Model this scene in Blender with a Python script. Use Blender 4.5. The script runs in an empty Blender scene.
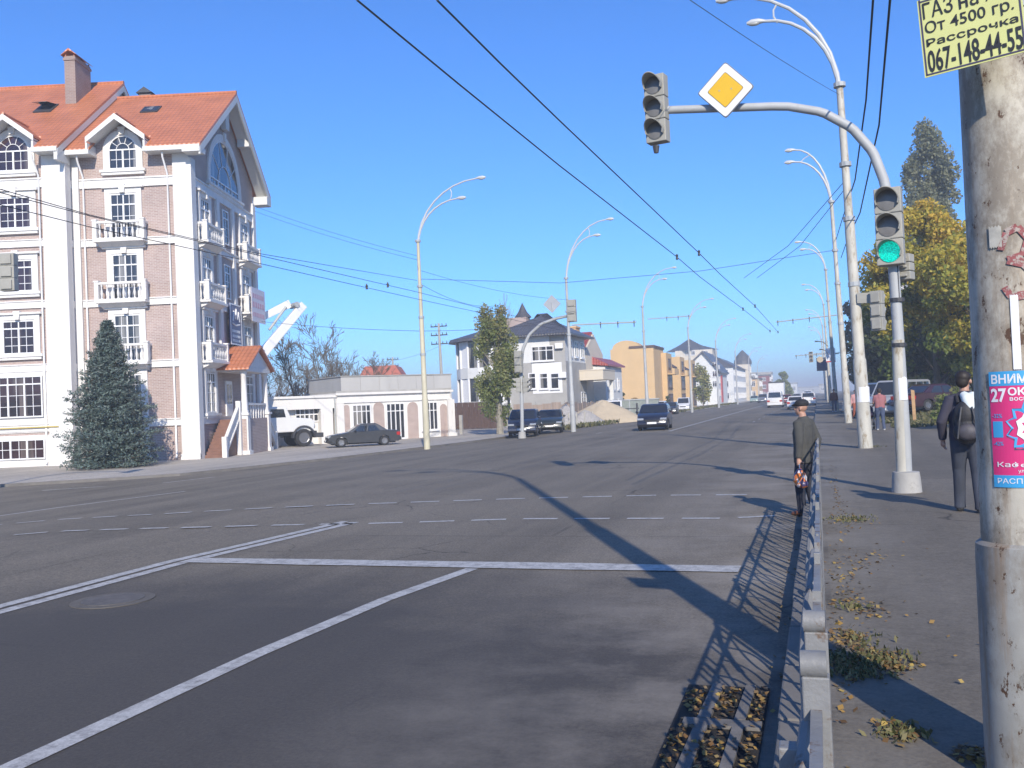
import bpy, bmesh, math, random
import numpy as np
from mathutils import Matrix, Vector
R = math.radians
random.seed(7)
rng = np.random.default_rng(11)
SC = bpy.context.scene
COL = SC.collection

# ------------------------------------------------------------------ camera
F_PX, ROLL = 950.0, .042
YAW, PITCH = R(17.8196), R(1.1965)
CAM = np.array([0.0, 0.0, 1.8])
cd = bpy.data.cameras.new('camera')
cd.sensor_width = 36.0
cd.lens = 36.0 * F_PX / 1024.0
cd.clip_start = .05
cd.clip_end = 9000
cam = bpy.data.objects.new('camera', cd)
COL.objects.link(cam)
cam.matrix_world = (Matrix.Translation(CAM) @ Matrix.Rotation(YAW, 4, 'Z')
                    @ Matrix.Rotation(R(90) + PITCH, 4, 'X') @ Matrix.Rotation(-ROLL, 4, 'Z'))
SC.camera = cam

# ------------------------------------------------------------------ sky, sun, exposure
SUN_AZ, SUN_EL = R(-66.0), R(29.5)          # direction towards the sun, from +X counter-clockwise
W = bpy.data.worlds.new('World')
SC.world = W
W.use_nodes = True
wn = W.node_tree
bg = wn.nodes['Background']
sky = wn.nodes.new('ShaderNodeTexSky')
sky.sky_type = 'NISHITA'
sky.sun_disc = False
sky.sun_elevation = SUN_EL
sky.sun_rotation = R(90) - SUN_AZ            # clockwise from +Y
sky.air_density = 1.0
sky.dust_density = .4
sky.ozone_density = 6.0
sky.altitude = 100
wb = wn.nodes.new('ShaderNodeMix'); wb.data_type = 'RGBA'; wb.blend_type = 'MULTIPLY'
wb.inputs[0].default_value = 1
wb.inputs[7].default_value = (.585, .965, 1.42, 1)    # the camera's blue leaning white balance
wn.links.new(sky.outputs['Color'], wb.inputs[6])
wn.links.new(wb.outputs[2], bg.inputs['Color'])
bg.inputs['Strength'].default_value = .128
sl = bpy.data.lights.new('sun', 'SUN')
sl.energy = 4.8
sl.angle = R(.53)
sl.color = (1.0, .91, .77)
sun = bpy.data.objects.new('sun', sl)
COL.objects.link(sun)
sd = Vector((math.cos(SUN_AZ) * math.cos(SUN_EL), math.sin(SUN_AZ) * math.cos(SUN_EL), math.sin(SUN_EL)))
sun.rotation_euler = sd.to_track_quat('Z', 'Y').to_euler()
sun.location = (20, -30, 40)
SC.view_settings.view_transform = 'Standard'
SC.view_settings.look = 'None'
SC.view_settings.exposure = .2
SC.view_settings.gamma = 1
SC.view_settings.use_curve_mapping = False

# ------------------------------------------------------------------ survey helpers: a photo point to a point of the place
_c, _s = math.cos(ROLL), math.sin(ROLL)
FW = np.array([-math.sin(YAW) * math.cos(PITCH), math.cos(YAW) * math.cos(PITCH), math.sin(PITCH)])
RT = np.array([math.cos(YAW), math.sin(YAW), 0.0])
UP = np.cross(RT, FW)

def ray(px, py):
    u, v = px - 512.0, 384.0 - py
    return FW + RT * ((u * _c + v * _s) / F_PX) + UP * ((-u * _s + v * _c) / F_PX)

def sstep(t):
    t = min(1.0, max(0.0, t))
    return t * t * (3 - 2 * t)

def gz(x, y):                                # height of the road surface
    return -.5 * sstep((-x - 8) / 18)

def rz_(x, y):                               # height of the right-hand pavement and the bank behind it
    return .15 + .62 * sstep((x - 3.2) / 4.5) * sstep((y - 36) / 20)

def G(px, py, dz=0.0):
    d = ray(px, py); z = 0.0
    for i in range(40):
        t = (z + dz - CAM[2]) / d[2]
        p = CAM + d * t
        z = gz(p[0], p[1])
    return p

def GR(px, py):
    d = ray(px, py); z = .15
    for i in range(60):
        t = (z - CAM[2]) / d[2]
        p = CAM + d * t
        z = .5 * z + .5 * rz_(p[0], p[1])
    return p

def DP(px, py, depth):
    return CAM + ray(px, py) * depth

def YP(px, py, y):
    d = ray(px, py)
    return CAM + d * (y / d[1])

def ZP(px, py, z):
    d = ray(px, py)
    return CAM + d * ((z - CAM[2]) / d[2])

PAV = .1                                     # left pavement above the road

# ------------------------------------------------------------------ mesh helpers
def tag(o, label=None, cat=None, group=None, kind=None):
    if label: o['label'] = label
    if cat: o['category'] = cat
    if group: o['group'] = group
    if kind: o['kind'] = kind
    return o

def thing(name, label, cat, loc=(0, 0, 0), rz=0.0, group=None):
    o = bpy.data.objects.new(name, None)
    o.empty_display_size = .2
    COL.objects.link(o)
    o.location = Vector(loc)
    o.rotation_euler = (0, 0, rz)
    return tag(o, label, cat, group)

class MB:
    """collects shapes and links them as ONE mesh object"""
    def __init__(self, xf=None):
        self.v, self.f, self.m = [], [], []
        self.xf = xf
        self.mi = 0
    def add(self, vs, fs):
        b = len(self.v)
        if self.xf: vs = [self.xf(*p) for p in vs]
        self.v += [tuple(p) for p in vs]
        self.f += [tuple(i + b for i in f) for f in fs]
        self.m += [self.mi] * len(fs)
        return self
    def box(self, x0, x1, y0, y1, z0, z1):
        vs = [(x, y, z) for z in (z0, z1) for y in (y0, y1) for x in (x0, x1)]
        return self.add(vs, [(0, 2, 3, 1), (4, 5, 7, 6), (0, 1, 5, 4), (2, 6, 7, 3), (0, 4, 6, 2), (1, 3, 7, 5)])
    def prism(self, poly, a0, a1, axis='y'):
        """poly in the plane across AXIS, extruded from a0 to a1"""
        n = len(poly)
        def pt(p, a):
            if axis == 'y': return (p[0], a, p[1])
            if axis == 'x': return (a, p[0], p[1])
            return (p[0], p[1], a)
        vs = [pt(p, a0) for p in poly] + [pt(p, a1) for p in poly]
        fs = [tuple(range(n - 1, -1, -1)), tuple(range(n, 2 * n))]
        fs += [(i, (i + 1) % n, n + (i + 1) % n, n + i) for i in range(n)]
        return self.add(vs, fs)
    def quad(self, a, b, c, d):
        return self.add([a, b, c, d], [(0, 1, 2, 3)])
    def slab(self, a, b, c, d, th):
        """a flat four-cornered sheet with a thickness"""
        a, b, c, d = map(Vector, (a, b, c, d))
        n = (b - a).cross(d - a).normalized() * th
        vs = [a, b, c, d, a - n, b - n, c - n, d - n]
        return self.add(vs, [(0, 1, 2, 3), (7, 6, 5, 4), (0, 4, 5, 1), (1, 5, 6, 2), (2, 6, 7, 3), (3, 7, 4, 0)])
    def tube(self, pts, rad, n=8, caps=True):
        pts = [Vector(p) for p in pts]
        if not hasattr(rad, '__len__'): rad = [rad] * len(pts)
        rings = []
        up = None
        for i, p in enumerate(pts):
            t = (pts[min(i + 1, len(pts) - 1)] - pts[max(i - 1, 0)])
            t = t.normalized() if t.length > 1e-9 else Vector((0, 0, 1))
            if up is None:
                ref = Vector((0, 0, 1)) if abs(t.z) < .9 else Vector((1, 0, 0))
                up = t.cross(ref).normalized()
            else:
                up = (up - t * up.dot(t)).normalized()
            w = t.cross(up)
            rings.append([p + (up * math.cos(2 * math.pi * k / n) + w * math.sin(2 * math.pi * k / n)) * rad[i] for k in range(n)])
        vs = [q for r in rings for q in r]
        fs = []
        for i in range(len(pts) - 1):
            for k in range(n):
                a, b = i * n + k, i * n + (k + 1) % n
                fs.append((a, b, b + n, a + n))
        if caps:
            fs.append(tuple(range(n - 1, -1, -1)))
            fs.append(tuple(range((len(pts) - 1) * n, len(pts) * n)))
        return self.add(vs, fs)
    def lathe(self, prof, c=(0, 0, 0), n=12):
        """prof: (radius, z) from bottom to top"""
        return self.tube([(c[0], c[1], c[2] + z) for r, z in prof], [max(r, .001) for r, z in prof], n)
    def grid(self, xs, ys, zf):
        vs = [(x, y, zf(x, y)) for y in ys for x in xs]
        nx = len(xs)
        fs = [(j * nx + i, j * nx + i + 1, (j + 1) * nx + i + 1, (j + 1) * nx + i) for j in range(len(ys) - 1) for i in range(nx - 1)]
        return self.add(vs, fs)
    def blob(self, c, r, n=10, m=7):
        rx, ry, rz = r if hasattr(r, '__len__') else (r, r, r)
        vs = [(c[0], c[1], c[2] - rz)]
        for j in range(1, m):
            a = -math.pi / 2 + math.pi * j / m
            for k in range(n):
                t = 2 * math.pi * k / n
                vs.append((c[0] + rx * math.cos(a) * math.cos(t), c[1] + ry * math.cos(a) * math.sin(t), c[2] + rz * math.sin(a)))
        vs.append((c[0], c[1], c[2] + rz))
        fs = [(0, 1 + (k + 1) % n, 1 + k) for k in range(n)]
        for j in range(m - 2):
            for k in range(n):
                a, b = 1 + j * n + k, 1 + j * n + (k + 1) % n
                fs.append((a, b, b + n, a + n))
        l = len(vs) - 1
        fs += [(l, 1 + (m - 2) * n + k, 1 + (m - 2) * n + (k + 1) % n) for k in range(n)]
        return self.add(vs, fs)
    def build(self, name, mat, parent=None, smooth=False, bevel=0.0, recalc=True):
        me = bpy.data.meshes.new(name)
        me.from_pydata(self.v, [], self.f)
        mats = mat if isinstance(mat, (list, tuple)) else [mat]
        for m_ in mats: me.materials.append(m_)
        if len(mats) > 1: me.polygons.foreach_set('material_index', self.m)
        if recalc:
            bm = bmesh.new(); bm.from_mesh(me)
            bmesh.ops.recalc_face_normals(bm, faces=bm.faces)
            bm.to_mesh(me); bm.free()
        if smooth:
            me.polygons.foreach_set('use_smooth', [True] * len(me.polygons))
            try: me.set_sharp_from_angle(angle=R(42))
            except Exception: pass
        me.update()
        o = bpy.data.objects.new(name, me)
        COL.objects.link(o)
        if parent: o.parent = parent
        if bevel:
            b = o.modifiers.new('bevel', 'BEVEL'); b.width = bevel; b.segments = 2; b.limit_method = 'ANGLE'; b.angle_limit = R(40)
        return o

def copy_tree(o, parent=None):
    c = o.copy(); COL.objects.link(c)
    if parent: c.parent = parent
    for ch in list(o.children): copy_tree(ch, c)
    return c

# ------------------------------------------------------------------ materials
def _nt(name):
    m = bpy.data.materials.new(name); m.use_nodes = True
    nt = m.node_tree
    return m, nt, nt.nodes['Principled BSDF']

def _coord(nt, scale=(1, 1, 1)):
    tc = nt.nodes.new('ShaderNodeTexCoord')
    mp = nt.nodes.new('ShaderNodeMapping')
    mp.inputs['Scale'].default_value = scale
    nt.links.new(tc.outputs['Object'], mp.inputs['Vector'])
    return mp.outputs['Vector']

def _noise(nt, vec, scale, detail=6, rough=.6):
    n = nt.nodes.new('ShaderNodeTexNoise')
    n.inputs['Scale'].default_value = scale
    n.inputs['Detail'].default_value = detail
    n.inputs['Roughness'].default_value = rough
    if vec is not None: nt.links.new(vec, n.inputs['Vector'])
    return n.outputs['Fac']

def _ramp(nt, fac, p0, p1, c0=(0, 0, 0, 1), c1=(1, 1, 1, 1)):
    r = nt.nodes.new('ShaderNodeValToRGB')
    r.color_ramp.elements[0].position = p0; r.color_ramp.elements[1].position = p1
    r.color_ramp.elements[0].color = c0; r.color_ramp.elements[1].color = c1
    nt.links.new(fac, r.inputs['Fac'])
    return r.outputs['Color']

def _mix(nt, fac, a, b, mode='MIX'):
    m = nt.nodes.new('ShaderNodeMix'); m.data_type = 'RGBA'; m.blend_type = mode
    for s_, v in ((0, fac), (6, a), (7, b)):
        if hasattr(v, 'is_linked'): nt.links.new(v, m.inputs[s_])
        elif s_ == 0: m.inputs[0].default_value = v
        else: m.inputs[s_].default_value = (*v[:3], 1)
    return m.outputs[2]

def _bump(nt, bs, h, strength=.3, dist=.02):
    b = nt.nodes.new('ShaderNodeBump')
    b.inputs['Strength'].default_value = strength
    b.inputs['Distance'].default_value = dist
    nt.links.new(h, b.inputs['Height'])
    nt.links.new(b.outputs['Normal'], bs.inputs['Normal'])

def C3(c, k): return tuple(max(0, x * k) for x in c)

def M(name, col, rough=.6, metal=0.0, var=.12, scale=3.0, bump=0.0, stain=None, stain_at=(.58, .72), spec=.5, coat=0.0, stretch=(1, 1, 1)):
    """a plain surface with a little mottling, and stains of a second colour when asked"""
    m, nt, bs = _nt(name)
    vec = _coord(nt, stretch)
    n = _noise(nt, vec, scale)
    c = _mix(nt, _ramp(nt, n, .3, .7), C3(col, 1 - var), C3(col, 1 + var))
    if stain:
        n2 = _noise(nt, vec, scale * 1.7 + .3, 8, .7)
        c = _mix(nt, _ramp(nt, n2, *stain_at), c, stain)
    nt.links.new(c, bs.inputs['Base Color'])
    bs.inputs['Roughness'].default_value = rough
    bs.inputs['Metallic'].default_value = metal
    bs.inputs['Specular IOR Level'].default_value = spec
    bs.inputs['Coat Weight'].default_value = coat
    bs.inputs['Coat Roughness'].default_value = .08
    if bump: _bump(nt, bs, _noise(nt, vec, scale * 8, 4), bump)
    return m

def M_brick(name, c1, c2, mortar, bw=.25, bh=.075, off=.5, bump=.4, msize=.014, var=.15):
    """bricks or tiles laid on walls that face any way: across = x + y, up = z of the object"""
    m, nt, bs = _nt(name)
    tc = nt.nodes.new('ShaderNodeTexCoord')
    sp = nt.nodes.new('ShaderNodeSeparateXYZ'); nt.links.new(tc.outputs['Object'], sp.inputs[0])
    ad = nt.nodes.new('ShaderNodeMath'); ad.operation = 'ADD'
    nt.links.new(sp.outputs[0], ad.inputs[0]); nt.links.new(sp.outputs[1], ad.inputs[1])
    cb = nt.nodes.new('ShaderNodeCombineXYZ'); nt.links.new(ad.outputs[0], cb.inputs[0]); nt.links.new(sp.outputs[2], cb.inputs[1])
    b = nt.nodes.new('ShaderNodeTexBrick')
    b.offset = off
    b.inputs['Scale'].default_value = 1
    b.inputs['Brick Width'].default_value = bw
    b.inputs['Row Height'].default_value = bh
    b.inputs['Mortar Size'].default_value = msize
    b.inputs['Mortar Smooth'].default_value = .3
    b.inputs['Color1'].default_value = (*c1, 1); b.inputs['Color2'].default_value = (*c2, 1); b.inputs['Mortar'].default_value = (*mortar, 1)
    nt.links.new(cb.outputs[0], b.inputs['Vector'])
    n = _noise(nt, tc.outputs['Object'], .6, 7, .7)
    c = _mix(nt, 1.0, b.outputs['Color'], _ramp(nt, n, .3, .7, (*C3((1, 1, 1), 1 - var), 1), (*C3((1, 1, 1), 1 + var), 1)), 'MULTIPLY')
    nt.links.new(c, bs.inputs['Base Color'])
    bs.inputs['Roughness'].default_value = .8
    if bump: 
        inv = nt.nodes.new('ShaderNodeMath'); inv.operation = 'SUBTRACT'; inv.inputs[0].default_value = 1
        nt.links.new(b.outputs['Fac'], inv.inputs[1])
        _bump(nt, bs, inv.outputs[0], bump, .012)
    return m

def M_rooftile(name, col, pw=.25, ph=.22):
    """pressed metal roof tiles: rolls run down the slope, steps across it"""
    m, nt, bs = _nt(name)
    tc = nt.nodes.new('ShaderNodeTexCoord')
    sp = nt.nodes.new('ShaderNodeSeparateXYZ'); nt.links.new(tc.outputs['Object'], sp.inputs[0])
    def math_(op, a, b=None):
        n = nt.nodes.new('ShaderNodeMath'); n.operation = op
        for i, v in enumerate((a, b)):
            if v is None: continue
            if hasattr(v, 'is_linked'): nt.links.new(v, n.inputs[i])
            else: n.inputs[i].default_value = v
        return n.outputs[0]
    roll = math_('SINE', math_('MULTIPLY', sp.outputs[0], 2 * math.pi / pw))
    step = math_('FRACT', math_('DIVIDE', sp.outputs[2], ph))
    h = math_('ADD', math_('MULTIPLY', roll, .5), math_('MULTIPLY', step, -1.2))
    n = _noise(nt, tc.outputs['Object'], .9, 6, .65)
    c = _mix(nt, _ramp(nt, n, .3, .72), C3(col, .8), C3(col, 1.15))
    seam = _ramp(nt, step, .0, .16, (.55, .5, .5, 1), (1, 1, 1, 1))
    c = _mix(nt, 1.0, c, seam, 'MULTIPLY')
    nt.links.new(c, bs.inputs['Base Color'])
    bs.inputs['Roughness'].default_value = .45
    _bump(nt, bs, h, .8, .035)
    return m

def M_leaf(name, cols, rough=.55, trans=.25):
    """leaves: the hue runs over COLS with the 'tint' each leaf carries"""
    m, nt, bs = _nt(name)
    at = nt.nodes.new('ShaderNodeAttribute'); at.attribute_name = 'tint'
    r = nt.nodes.new('ShaderNodeValToRGB')
    while len(r.color_ramp.elements) < len(cols): r.color_ramp.elements.new(.5)
    for i, c in enumerate(cols):
        r.color_ramp.elements[i].position = i / (len(cols) - 1); r.color_ramp.elements[i].color = (*c, 1)
    nt.links.new(at.outputs['Fac'], r.inputs['Fac'])
    nt.links.new(r.outputs['Color'], bs.inputs['Base Color'])
    bs.inputs['Roughness'].default_value = rough
    bs.inputs['Specular IOR Level'].default_value = .3
    if trans:
        tr = nt.nodes.new('ShaderNodeBsdfTranslucent'); nt.links.new(r.outputs['Color'], tr.inputs['Color'])
        mx = nt.nodes.new('ShaderNodeMixShader'); mx.inputs[0].default_value = trans
        nt.links.new(bs.outputs[0], mx.inputs[1]); nt.links.new(tr.outputs[0], mx.inputs[2])
        nt.links.new(mx.outputs[0], nt.nodes['Material Output'].inputs['Surface'])
    return m

def M_glow(name, col, strength):
    m, nt, bs = _nt(name)
    bs.inputs['Base Color'].default_value = (*C3(col, .5), 1)
    bs.inputs['Emission Color'].default_value = (*col, 1)
    vo = nt.nodes.new('ShaderNodeTexVoronoi'); vo.inputs['Scale'].default_value = 48; nt.links.new(_coord(nt), vo.inputs['Vector'])
    mr = nt.nodes.new('ShaderNodeMapRange'); mr.inputs[1].default_value = 0; mr.inputs[2].default_value = .7; mr.inputs[3].default_value = strength * 1.45; mr.inputs[4].default_value = strength * .4
    nt.links.new(vo.outputs['Distance'], mr.inputs[0]); nt.links.new(mr.outputs[0], bs.inputs['Emission Strength'])
    bs.inputs['Roughness'].default_value = .25
    return m

mat_white = M('white_render', (.71, .69, .66), .7, var=.06, scale=1.3, stain=(.44, .405, .36), stain_at=(.56, .80), stretch=(2.2, 2.2, .35))
mat_frame = M('white_window_plastic', (.76, .755, .75), .35, var=.02)
def M_pane(name, col, curtain, rough=.04):
    """glass over a dim room with pale curtains drawn here and there"""
    m, nt, bs = _nt(name)
    vec = _coord(nt, (1.1, 1.1, .07))
    k = _ramp(nt, _noise(nt, vec, .9, 2), .52, .56)
    folds = _ramp(nt, _noise(nt, _coord(nt, (9, 9, .1)), 1, 2), .35, .65, (.55, .55, .55, 1), (1, 1, 1, 1))
    c = _mix(nt, k, _mix(nt, _ramp(nt, _noise(nt, _coord(nt), .45, 3), .35, .65), C3(col, .5), C3(col, 1.6)), _mix(nt, 1.0, curtain, folds, 'MULTIPLY'))
    nt.links.new(c, bs.inputs['Base Color'])
    bs.inputs['Roughness'].default_value = rough; bs.inputs['Specular IOR Level'].default_value = .75
    nb = _noise(nt, _coord(nt), .6, 2)
    _bump(nt, bs, nb, .06, .2)
    return m
mat_glass = M_pane('window_glass', (.028, .030, .036), (.26, .25, .235))
mat_glass_red = M_pane('dark_window_glass', (.035, .018, .022), (.13, .10, .095), .06)
mat_concrete = M('concrete', (.36, .35, .33), .85, var=.18, scale=1.5, bump=.25, stain=(.24, .23, .21))
mat_metal_grey = M('grey_painted_metal', (.36, .38, .39), .5, var=.12, scale=2)
mat_dark = M('dark_metal', (.05, .05, .055), .5, var=.2)
mat_black = M('black_rubber', (.018, .018, .019), .75, var=.2)
mat_wood = M('weathered_wood', (.42, .26, .13), .8, var=.25, scale=4)
# ================================================================== the setting
KERB_R = -.27
def yrows(y0, y1):
    ys, y = [y0], y0
    while y < y1:
        y += .6 if y < 12 else (1.5 if y < 90 else (6 if y < 250 else 40))
        ys.append(min(y, y1))
    return ys

def M_asphalt(name, col, dust=(.29, .26, .22), dust_x=None, patch=.22, crack=True, dark_oval=None, grain=1.0):
    m, nt, bs = _nt(name)
    vec = _coord(nt)
    big = _noise(nt, vec, .16, 5, .62)
    c = _mix(nt, _ramp(nt, big, .35, .66), C3(col, 1 - patch), C3(col, 1 + patch))
    lanes = _coord(nt, (.9, .035, 1))
    c = _mix(nt, _ramp(nt, _noise(nt, lanes, 1.0, 3), .42, .7), c, C3(col, 1.28))
    speck = _noise(nt, vec, 38, 4, .85)
    c = _mix(nt, 1.0, c, _ramp(nt, speck, .36, .64, (1 - .45 * grain,) * 3 + (1,), (1 + .5 * grain,) * 3 + (1,)), 'MULTIPLY')
    grit = _noise(nt, vec, 11, 3, .8)
    c = _mix(nt, 1.0, c, _ramp(nt, grit, .3, .72, (.82, .82, .82, 1), (1.16, 1.16, 1.16, 1)), 'MULTIPLY')
    mid = _noise(nt, vec, 2.3, 8, .75)
    c = _mix(nt, _ramp(nt, mid, .58, .8, (0, 0, 0, 1), (.55, .55, .55, 1)), c, C3(col, .55))
    if crack:
        vo = nt.nodes.new('ShaderNodeTexVoronoi'); vo.feature = 'DISTANCE_TO_EDGE'; vo.inputs['Scale'].default_value = .33
        wv = nt.nodes.new('ShaderNodeVectorMath'); wv.operation = 'ADD'
        nz = nt.nodes.new('ShaderNodeTexNoise'); nz.inputs['Scale'].default_value = .9; nz.inputs['Detail'].default_value = 5
        nt.links.new(vec, nz.inputs['Vector']); nt.links.new(vec, wv.inputs[0]); nt.links.new(nz.outputs['Color'], wv.inputs[1])
        nt.links.new(wv.outputs[0], vo.inputs['Vector'])
        thin = _ramp(nt, vo.outputs['Distance'], .0, .006, (1, 1, 1, 1), (0, 0, 0, 1))
        gate = _ramp(nt, _noise(nt, vec, .22, 3), .50, .60)
        k = _mix(nt, 1.0, thin, gate, 'MULTIPLY')
        c = _mix(nt, k, c, C3(col, .30))
        # repaired patches with sealed seams
        br = nt.nodes.new('ShaderNodeTexBrick'); br.inputs['Scale'].default_value = 1; br.inputs['Brick Width'].default_value = 9.3; br.inputs['Row Height'].default_value = 6.1
        br.inputs['Mortar Size'].default_value = .03; br.inputs['Mortar Smooth'].default_value = 0; br.offset = .37
        br.inputs['Color1'].default_value = (.90, .90, .90, 1); br.inputs['Color2'].default_value = (1.1, 1.1, 1.1, 1); br.inputs['Mortar'].default_value = (.62, .62, .62, 1)
        wv2 = nt.nodes.new('ShaderNodeMix'); wv2.data_type = 'VECTOR'; wv2.inputs[0].default_value = .012
        nt.links.new(vec, wv2.inputs[4]); nt.links.new(nz.outputs['Color'], wv2.inputs[5]); nt.links.new(wv2.outputs[1], br.inputs['Vector'])
        c = _mix(nt, _ramp(nt, _noise(nt, vec, .3, 2), .45, .55, (0, 0, 0, 1), (.8, .8, .8, 1)), c, _mix(nt, 1.0, c, br.outputs['Color'], 'MULTIPLY'))
    if dark_oval:
        # darker oval with noisy edges over the near lanes
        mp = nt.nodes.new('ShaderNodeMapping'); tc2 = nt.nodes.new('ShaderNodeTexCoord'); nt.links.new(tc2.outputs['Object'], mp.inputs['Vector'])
        mp.inputs['Location'].default_value = (-dark_oval[0] / dark_oval[2], -dark_oval[1] / dark_oval[3], 0); mp.inputs['Scale'].default_value = (1 / dark_oval[2], 1 / dark_oval[3], 0)
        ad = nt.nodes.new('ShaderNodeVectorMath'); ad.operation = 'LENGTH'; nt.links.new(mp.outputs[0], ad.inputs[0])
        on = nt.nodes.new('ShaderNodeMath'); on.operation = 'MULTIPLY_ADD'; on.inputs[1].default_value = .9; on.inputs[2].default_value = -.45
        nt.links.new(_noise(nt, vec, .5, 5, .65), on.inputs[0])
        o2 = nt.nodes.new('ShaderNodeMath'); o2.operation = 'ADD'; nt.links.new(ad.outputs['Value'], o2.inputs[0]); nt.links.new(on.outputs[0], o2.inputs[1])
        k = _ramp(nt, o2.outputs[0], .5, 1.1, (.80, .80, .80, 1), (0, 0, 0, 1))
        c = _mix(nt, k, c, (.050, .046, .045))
    if dust_x:
        sp = nt.nodes.new('ShaderNodeSeparateXYZ'); nt.links.new(vec, sp.inputs[0])
        mr = nt.nodes.new('ShaderNodeMapRange'); mr.inputs[1].default_value = dust_x[0]; mr.inputs[2].default_value = dust_x[1]
        nt.links.new(sp.outputs[0], mr.inputs[0])
        dn = _ramp(nt, _noise(nt, vec, .7, 8, .7), .42, .72)
        k = _mix(nt, 1.0, mr.outputs[0], dn, 'MULTIPLY')
        c = _mix(nt, k, c, dust)
    nt.links.new(c, bs.inputs['Base Color'])
    bs.inputs['Roughness'].default_value = .82
    bs.inputs['Specular IOR Level'].default_value = .35
    _bump(nt, bs, speck, .6, .008)
    return m

mat_road = M_asphalt('road_asphalt', (.150, .129, .099), dust_x=(-3.2, -.6), dark_oval=(-4.6, 5.2, 6.4, 5.0))
mat_pave_r = M_asphalt('pavement_asphalt', (.140, .122, .096), dust=(.24, .22, .19), dust_x=(1.2, .0), crack=True, grain=.45)
mat_pave_l = M_asphalt('dusty_pavement', (.36, .325, .28), patch=.15, crack=False)
mat_ground = M('dry_grass_earth', (.13, .115, .07), .95, var=.35, scale=.08, bump=.3, stain=(.07, .085, .03), stain_at=(.45, .6))
mat_kerb = M('kerb_concrete', (.165, .152, .135), .85, var=.2, scale=2, bump=.2, stain=(.18, .17, .16))

ys_far = yrows(-14, 1400)
b = MB().grid([-4000, -1500, -600, -260, -110, -40, 0, 60, 130, 300, 700, 1500, 4000],
              [-600, -150, -20, 60, 200, 500, 900, 1500, 2500, 5000], lambda x, y: -.75)
tag(b.build('ground', mat_ground), kind='structure')

xs_road = [-130, -90, -60, -45, -36, -30, -26, -23, -20, -17, -14, -11, -8, -5, -2.5, KERB_R + .02]
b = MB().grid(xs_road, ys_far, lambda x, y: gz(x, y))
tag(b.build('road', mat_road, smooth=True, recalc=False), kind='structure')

# left kerb line as surveyed from the photograph, bending from the side street into the avenue
_kp = [G(x, y) for x, y in ((0, 487), (180, 476), (330, 460), (470, 443), (600, 425))]
KL = [(-95.0, -13.0), (-60.0, 7.5)] + [(p[0], p[1]) for p in _kp] + [(-16.2, 110.0), (-15.9, 160.0), (-15.8, 1400.0)]
def kx(y):
    for (x0, y0), (x1, y1) in zip(KL, KL[1:]):
        if y <= y1: return x0 + (x1 - x0) * (y - y0) / (y1 - y0)
    return KL[-1][0]
def lz(x, y): return gz(x, y) + PAV
ys_l = sorted(set([y for y in ys_far if y > -12] + [p[1] for p in KL]))
offs = [.0, .8, 2, 4, 7, 12, 20, 32, 50, 90]
b = MB()
vs = [(kx(y) - o, y, lz(kx(y) - o, y)) for y in ys_l for o in offs]
n = len(offs)
b.add(vs, [(j * n + i, j * n + i + 1, (j + 1) * n + i + 1, (j + 1) * n + i) for j in range(len(ys_l) - 1) for i in range(n - 1)])
tag(b.build('pavement', mat_pave_l, smooth=True), kind='structure')
b = MB()
kpts = [(kx(y), y) for y in ys_l]
vs = []
for i, (x, y) in enumerate(kpts):
    x0, y0 = kpts[max(i - 1, 0)]; x1, y1 = kpts[min(i + 1, len(kpts) - 1)]
    d = Vector((x1 - x0, y1 - y0)).normalized(); nx, ny = d.y, -d.x
    z = lz(x, y) + .006
    for o, zz in ((.13, z - .5), (.11, z), (-.07, z), (-.07, z - .5)):
        vs.append((x + nx * o, y + ny * o, zz))
b.add(vs, [(j * 4 + i, j * 4 + i + 1, j * 4 + i + 5, j * 4 + i + 4) for j in range(len(kpts) - 1) for i in range(3)])
tag(b.build('kerb', mat_kerb), kind='structure')

# right-hand pavement and its kerb
xs_r = [KERB_R + .13, 0, .4, .9, 1.5, 2.2, 3.2, 3.8, 4.4, 5.2, 6.2, 7.5, 10, 16, 30, 60, 120]
b = MB().grid(xs_r, ys_far, rz_)
tag(b.build('pavement', mat_pave_r, smooth=True, recalc=False), kind='structure')
b = MB()
y = -14.0
k = 0
while y < 420:
    ln = 1.0 if y < 60 else 6.0
    w = random.uniform(-.008, .008); h = random.uniform(-.008, .004)
    b.box(KERB_R + w, KERB_R + .135, y + .006, y + ln - .006, -.2, .154 + h)
    y += ln
tag(b.build('kerb', mat_kerb, bevel=.012), kind='structure')

# painted markings, worn
def M_paint(name):
    m, nt, bs = _nt(name)
    vec = _coord(nt)
    w = _ramp(nt, _noise(nt, vec, 7, 8, .8), .46, .66)
    sp = _noise(nt, vec, 60, 2, .7)
    c = _mix(nt, w, (.46, .45, .43), (.20, .19, .18))
    c = _mix(nt, 1.0, c, _ramp(nt, sp, .25, .75, (.75, .75, .75, 1), (1.2, 1.2, 1.2, 1)), 'MULTIPLY')
    nt.links.new(c, bs.inputs['Base Color']); bs.inputs['Roughness'].default_value = .7
    return m
mat_paint = M_paint('worn_white_road_paint')

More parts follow.
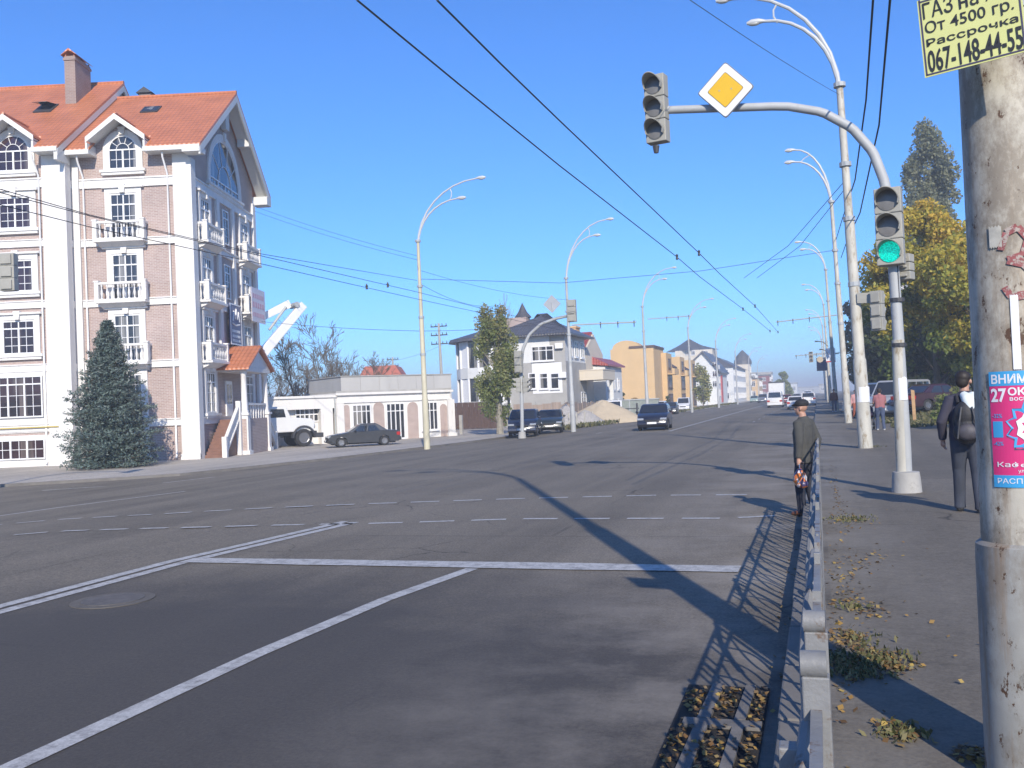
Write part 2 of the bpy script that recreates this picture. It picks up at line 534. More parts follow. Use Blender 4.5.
def strip(b, pts, w, dash=None, gap=0, wob=0.0, dz=.006):
    """a painted line along PTS on the road, 5 mm above it; dashed when asked"""
    pts = [Vector((p[0], p[1])) for p in pts]
    seg = []
    for a, c in zip(pts, pts[1:]):
        L = (c - a).length; n = max(1, int(L / .8))
        seg += [a + (c - a) * (i / n) for i in range(n)]
    seg.append(pts[-1])
    if dash is None:
        runs = [seg]
    else:
        runs = []; 
        cum = [0]
        for a, c in zip(seg, seg[1:]): cum.append(cum[-1] + (c - a).length)
        def at(s):
            for i in range(len(seg) - 1):
                if s <= cum[i + 1]: return seg[i] + (seg[i + 1] - seg[i]) * ((s - cum[i]) / max(1e-6, cum[i + 1] - cum[i]))
            return seg[-1]
        s = 0
        while s + dash < cum[-1]:
            runs.append([at(s), at(s + dash)]); s += dash + gap
    for r in runs:
        vs = []
        for i, p in enumerate(r):
            d = (r[min(i + 1, len(r) - 1)] - r[max(i - 1, 0)]).normalized()
            nrm = Vector((-d.y, d.x)) * (w / 2 + random.uniform(-wob, wob))
            for q in (p + nrm, p - nrm): vs.append((q.x, q.y, gz(q.x, q.y) + dz))
        b.add(vs, [(2 * i, 2 * i + 1, 2 * i + 3, 2 * i + 2) for i in range(len(r) - 1)])

def mark(fn):
    b = MB(); fn(b)
    return tag(b.build('road_marking', mat_paint), kind='structure')
g2 = lambda *pp: [G(x, y)[:2] for x, y in pp]
mark(lambda b: strip(b, [(-7.66, 10.15), (-.85, 10.02)], .36, wob=.03, dz=.0095))
mark(lambda b: strip(b, [(-7.83, 1.0), (-7.83, 10.0), (-7.41, 13.9)], .16))
mark(lambda b: strip(b, [(-7.59, 1.0), (-7.59, 10.0), (-7.18, 13.8)], .16))
mark(lambda b: strip(b, [(-4.15, .5), (-4.1, 6.2), (-3.98, 8.2), (-3.72, 9.85)], .155))
mark(lambda b: strip(b, g2((747, 495), (650, 495.5), (510, 499), (330, 505.5), (155, 514.5), (60, 519.5)) + [(-24, 11.5)], .14, .55, .27))
mark(lambda b: strip(b, g2((775, 516), (727, 518.5), (521, 519), (380, 523.5), (200, 527.5), (57, 531.5)) + [(-20, 10)], .135, .55, .27))
mark(lambda b: strip(b, g2((185, 491.5), (60, 507.5), (0, 516)) + [(-21, 15)], .17))
mark(lambda b: strip(b, g2((215, 477), (160, 483.5), (90, 487), (0, 493.5)), .16, 2.2, 2.2))
mark(lambda b: strip(b, [(-7.6, 50.5), (-7.8, 110), (-7.9, 200), (-7.9, 400)], .17))
mark(lambda b: strip(b, [(-4.0, 62), (-4.0, 300)], .1, 1.5, 4.5))
mark(lambda b: strip(b, [(-11.9, 52), (-11.9, 300)], .1, 1.5, 4.5))
# ================================================================== the brick corner building on the left
mat_brick = M_brick('pinkish_brown_brick', (.335, .232, .203), (.405, .295, .262), (.50, .44, .40), .26, .085)
mat_brick_chim = M_brick('chimney_brick', (.25, .165, .14), (.29, .20, .17), (.33, .28, .25), .26, .085)
mat_tile = M_rooftile('orange_red_roof_tiles', (.52, .185, .085))
mat_soffit = M('soffit_boards', (.62, .62, .60), .6, var=.06, scale=1)
mat_stair = M('brown_stair_tiles', (.20, .10, .07), .6, var=.2, scale=3)

C0 = G(199, 459, PAV)
H_ROT = YAW - R(1.5)
hotel = thing('brick_building', 'five storey pinkish brick corner building with white trim, balconies and orange tiled roofs',
              'building', C0, H_ROT)
FR = lambda s, d, z: (s, -d, z)               # front of the right block: s along, d out of the wall
FL = lambda s, d, z: (s, -.8 - d, z)          # front of the left block, .8 m further out
FLP = lambda s, d, z: (s, -.9 - d, z)           # on the white dressing of the left block
SD = lambda s, d, z: (d, s, z)                # gable side

def arc(cx, cz, r, a0, a1, n):
    return [(cx + r * math.cos(R(a0 + (a1 - a0) * i / n)), cz + r * math.sin(R(a0 + (a1 - a0) * i / n))) for i in range(n + 1)]

def window(xf, parent, s0, s1, z0, z1, cols=(1, 1), rows=2, transom=.28, glass=None, name='window', trim=True, head=True, sill=True, arch=False, tw=.28):
    """a window of its own: frame with glazing bars, the pane, the moulded surround"""
    glass = glass or mat_glass
    w = s1 - s0; cx = (s0 + s1) / 2; fr = .07
    b = MB(xf)
    zt = z1 - w / 2 if arch else z1              # springing of the arch
    b.box(s0, s0 + fr, .02, .09, z0, zt); b.box(s1 - fr, s1, .02, .09, z0, zt)
    b.box(s0 + fr, s1 - fr, .02, .09, z0, z0 + fr)
    if not arch: b.box(s0 + fr, s1 - fr, .02, .09, z1 - fr, z1)
    zb = zt if arch else z1 - transom * (z1 - z0) if transom else z1
    if transom or arch: b.box(s0 + fr, s1 - fr, .021, .085, zb - .035, zb + .035)
    n = len(cols)
    tot = sum(cols); x = s0 + fr; span = w - 2 * fr
    for i, c in enumerate(cols):
        x1 = x + span * c / tot
        if i < n - 1: b.box(x1 - .045, x1 + .045, .02, .088, z0 + fr, zb - .035)
        m_ = (x + x1) / 2
        b.box(m_ - .014, m_ + .014, .03, .062, z0 + fr, zb - .035)
        for r in range(1, rows):
            zz = z0 + (zb - z0) * r / rows
            b.box(x + .05, m_ - .015, .03, .061, zz - .014, zz + .014)
            b.box(m_ + .015, x1 - .05, .03, .061, zz - .014, zz + .014)
        if transom and not arch:
            b.box(m_ - .014, m_ + .014, .03, .062, zb + .035, z1 - fr)
            if i < n - 1: b.box(x1 - .03, x1 + .03, .03, .07, zb + .035, z1 - fr)
        x = x1
    if arch:
        r_o, r_i = w / 2, w / 2 - fr
        for a0, a1 in ((r_i, r_o), (r_o * .42, r_o * .42 + .03)):
            p = arc(cx, zt, a1, 0, 180, 16); q = arc(cx, zt, a0, 0, 180, 16)
            for i in range(16): b.prism([q[i], p[i], p[i + 1], q[i + 1]], .02, .08)
        for a in (36, 72, 108, 144):
            d = Vector((math.cos(R(a)), math.sin(R(a)))); nrm = Vector((-d.y, d.x)) * .014
            o = Vector((cx, zt)); p, q = o + d * r_o * .42, o + d * r_i
            b.prism([tuple(p + nrm), tuple(p - nrm), tuple(q - nrm), tuple(q + nrm)], .03, .06)
    o = b.build(name, mat_frame, parent)
    b = MB(xf)
    if arch:
        b.prism([(s0 + .02, z0 + .02), (s1 - .02, z0 + .02)] + arc(cx, zt, w / 2 - .02, 0, 180, 16), .004, .034)
    else:
        b.box(s0 + .02, s1 - .02, .004, .034, z0 + .02, z1 - .02)
    b.build('pane', glass, o)
    if trim:
        b = MB(xf)
        if arch:
            b.box(s0 - tw, s0 - .002, .003, .11, z0 - .02, zt); b.box(s1 + .002, s1 + tw, .003, .11, z0 - .02, zt)
            p = arc(cx, zt, w / 2 + tw, 0, 180, 16); q = arc(cx, zt, w / 2 + .002, 0, 180, 16)
            for i in range(16): b.prism([q[i], p[i], p[i + 1], q[i + 1]], .003, .11)
            b.prism([(cx - .12, z1 + .02), (cx + .12, z1 + .02), (cx + .2, z1 + tw + .14), (cx - .2, z1 + tw + .14)], .1, .2)
        else:
            b.box(s0 - tw, s0 - .002, .003, .11, z0 - .02, z1 + .02); b.box(s1 + .002, s1 + tw, .003, .11, z0 - .02, z1 + .02)
            b.box(s0 - tw, s1 + tw, .004, .12, z1 + .02, z1 + .02 + tw)
            if head:
                b.box(s0 - tw - .14, s1 + tw + .14, .005, .24, z1 + tw + .02, z1 + tw + .12)
                b.prism([(cx - .12, z1 + .03), (cx + .12, z1 + .03), (cx + .18, z1 + tw + .2), (cx - .18, z1 + tw + .2)], .12, .27)
        if sill:
            b.box(s0 - tw - .16, s1 + tw + .16, .006, .24, z0 - .16, z0 - .02)
            b.box(s0 - tw - .08, s1 + tw + .08, .005, .18, z0 - .3, z0 - .16)
        b.build('surround', mat_white, o)
    return o

def baluster(b, s, d, z0, z1, r=.06):
    """a turned baluster; the builder's own transform places it"""
    h = z1 - z0
    prof = [(.055, 0), (.055, .06), (.03, .1), (.06, .3), (.065, .42), (.032, .72), (.03, .82), (.055, .9), (.055, 1)]
    n = 6
    pts = []
    for rr, t in prof:
        for k in range(n):
            a = 2 * math.pi * k / n
            pts.append((s + rr * math.cos(a), d + rr * math.sin(a), z0 + h * t))
    b.add(pts, [(i * n + k, i * n + (k + 1) % n, (i + 1) * n + (k + 1) % n, (i + 1) * n + k) for i in range(len(prof) - 1) for k in range(n)])

def balcony(xf, parent, s0, s1, zf, depth=.62, h=.98, post=True):
    b = MB(xf)
    b.box(s0 - .08, s1 + .08, .004, depth + .1, zf - .12, zf)
    b.prism([(.003, zf - .42), (depth * .62, zf - .28), (depth, zf - .12), (.003, zf - .12)], s0 + .1, s1 - .1, 'x')
    o = b.build('balcony', mat_white, parent)
    b = MB(xf)
    for s in (s0, s1):
        b.box(s - .11, s + .11, depth - .17, depth + .05, zf + .002, zf + h + .02)
        b.box(s - .14, s + .14, depth - .2, depth + .08, zf + h + .02, zf + h + .09)
        b.box(s - .07, s + .07, .01, depth - .175, zf + h - .12, zf + h)
    b.box(s0 + .115, s1 - .115, depth - .14, depth + .02, zf + h - .12, zf + h)
    b.box(s0 + .115, s1 - .115, depth - .13, depth + .01, zf + .003, zf + .1)
    n = max(3, int((s1 - s0 - .3) / .25))
    for i in range(n):
        baluster(b, s0 + .24 + (s1 - s0 - .48) * i / (n - 1), depth - .06, zf + .1, zf + h - .12)
    for s in (s0, s1):
        for d in (.16, .36): baluster(b, s, d, zf + .0, zf + h - .12)
    b.build('railing', mat_white, o, smooth=True)
    return o

BAND = [2.05, 5.15, 8.45, 11.65, 14.8]
EAV = 16.3
RS = 4.75 / 6.55                               # roof pitch
RIDGE_V = 5.65
LB_V0, LB_V1 = -.8, 13.9                       # left block
LR_V = (LB_V0 + LB_V1) / 2
LEFT_U = -16.5
# walls: right block with its gable, left block with its gable
b = MB()
def gable_poly(v0, v1, ze, rv, pitch):
    return [(v0, -.6), (v1, -.6), (v1, ze), (rv, ze + (v1 - rv) * pitch), (v0, ze)]
zw = EAV + .9 * RS - .12
b.prism(gable_poly(0, 11.3, zw, RIDGE_V, RS), -7.2, 0, 'x')
b.prism(gable_poly(LB_V0, LB_V1, zw, LR_V, RS), LEFT_U, -6.32, 'x')
wall = b.build('wall', mat_brick, hotel)
# roofs: two slopes each, the soffit, fascia boards
def roof(u0, u1, v0, v1, rv, ze, name, holes=()):
    b = MB()
    zr = ze + (rv - v0) * RS
    th = .14
    x = u0
    for h0, h1, hv in list(holes) + [(u1, None, None)]:
        b.prism([(v0, ze), (rv, zr), (v1, ze), (v1, ze - th), (rv, zr - th - .03), (v0, ze - th)], x, h0, 'x')
        if h1 is None: break
        zh = ze + (hv - v0) * RS
        b.prism([(hv, zh), (rv, zr), (v1, ze), (v1, ze - th), (rv, zr - th - .03), (hv, zh - th)], h0, h1, 'x')
        x = h1
    # ridge tiles
    b.tube([(u0, rv, zr + .02), (u1, rv, zr + .02)], .11, 8)
    o = b.build(name, mat_tile, hotel)
    return o, zr
DW = 1.42
roofR, zrR = roof(-6.4, .95, -.9, 12.2, RIDGE_V, EAV + .12, 'roof', [(-3.47 - DW, -3.47 + DW, .25)])
roofL, zrL = roof(LEFT_U - .9, -6.12, LB_V0 - .95, LB_V1 + .95, LR_V, EAV + .1, 'roof', [(-13.4 - DW, -13.4 + DW, LB_V0 + .25), (-8.9 - DW, -8.9 + DW, LB_V0 + .25)])
b = MB()
# right: boxed eave and raking boards under the gable overhang
for ua, ub in ((-6.3, -3.47 - DW), (-3.47 + DW, .93)):
    b.box(ua, ub, -.93, -.003, EAV - .16, EAV - .03)
    b.box(ua, ub, -.98, -.9, EAV - .2, EAV + .04)
for sgn, v0 in ((1, -.9), (-1, 12.2)):
    p = []
    zz = lambda v: EAV - .04 + (RIDGE_V - abs(v - RIDGE_V) + .9) * RS
    for (ua, ub, up, dn) in ((.86, .955, -.01, .42), (.12, .855, -.02, .16)):
        vs = [v0, RIDGE_V]
        b.prism([(v0, zz(v0) + up), (RIDGE_V, zz(RIDGE_V) + up), (RIDGE_V, zz(RIDGE_V) - dn), (v0, zz(v0) - dn)], ua, ub, 'x')
    b.prism([(RIDGE_V - sgn * 2.9, zz(RIDGE_V - sgn * 2.9) - .16), (RIDGE_V - sgn * 2.4, zz(RIDGE_V - sgn * 2.4) - .16), (RIDGE_V - sgn * 2.4, zz(RIDGE_V - sgn * 2.4) - .62), (RIDGE_V - sgn * 2.9, zz(RIDGE_V - sgn * 2.4) - .62)], .13, .85, 'x')
b.build('eaves', mat_soffit, hotel)
b = MB()
# boxed return at the far foot of the gable
b.box(.004, .94, 11.32, 12.24, EAV - .55, EAV - .03)
b.box(.004, .94, -.97, -.1, EAV - .32, EAV - .165)
b.prism([(RIDGE_V - .42, zrR - .9), (RIDGE_V + .42, zrR - .9), (RIDGE_V + .3, zrR - 2.2), (RIDGE_V - .3, zrR - 2.2)], .05, .35, 'x')
b.build('eaves', mat_soffit, hotel)
b = MB()
# left block
for ua, ub in ((LEFT_U - .9, -13.4 - DW), (-13.4 + DW, -8.9 - DW), (-8.9 + DW, -6.14)):
    b.box(ua, ub, LB_V0 - .98, LB_V0 - .003, EAV - .16, EAV - .03)
    b.box(ua, ub, LB_V0 - 1.03, LB_V0 - .95, EAV - .2, EAV + .04)
zl = lambda v: EAV - .06 + (LR_V - abs(v - LR_V) - LB_V0 + .95) * RS
for v0 in (LB_V0 - .95, LB_V1 + .95):
    for (ua, ub, dn) in ((-6.2, -6.115, .36), (-6.315, -6.205, .14)):
        b.prism([(v0, zl(v0) - .01), (LR_V, zl(LR_V) - .01), (LR_V, zl(LR_V) - dn), (v0, zl(v0) - dn)], ua, ub, 'x')
b.box(-6.31, -6.13, LB_V0 - .97, LB_V0 + .35, EAV - .62, EAV - .165)
b.build('eaves', mat_soffit, hotel)

# pilasters, bands
b = MB()
for xf, s0, s1 in ((FR, -.82, .0), (FR, -6.32, -5.86), (FL, -7.4, -6.32)):
    bb = MB(xf); bb.box(s0, s1, .002, .16, 0, EAV - .17); bb.box(s0 - .05, s1 + (.05 if s1 < -1 else .16), .003, .22, -.3, .3)
    b.v, b.f, b.m = b.v, b.f, b.m
    k = len(b.v); b.v += bb.v; b.f += [tuple(i + k for i in f) for f in bb.f]; b.m += bb.m
b.box(0.002, .16, -.16, .5, 0, EAV - .4)
b.box(0.002, .16, 10.75, 11.3, -.3, EAV - .56)
b.box(-6.32, -6.16, -.96, -.4, 0, EAV - .6)
for v0, v1, z1 in ((3.85, 4.35, 14.6), (6.6, 7.0, 14.6)):
    b.box(.002, .14, v0, v1, 5.4, z1)
b.build('pilaster', mat_white, hotel)
for i, z in enumerate(BAND):
    b = MB()
    h = .24 if i < 4 else .3
    b.box(-5.84, -.84, -.1, -.002, z - h, z + h * .4); b.box(-5.84, -.84, -.15, -.003, z + h * .4, z + h * .65)
    b.box(LEFT_U, -7.42, -.9, -.802, z - h, z + h * .4); b.box(LEFT_U, -7.42, -.95, -.803, z + h * .4, z + h * .65)
    b.box(.003, .1, .52, 10.73, z - h, z + h * .4); b.box(.004, .16, .51, 10.74, z + h * .4, z + h * .65)
    b.box(-6.318, -6.22, -.38, -.01, z - h, z + h * .5)
    b.build('cornice_band', mat_white, hotel)
# white ground storey dressing on the left block
b = MB(FL); b.box(LEFT_U, -7.42, .002, .06, 1.75, 5.0)
b.box(LEFT_U, -7.42, .003, .1, 0, 1.62); b.build('white_panel', mat_white, hotel)
b = MB(FL); b.tube([(LEFT_U, .2, 2.02), (-6.9, .2, 2.02)], .035, 6); b.build('gas_pipe', M('yellow_gas_pipe', (.55, .42, .10), .5), hotel)

# windows of the right block
for z0, z1, bal in ((11.75, 14.15, 11.65), (8.55, 10.95, 8.45), (5.3, 7.75, 5.2)):
    window(FR, hotel, -4.23, -2.83, z0, z1, (1, 1), 3, .24, sill=False)
    balcony(FR, hotel, -4.85, -2.35, bal)
window(FR, hotel, -4.23, -2.83, 2.3, 4.6, (1, 1), 3, .24)
window(FR, hotel, -4.23, -2.83, .35, 1.5, (1, 1), 1, 0, head=False)
window(FR, hotel, -4.24, -2.7, 15.45, 17.25, (1, 1), 2, 0, arch=True)
# windows of the left block
for cx in (-8.9, -13.4):
    for z0, z1 in ((12.4, 14.05), (9.1, 10.75), (5.85, 7.6)):
        window(FL, hotel, cx - .85, cx + .85, z0, z1, (1, 1), 3, .24, mat_glass_red)
    window(FL, hotel, cx - .85, cx + .85, 15.4, 17.3, (1, 1), 2, 0, mat_glass_red, arch=True)
    window(FLP, hotel, cx - 1.55, cx + 1.2, 2.55, 4.7, (1, 1, 1), 3, .2, mat_glass_red, trim=False)
    window(FLP, hotel, cx - 1.5, cx + 1.25, .38, 1.42, (1, 1, 1), 2, 0, mat_glass_red, trim=False)
# windows of the gable side
for s0, s1 in ((1.35, 2.75), (8.3, 9.75)):
    for z0, z1, bal in ((11.75, 14.1, 11.65), (8.55, 10.9, 8.45), (5.3, 7.7, 5.2)):
        window(SD, hotel, s0, s1, z0, z1, (1, 1), 3, .24, sill=False)
        balcony(SD, hotel, s0 - .65, s1 + .65, bal, .6)
    window(SD, hotel, s0, s1, 2.4, 4.6, (1, 1), 3, .24)
b = MB(SD)
o = window(SD, hotel, 3.1, 8.2, 15.3, 18.25, (1, 1, 1, 1), 1, 0, arch=True, tw=.4)
# narrow panels of brick between the pilasters carry two tall windows
for z0, z1 in ((12.2, 14.2), (9.0, 11.0)):
    window(SD, hotel, 5.0, 6.0, z0, z1, (1,), 3, .24, trim=False)

# dormers: gabled roof that juts over the arched window
def dormer(cx, vf, parent):
    z_e, z_p, hw, hang = 16.98, 18.15, 1.56, .95
    back = vf + (z_p - EAV) / RS + .2
    b = MB()
    b.prism([(cx - 1.4, EAV - .4), (cx + 1.4, EAV - .4), (cx + 1.4, z_e + .02), (cx, z_p - .25), (cx - 1.4, z_e + .02)], vf - .001, back - 1.2)
    b.build('dormer_wall', mat_brick, parent)
    b = MB()
    for sg in (-1, 1):
        e = cx + sg * hw
        b.prism([(e, z_e), (cx, z_p), (cx, z_p - .1), (e, z_e - .1)], vf - hang, back)
    b.tube([(cx, vf - hang, z_p + .02), (cx, back, z_p + .02)], .08, 6)
    r = b.build('dormer_roof', mat_tile, parent)
    b = MB()
    for sg in (-1, 1):
        e = cx + sg * hw
        b.prism([(e, z_e + .0), (cx, z_p - .002), (cx, z_p - .3), (e - sg * .0, z_e - .3)], vf - hang - .05, vf - hang + .02)
        b.box(min(e, e - sg * .1), max(e, e - sg * .1), vf - hang - .045, vf + .55, z_e - .85, z_e - .3)
        b.prism([(e - sg * .06, z_e - .11), (cx, z_p - .12), (cx, z_p - .2), (e - sg * .06, z_e - .19)], vf - hang + .03, vf - .005)
    b.build('fascia', mat_white, r)
dormer(-3.47, 0, hotel)
dormer(-8.9, -.8, hotel)
dormer(-13.4, -.8, hotel)
# skylights
def on_roof(px, py, vref, z0):
    d = ray(px, py)                            # where the photograph's ray meets the slope
    ey = np.array([-math.sin(H_ROT), math.cos(H_ROT), 0]); ex = np.array([math.cos(H_ROT), math.sin(H_ROT), 0])
    nrm = np.array([0, 0, 1.0]) - ey * RS
    p0 = C0 + ey * vref + np.array([0, 0, z0])
    t = ((p0 - CAM) @ nrm) / (d @ nrm)
    q = CAM + d * t - C0
    return q @ ex, q @ ey, q[2]
for (px, py, vr, ze, w, h, ajar) in ((151, 110, -.9, EAV + .12, 1.0, .75, False), (46, 109, LB_V0 - .95, EAV + .1, 1.0, 1.0, True)):
    u, v, z = on_roof(px, py, vr, ze)
    b = MB()
    q = lambda du, dv, up: (u + du, v + dv - up * RS * .8, z + dv * RS + up)
    b.slab(q(-w / 2, -h / 2, .06), q(w / 2, -h / 2, .06), q(w / 2, h / 2, .06), q(-w / 2, h / 2, .06), .1)
    o = b.build('skylight', mat_dark, hotel)
    b = MB(); up = .5 if ajar else .075
    b.slab(q(-w / 2 + .08, -h / 2 + .08, up), q(w / 2 - .08, -h / 2 + .08, up), q(w / 2 - .08, h / 2 - .08, .08), q(-w / 2 + .08, h / 2 - .08, .08), .02)
    b.build('pane', mat_glass, o)
# chimneys
def chimney(px, py, vr, ze, wu, dv, top, mat_):
    u, v, z = on_roof(px, py, vr, ze)
    b = MB(); b.box(u, u + wu, v, v + dv, z - 1.2, top); b.box(u - .05, u + wu + .05, v - .05, v + dv + .05, top - .25, top - .12)
    o = b.build('chimney', mat_, hotel)
    b = MB(); b.prism([(u - .16, top + .03), (u + wu / 2, top + .42), (u + wu + .16, top + .03), (u + wu / 2, top + .3)], v - .12, v + dv + .12)
    for x in (u + .04, u + wu - .1):
        for y in (v + .04, v + dv - .1): b.box(x, x + .06, y, y + .06, top, top + .12)
    b.build('chimney_cap', mat_tile, o)
chimney(65.5, 104, LB_V0 - .95, EAV + .1, .62, 1.9, 23.1, mat_brick_chim)
b = MB(); b.box(-5.4, -4.7, 7.0, 7.9, 19.5, 21.9); o = b.build('chimney', mat_brick_chim, hotel)
b = MB(); b.prism([(-5.55, 21.9), (-5.05, 22.25), (-4.55, 21.9)], 6.85, 8.05); b.build('chimney_cap', mat_dark, o)
# rain pipes
for xf, s in ((FR, -1.12), (FR, -5.62), (FL, -7.58)):
    b = MB(xf); b.tube([(s, .75, EAV - .2), (s, .7, EAV - .45), (s, .12, EAV - 1.2), (s, .12, .25), (s, .22, .1)], .05, 8)
    b.build('downpipe', mat_frame, hotel, smooth=True)
# porch over the side door, with its stairs
PZ = 2.0
PA, PB, PM, PU = 3.4, 7.5, 5.45, 1.45          # first and second column, middle, reach
b = MB()
b.box(.0, PU + .15, PA - .25, PB + .25, -.4, PZ)
b.build('porch_base', mat_brick, hotel)
b = MB()
for i in range(12):
    v = .45 + i * .225
    b.box(.17, 1.1, v, PA - .253, -.3 if i == 0 else PZ * i / 12 - .02, PZ * (i + 1) / 12 - .003)
b.build('stairs', mat_stair, hotel)
b = MB()
for i in range(9):
    v = PB + .253 + i * .3
    b.box(.05, 1.1, v, v + .3, -.3, PZ * (1 - (i + 1) / 10))
b.build('stairs', mat_stair, hotel)
def rail(pts, parent):
    """sloping balustrade between two posts"""
    (a, za), (c, zc) = pts
    b = MB()
    for v, z in pts: b.box(1.11, 1.36, v - .13, v + .13, -.3, z + 1.0)
    for dz, hh in ((.12, .1), (.82, .12)):
        b.slab((1.14, a, za + dz), (1.31, a, za + dz), (1.31, c, zc + dz), (1.14, c, zc + dz), hh)
    n = 10
    for i in range(1, n):
        t = i / n
        b.tube([(1.22, a + (c - a) * t, za + (zc - za) * t + .1), (1.22, a + (c - a) * t, za + (zc - za) * t + .45), (1.22, a + (c - a) * t, za + (zc - za) * t + .8)], [.05, .065, .04], 6)
    b.build('balustrade', mat_white, parent)
rail([(.5, .1), (PA - .4, PZ)], hotel)
rail([(PB + .4, PZ), (10.2, .1)], hotel)
for v in (PA, PB):
    b = MB(); c = PU
    b.box(c - .32, c + .32, v - .32, v + .32, -.35, .22); b.box(c - .23, c + .23, v - .23, v + .23, .22, PZ + .2); b.box(c - .3, c + .3, v - .3, v + .3, PZ + .2, PZ + .33)
    b.lathe([(.21, PZ + .33), (.21, PZ + .43), (.175, PZ + .48), (.15, PZ + 2.45), (.20, PZ + 2.53), (.20, PZ + 2.66)], (c, v, 0), 14)
    b.build('column', mat_white, hotel, smooth=True)
b = MB()
for k in range(7):
    v = PA + .55 + k * .5
    b.tube([(PU, v, PZ), (PU, v, PZ + .4), (PU, v, PZ + .75)], [.05, .07, .05], 6)
b.box(PU - .1, PU + .1, PA + .24, PB - .24, PZ + .75, PZ + .87)
b.build('porch_railing', mat_white, hotel)
b = MB()
b.box(.02, PU + .26, PA - .28, PB + .28, PZ + 2.66, PZ + 2.9)
b.prism([(PA - .35, PZ + 2.91), (PB + .35, PZ + 2.91), (PM, PZ + 3.95)], PU + .06, PU + .24, 'x')
b.build('porch_beam', mat_white, hotel)
b = MB()
zp = PZ + 4.22
for sg in (-1, 1):
    e = PM + sg * 2.62
    b.prism([(e, PZ + 2.86), (PM, zp), (PM, zp - .12), (e, PZ + 2.74)], .005, PU + .48, 'x')
b.build('porch_roof', mat_tile, hotel)
b = MB(SD); b.box(4.5, 5.6, .01, .09, PZ, PZ + 2.2)
o = b.build('door', mat_frame, hotel)
b = MB(SD); b.box(4.62, 4.98, .091, .1, PZ + .9, PZ + 2.0); b.box(5.1, 5.46, .091, .1, PZ + .9, PZ + 2.0); b.build('pane', mat_glass, o)

# hanging sign and banner on the side
mat_signblue = M('dark_blue_sign', (.07, .09, .20), .4)
sgn = thing('wall_sign', 'dark blue sign with a white wavy emblem on the brick building above the porch', 'sign', C0, H_ROT)
b = MB(SD); b.box(5.15, 7.2, .18, .26, 6.35, 8.75); b.build('board', mat_signblue, sgn)
b = MB(SD); b.box(5.12, 7.23, .262, .28, 8.68, 8.76); b.box(5.12, 7.23, .262, .28, 6.34, 6.42); b.box(5.12, 5.2, .262, .28, 6.42, 8.68); b.box(7.15, 7.23, .262, .28, 6.42, 8.68)
b.build('border', mat_frame, sgn)
b = MB(SD)
b.tube([(5.6, .27, 7.75), (5.75, .27, 8.3), (6.0, .27, 7.9), (6.15, .27, 8.45), (6.4, .27, 7.9), (6.6, .27, 8.3), (6.75, .27, 7.75)], .06, 6)
b.tube([(5.5, .27, 7.6), (6.1, .27, 7.5), (6.85, .27, 7.6)], .05, 6)
for z, n in ((7.15, 6), (6.85, 7), (6.6, 6)):
    for i in range(n): b.box(5.45 + i * 1.5 / n, 5.45 + i * 1.5 / n + 1.0 / n, .262, .272, z - .07, z + .08)
b.build('emblem', mat_frame, sgn)
ban = thing('banner', 'white banner with faded pink writing hung on a side balcony of the brick building', 'banner', C0, H_ROT)
b = MB(SD); b.box(7.75, 10.6, .74, .765, 7.9, 10.0); b.build('cloth', M('banner_cloth', (.74, .68, .70), .6, var=.05), ban)
b = MB(SD)
for z, h, n in ((9.5, .28, 6), (8.95, .34, 5), (8.35, .26, 7)):
    for i in range(n):
        s = 8.0 + i * 2.4 / n
        b.box(s, s + 1.6 / n, .767, .772, z - h / 2, z + h / 2)
b.build('faded_writing', M('faded_pink_print', (.62, .36, .42), .6), ban)
# ================================================================== builders: vehicles, people, trees, poles
M_paintcar_cache = {}
def car_paint(name, col):
    if name not in M_paintcar_cache:
        M_paintcar_cache[name] = M(name + '_car_paint', col, .28, var=.04, scale=1, coat=.6, stain=tuple(min(1, c * .8 + .03) for c in col), stain_at=(.55, .8))
    return M_paintcar_cache[name]
mat_tyre = M('tyre_rubber', (.022, .022, .023), .85, var=.2)
mat_rim = M('wheel_rim', (.24, .24, .25), .35, metal=.6)
mat_lamp_clear = M('headlamp_glass', (.34, .36, .38), .1, spec=.8)
mat_lamp_red = M('tail_lamp_red', (.40, .015, .015), .2)
mat_plate = M('number_plate_white', (.72, .72, .70), .5)
mat_carglass = M('car_glass', (.020, .023, .028), .04, spec=.8)

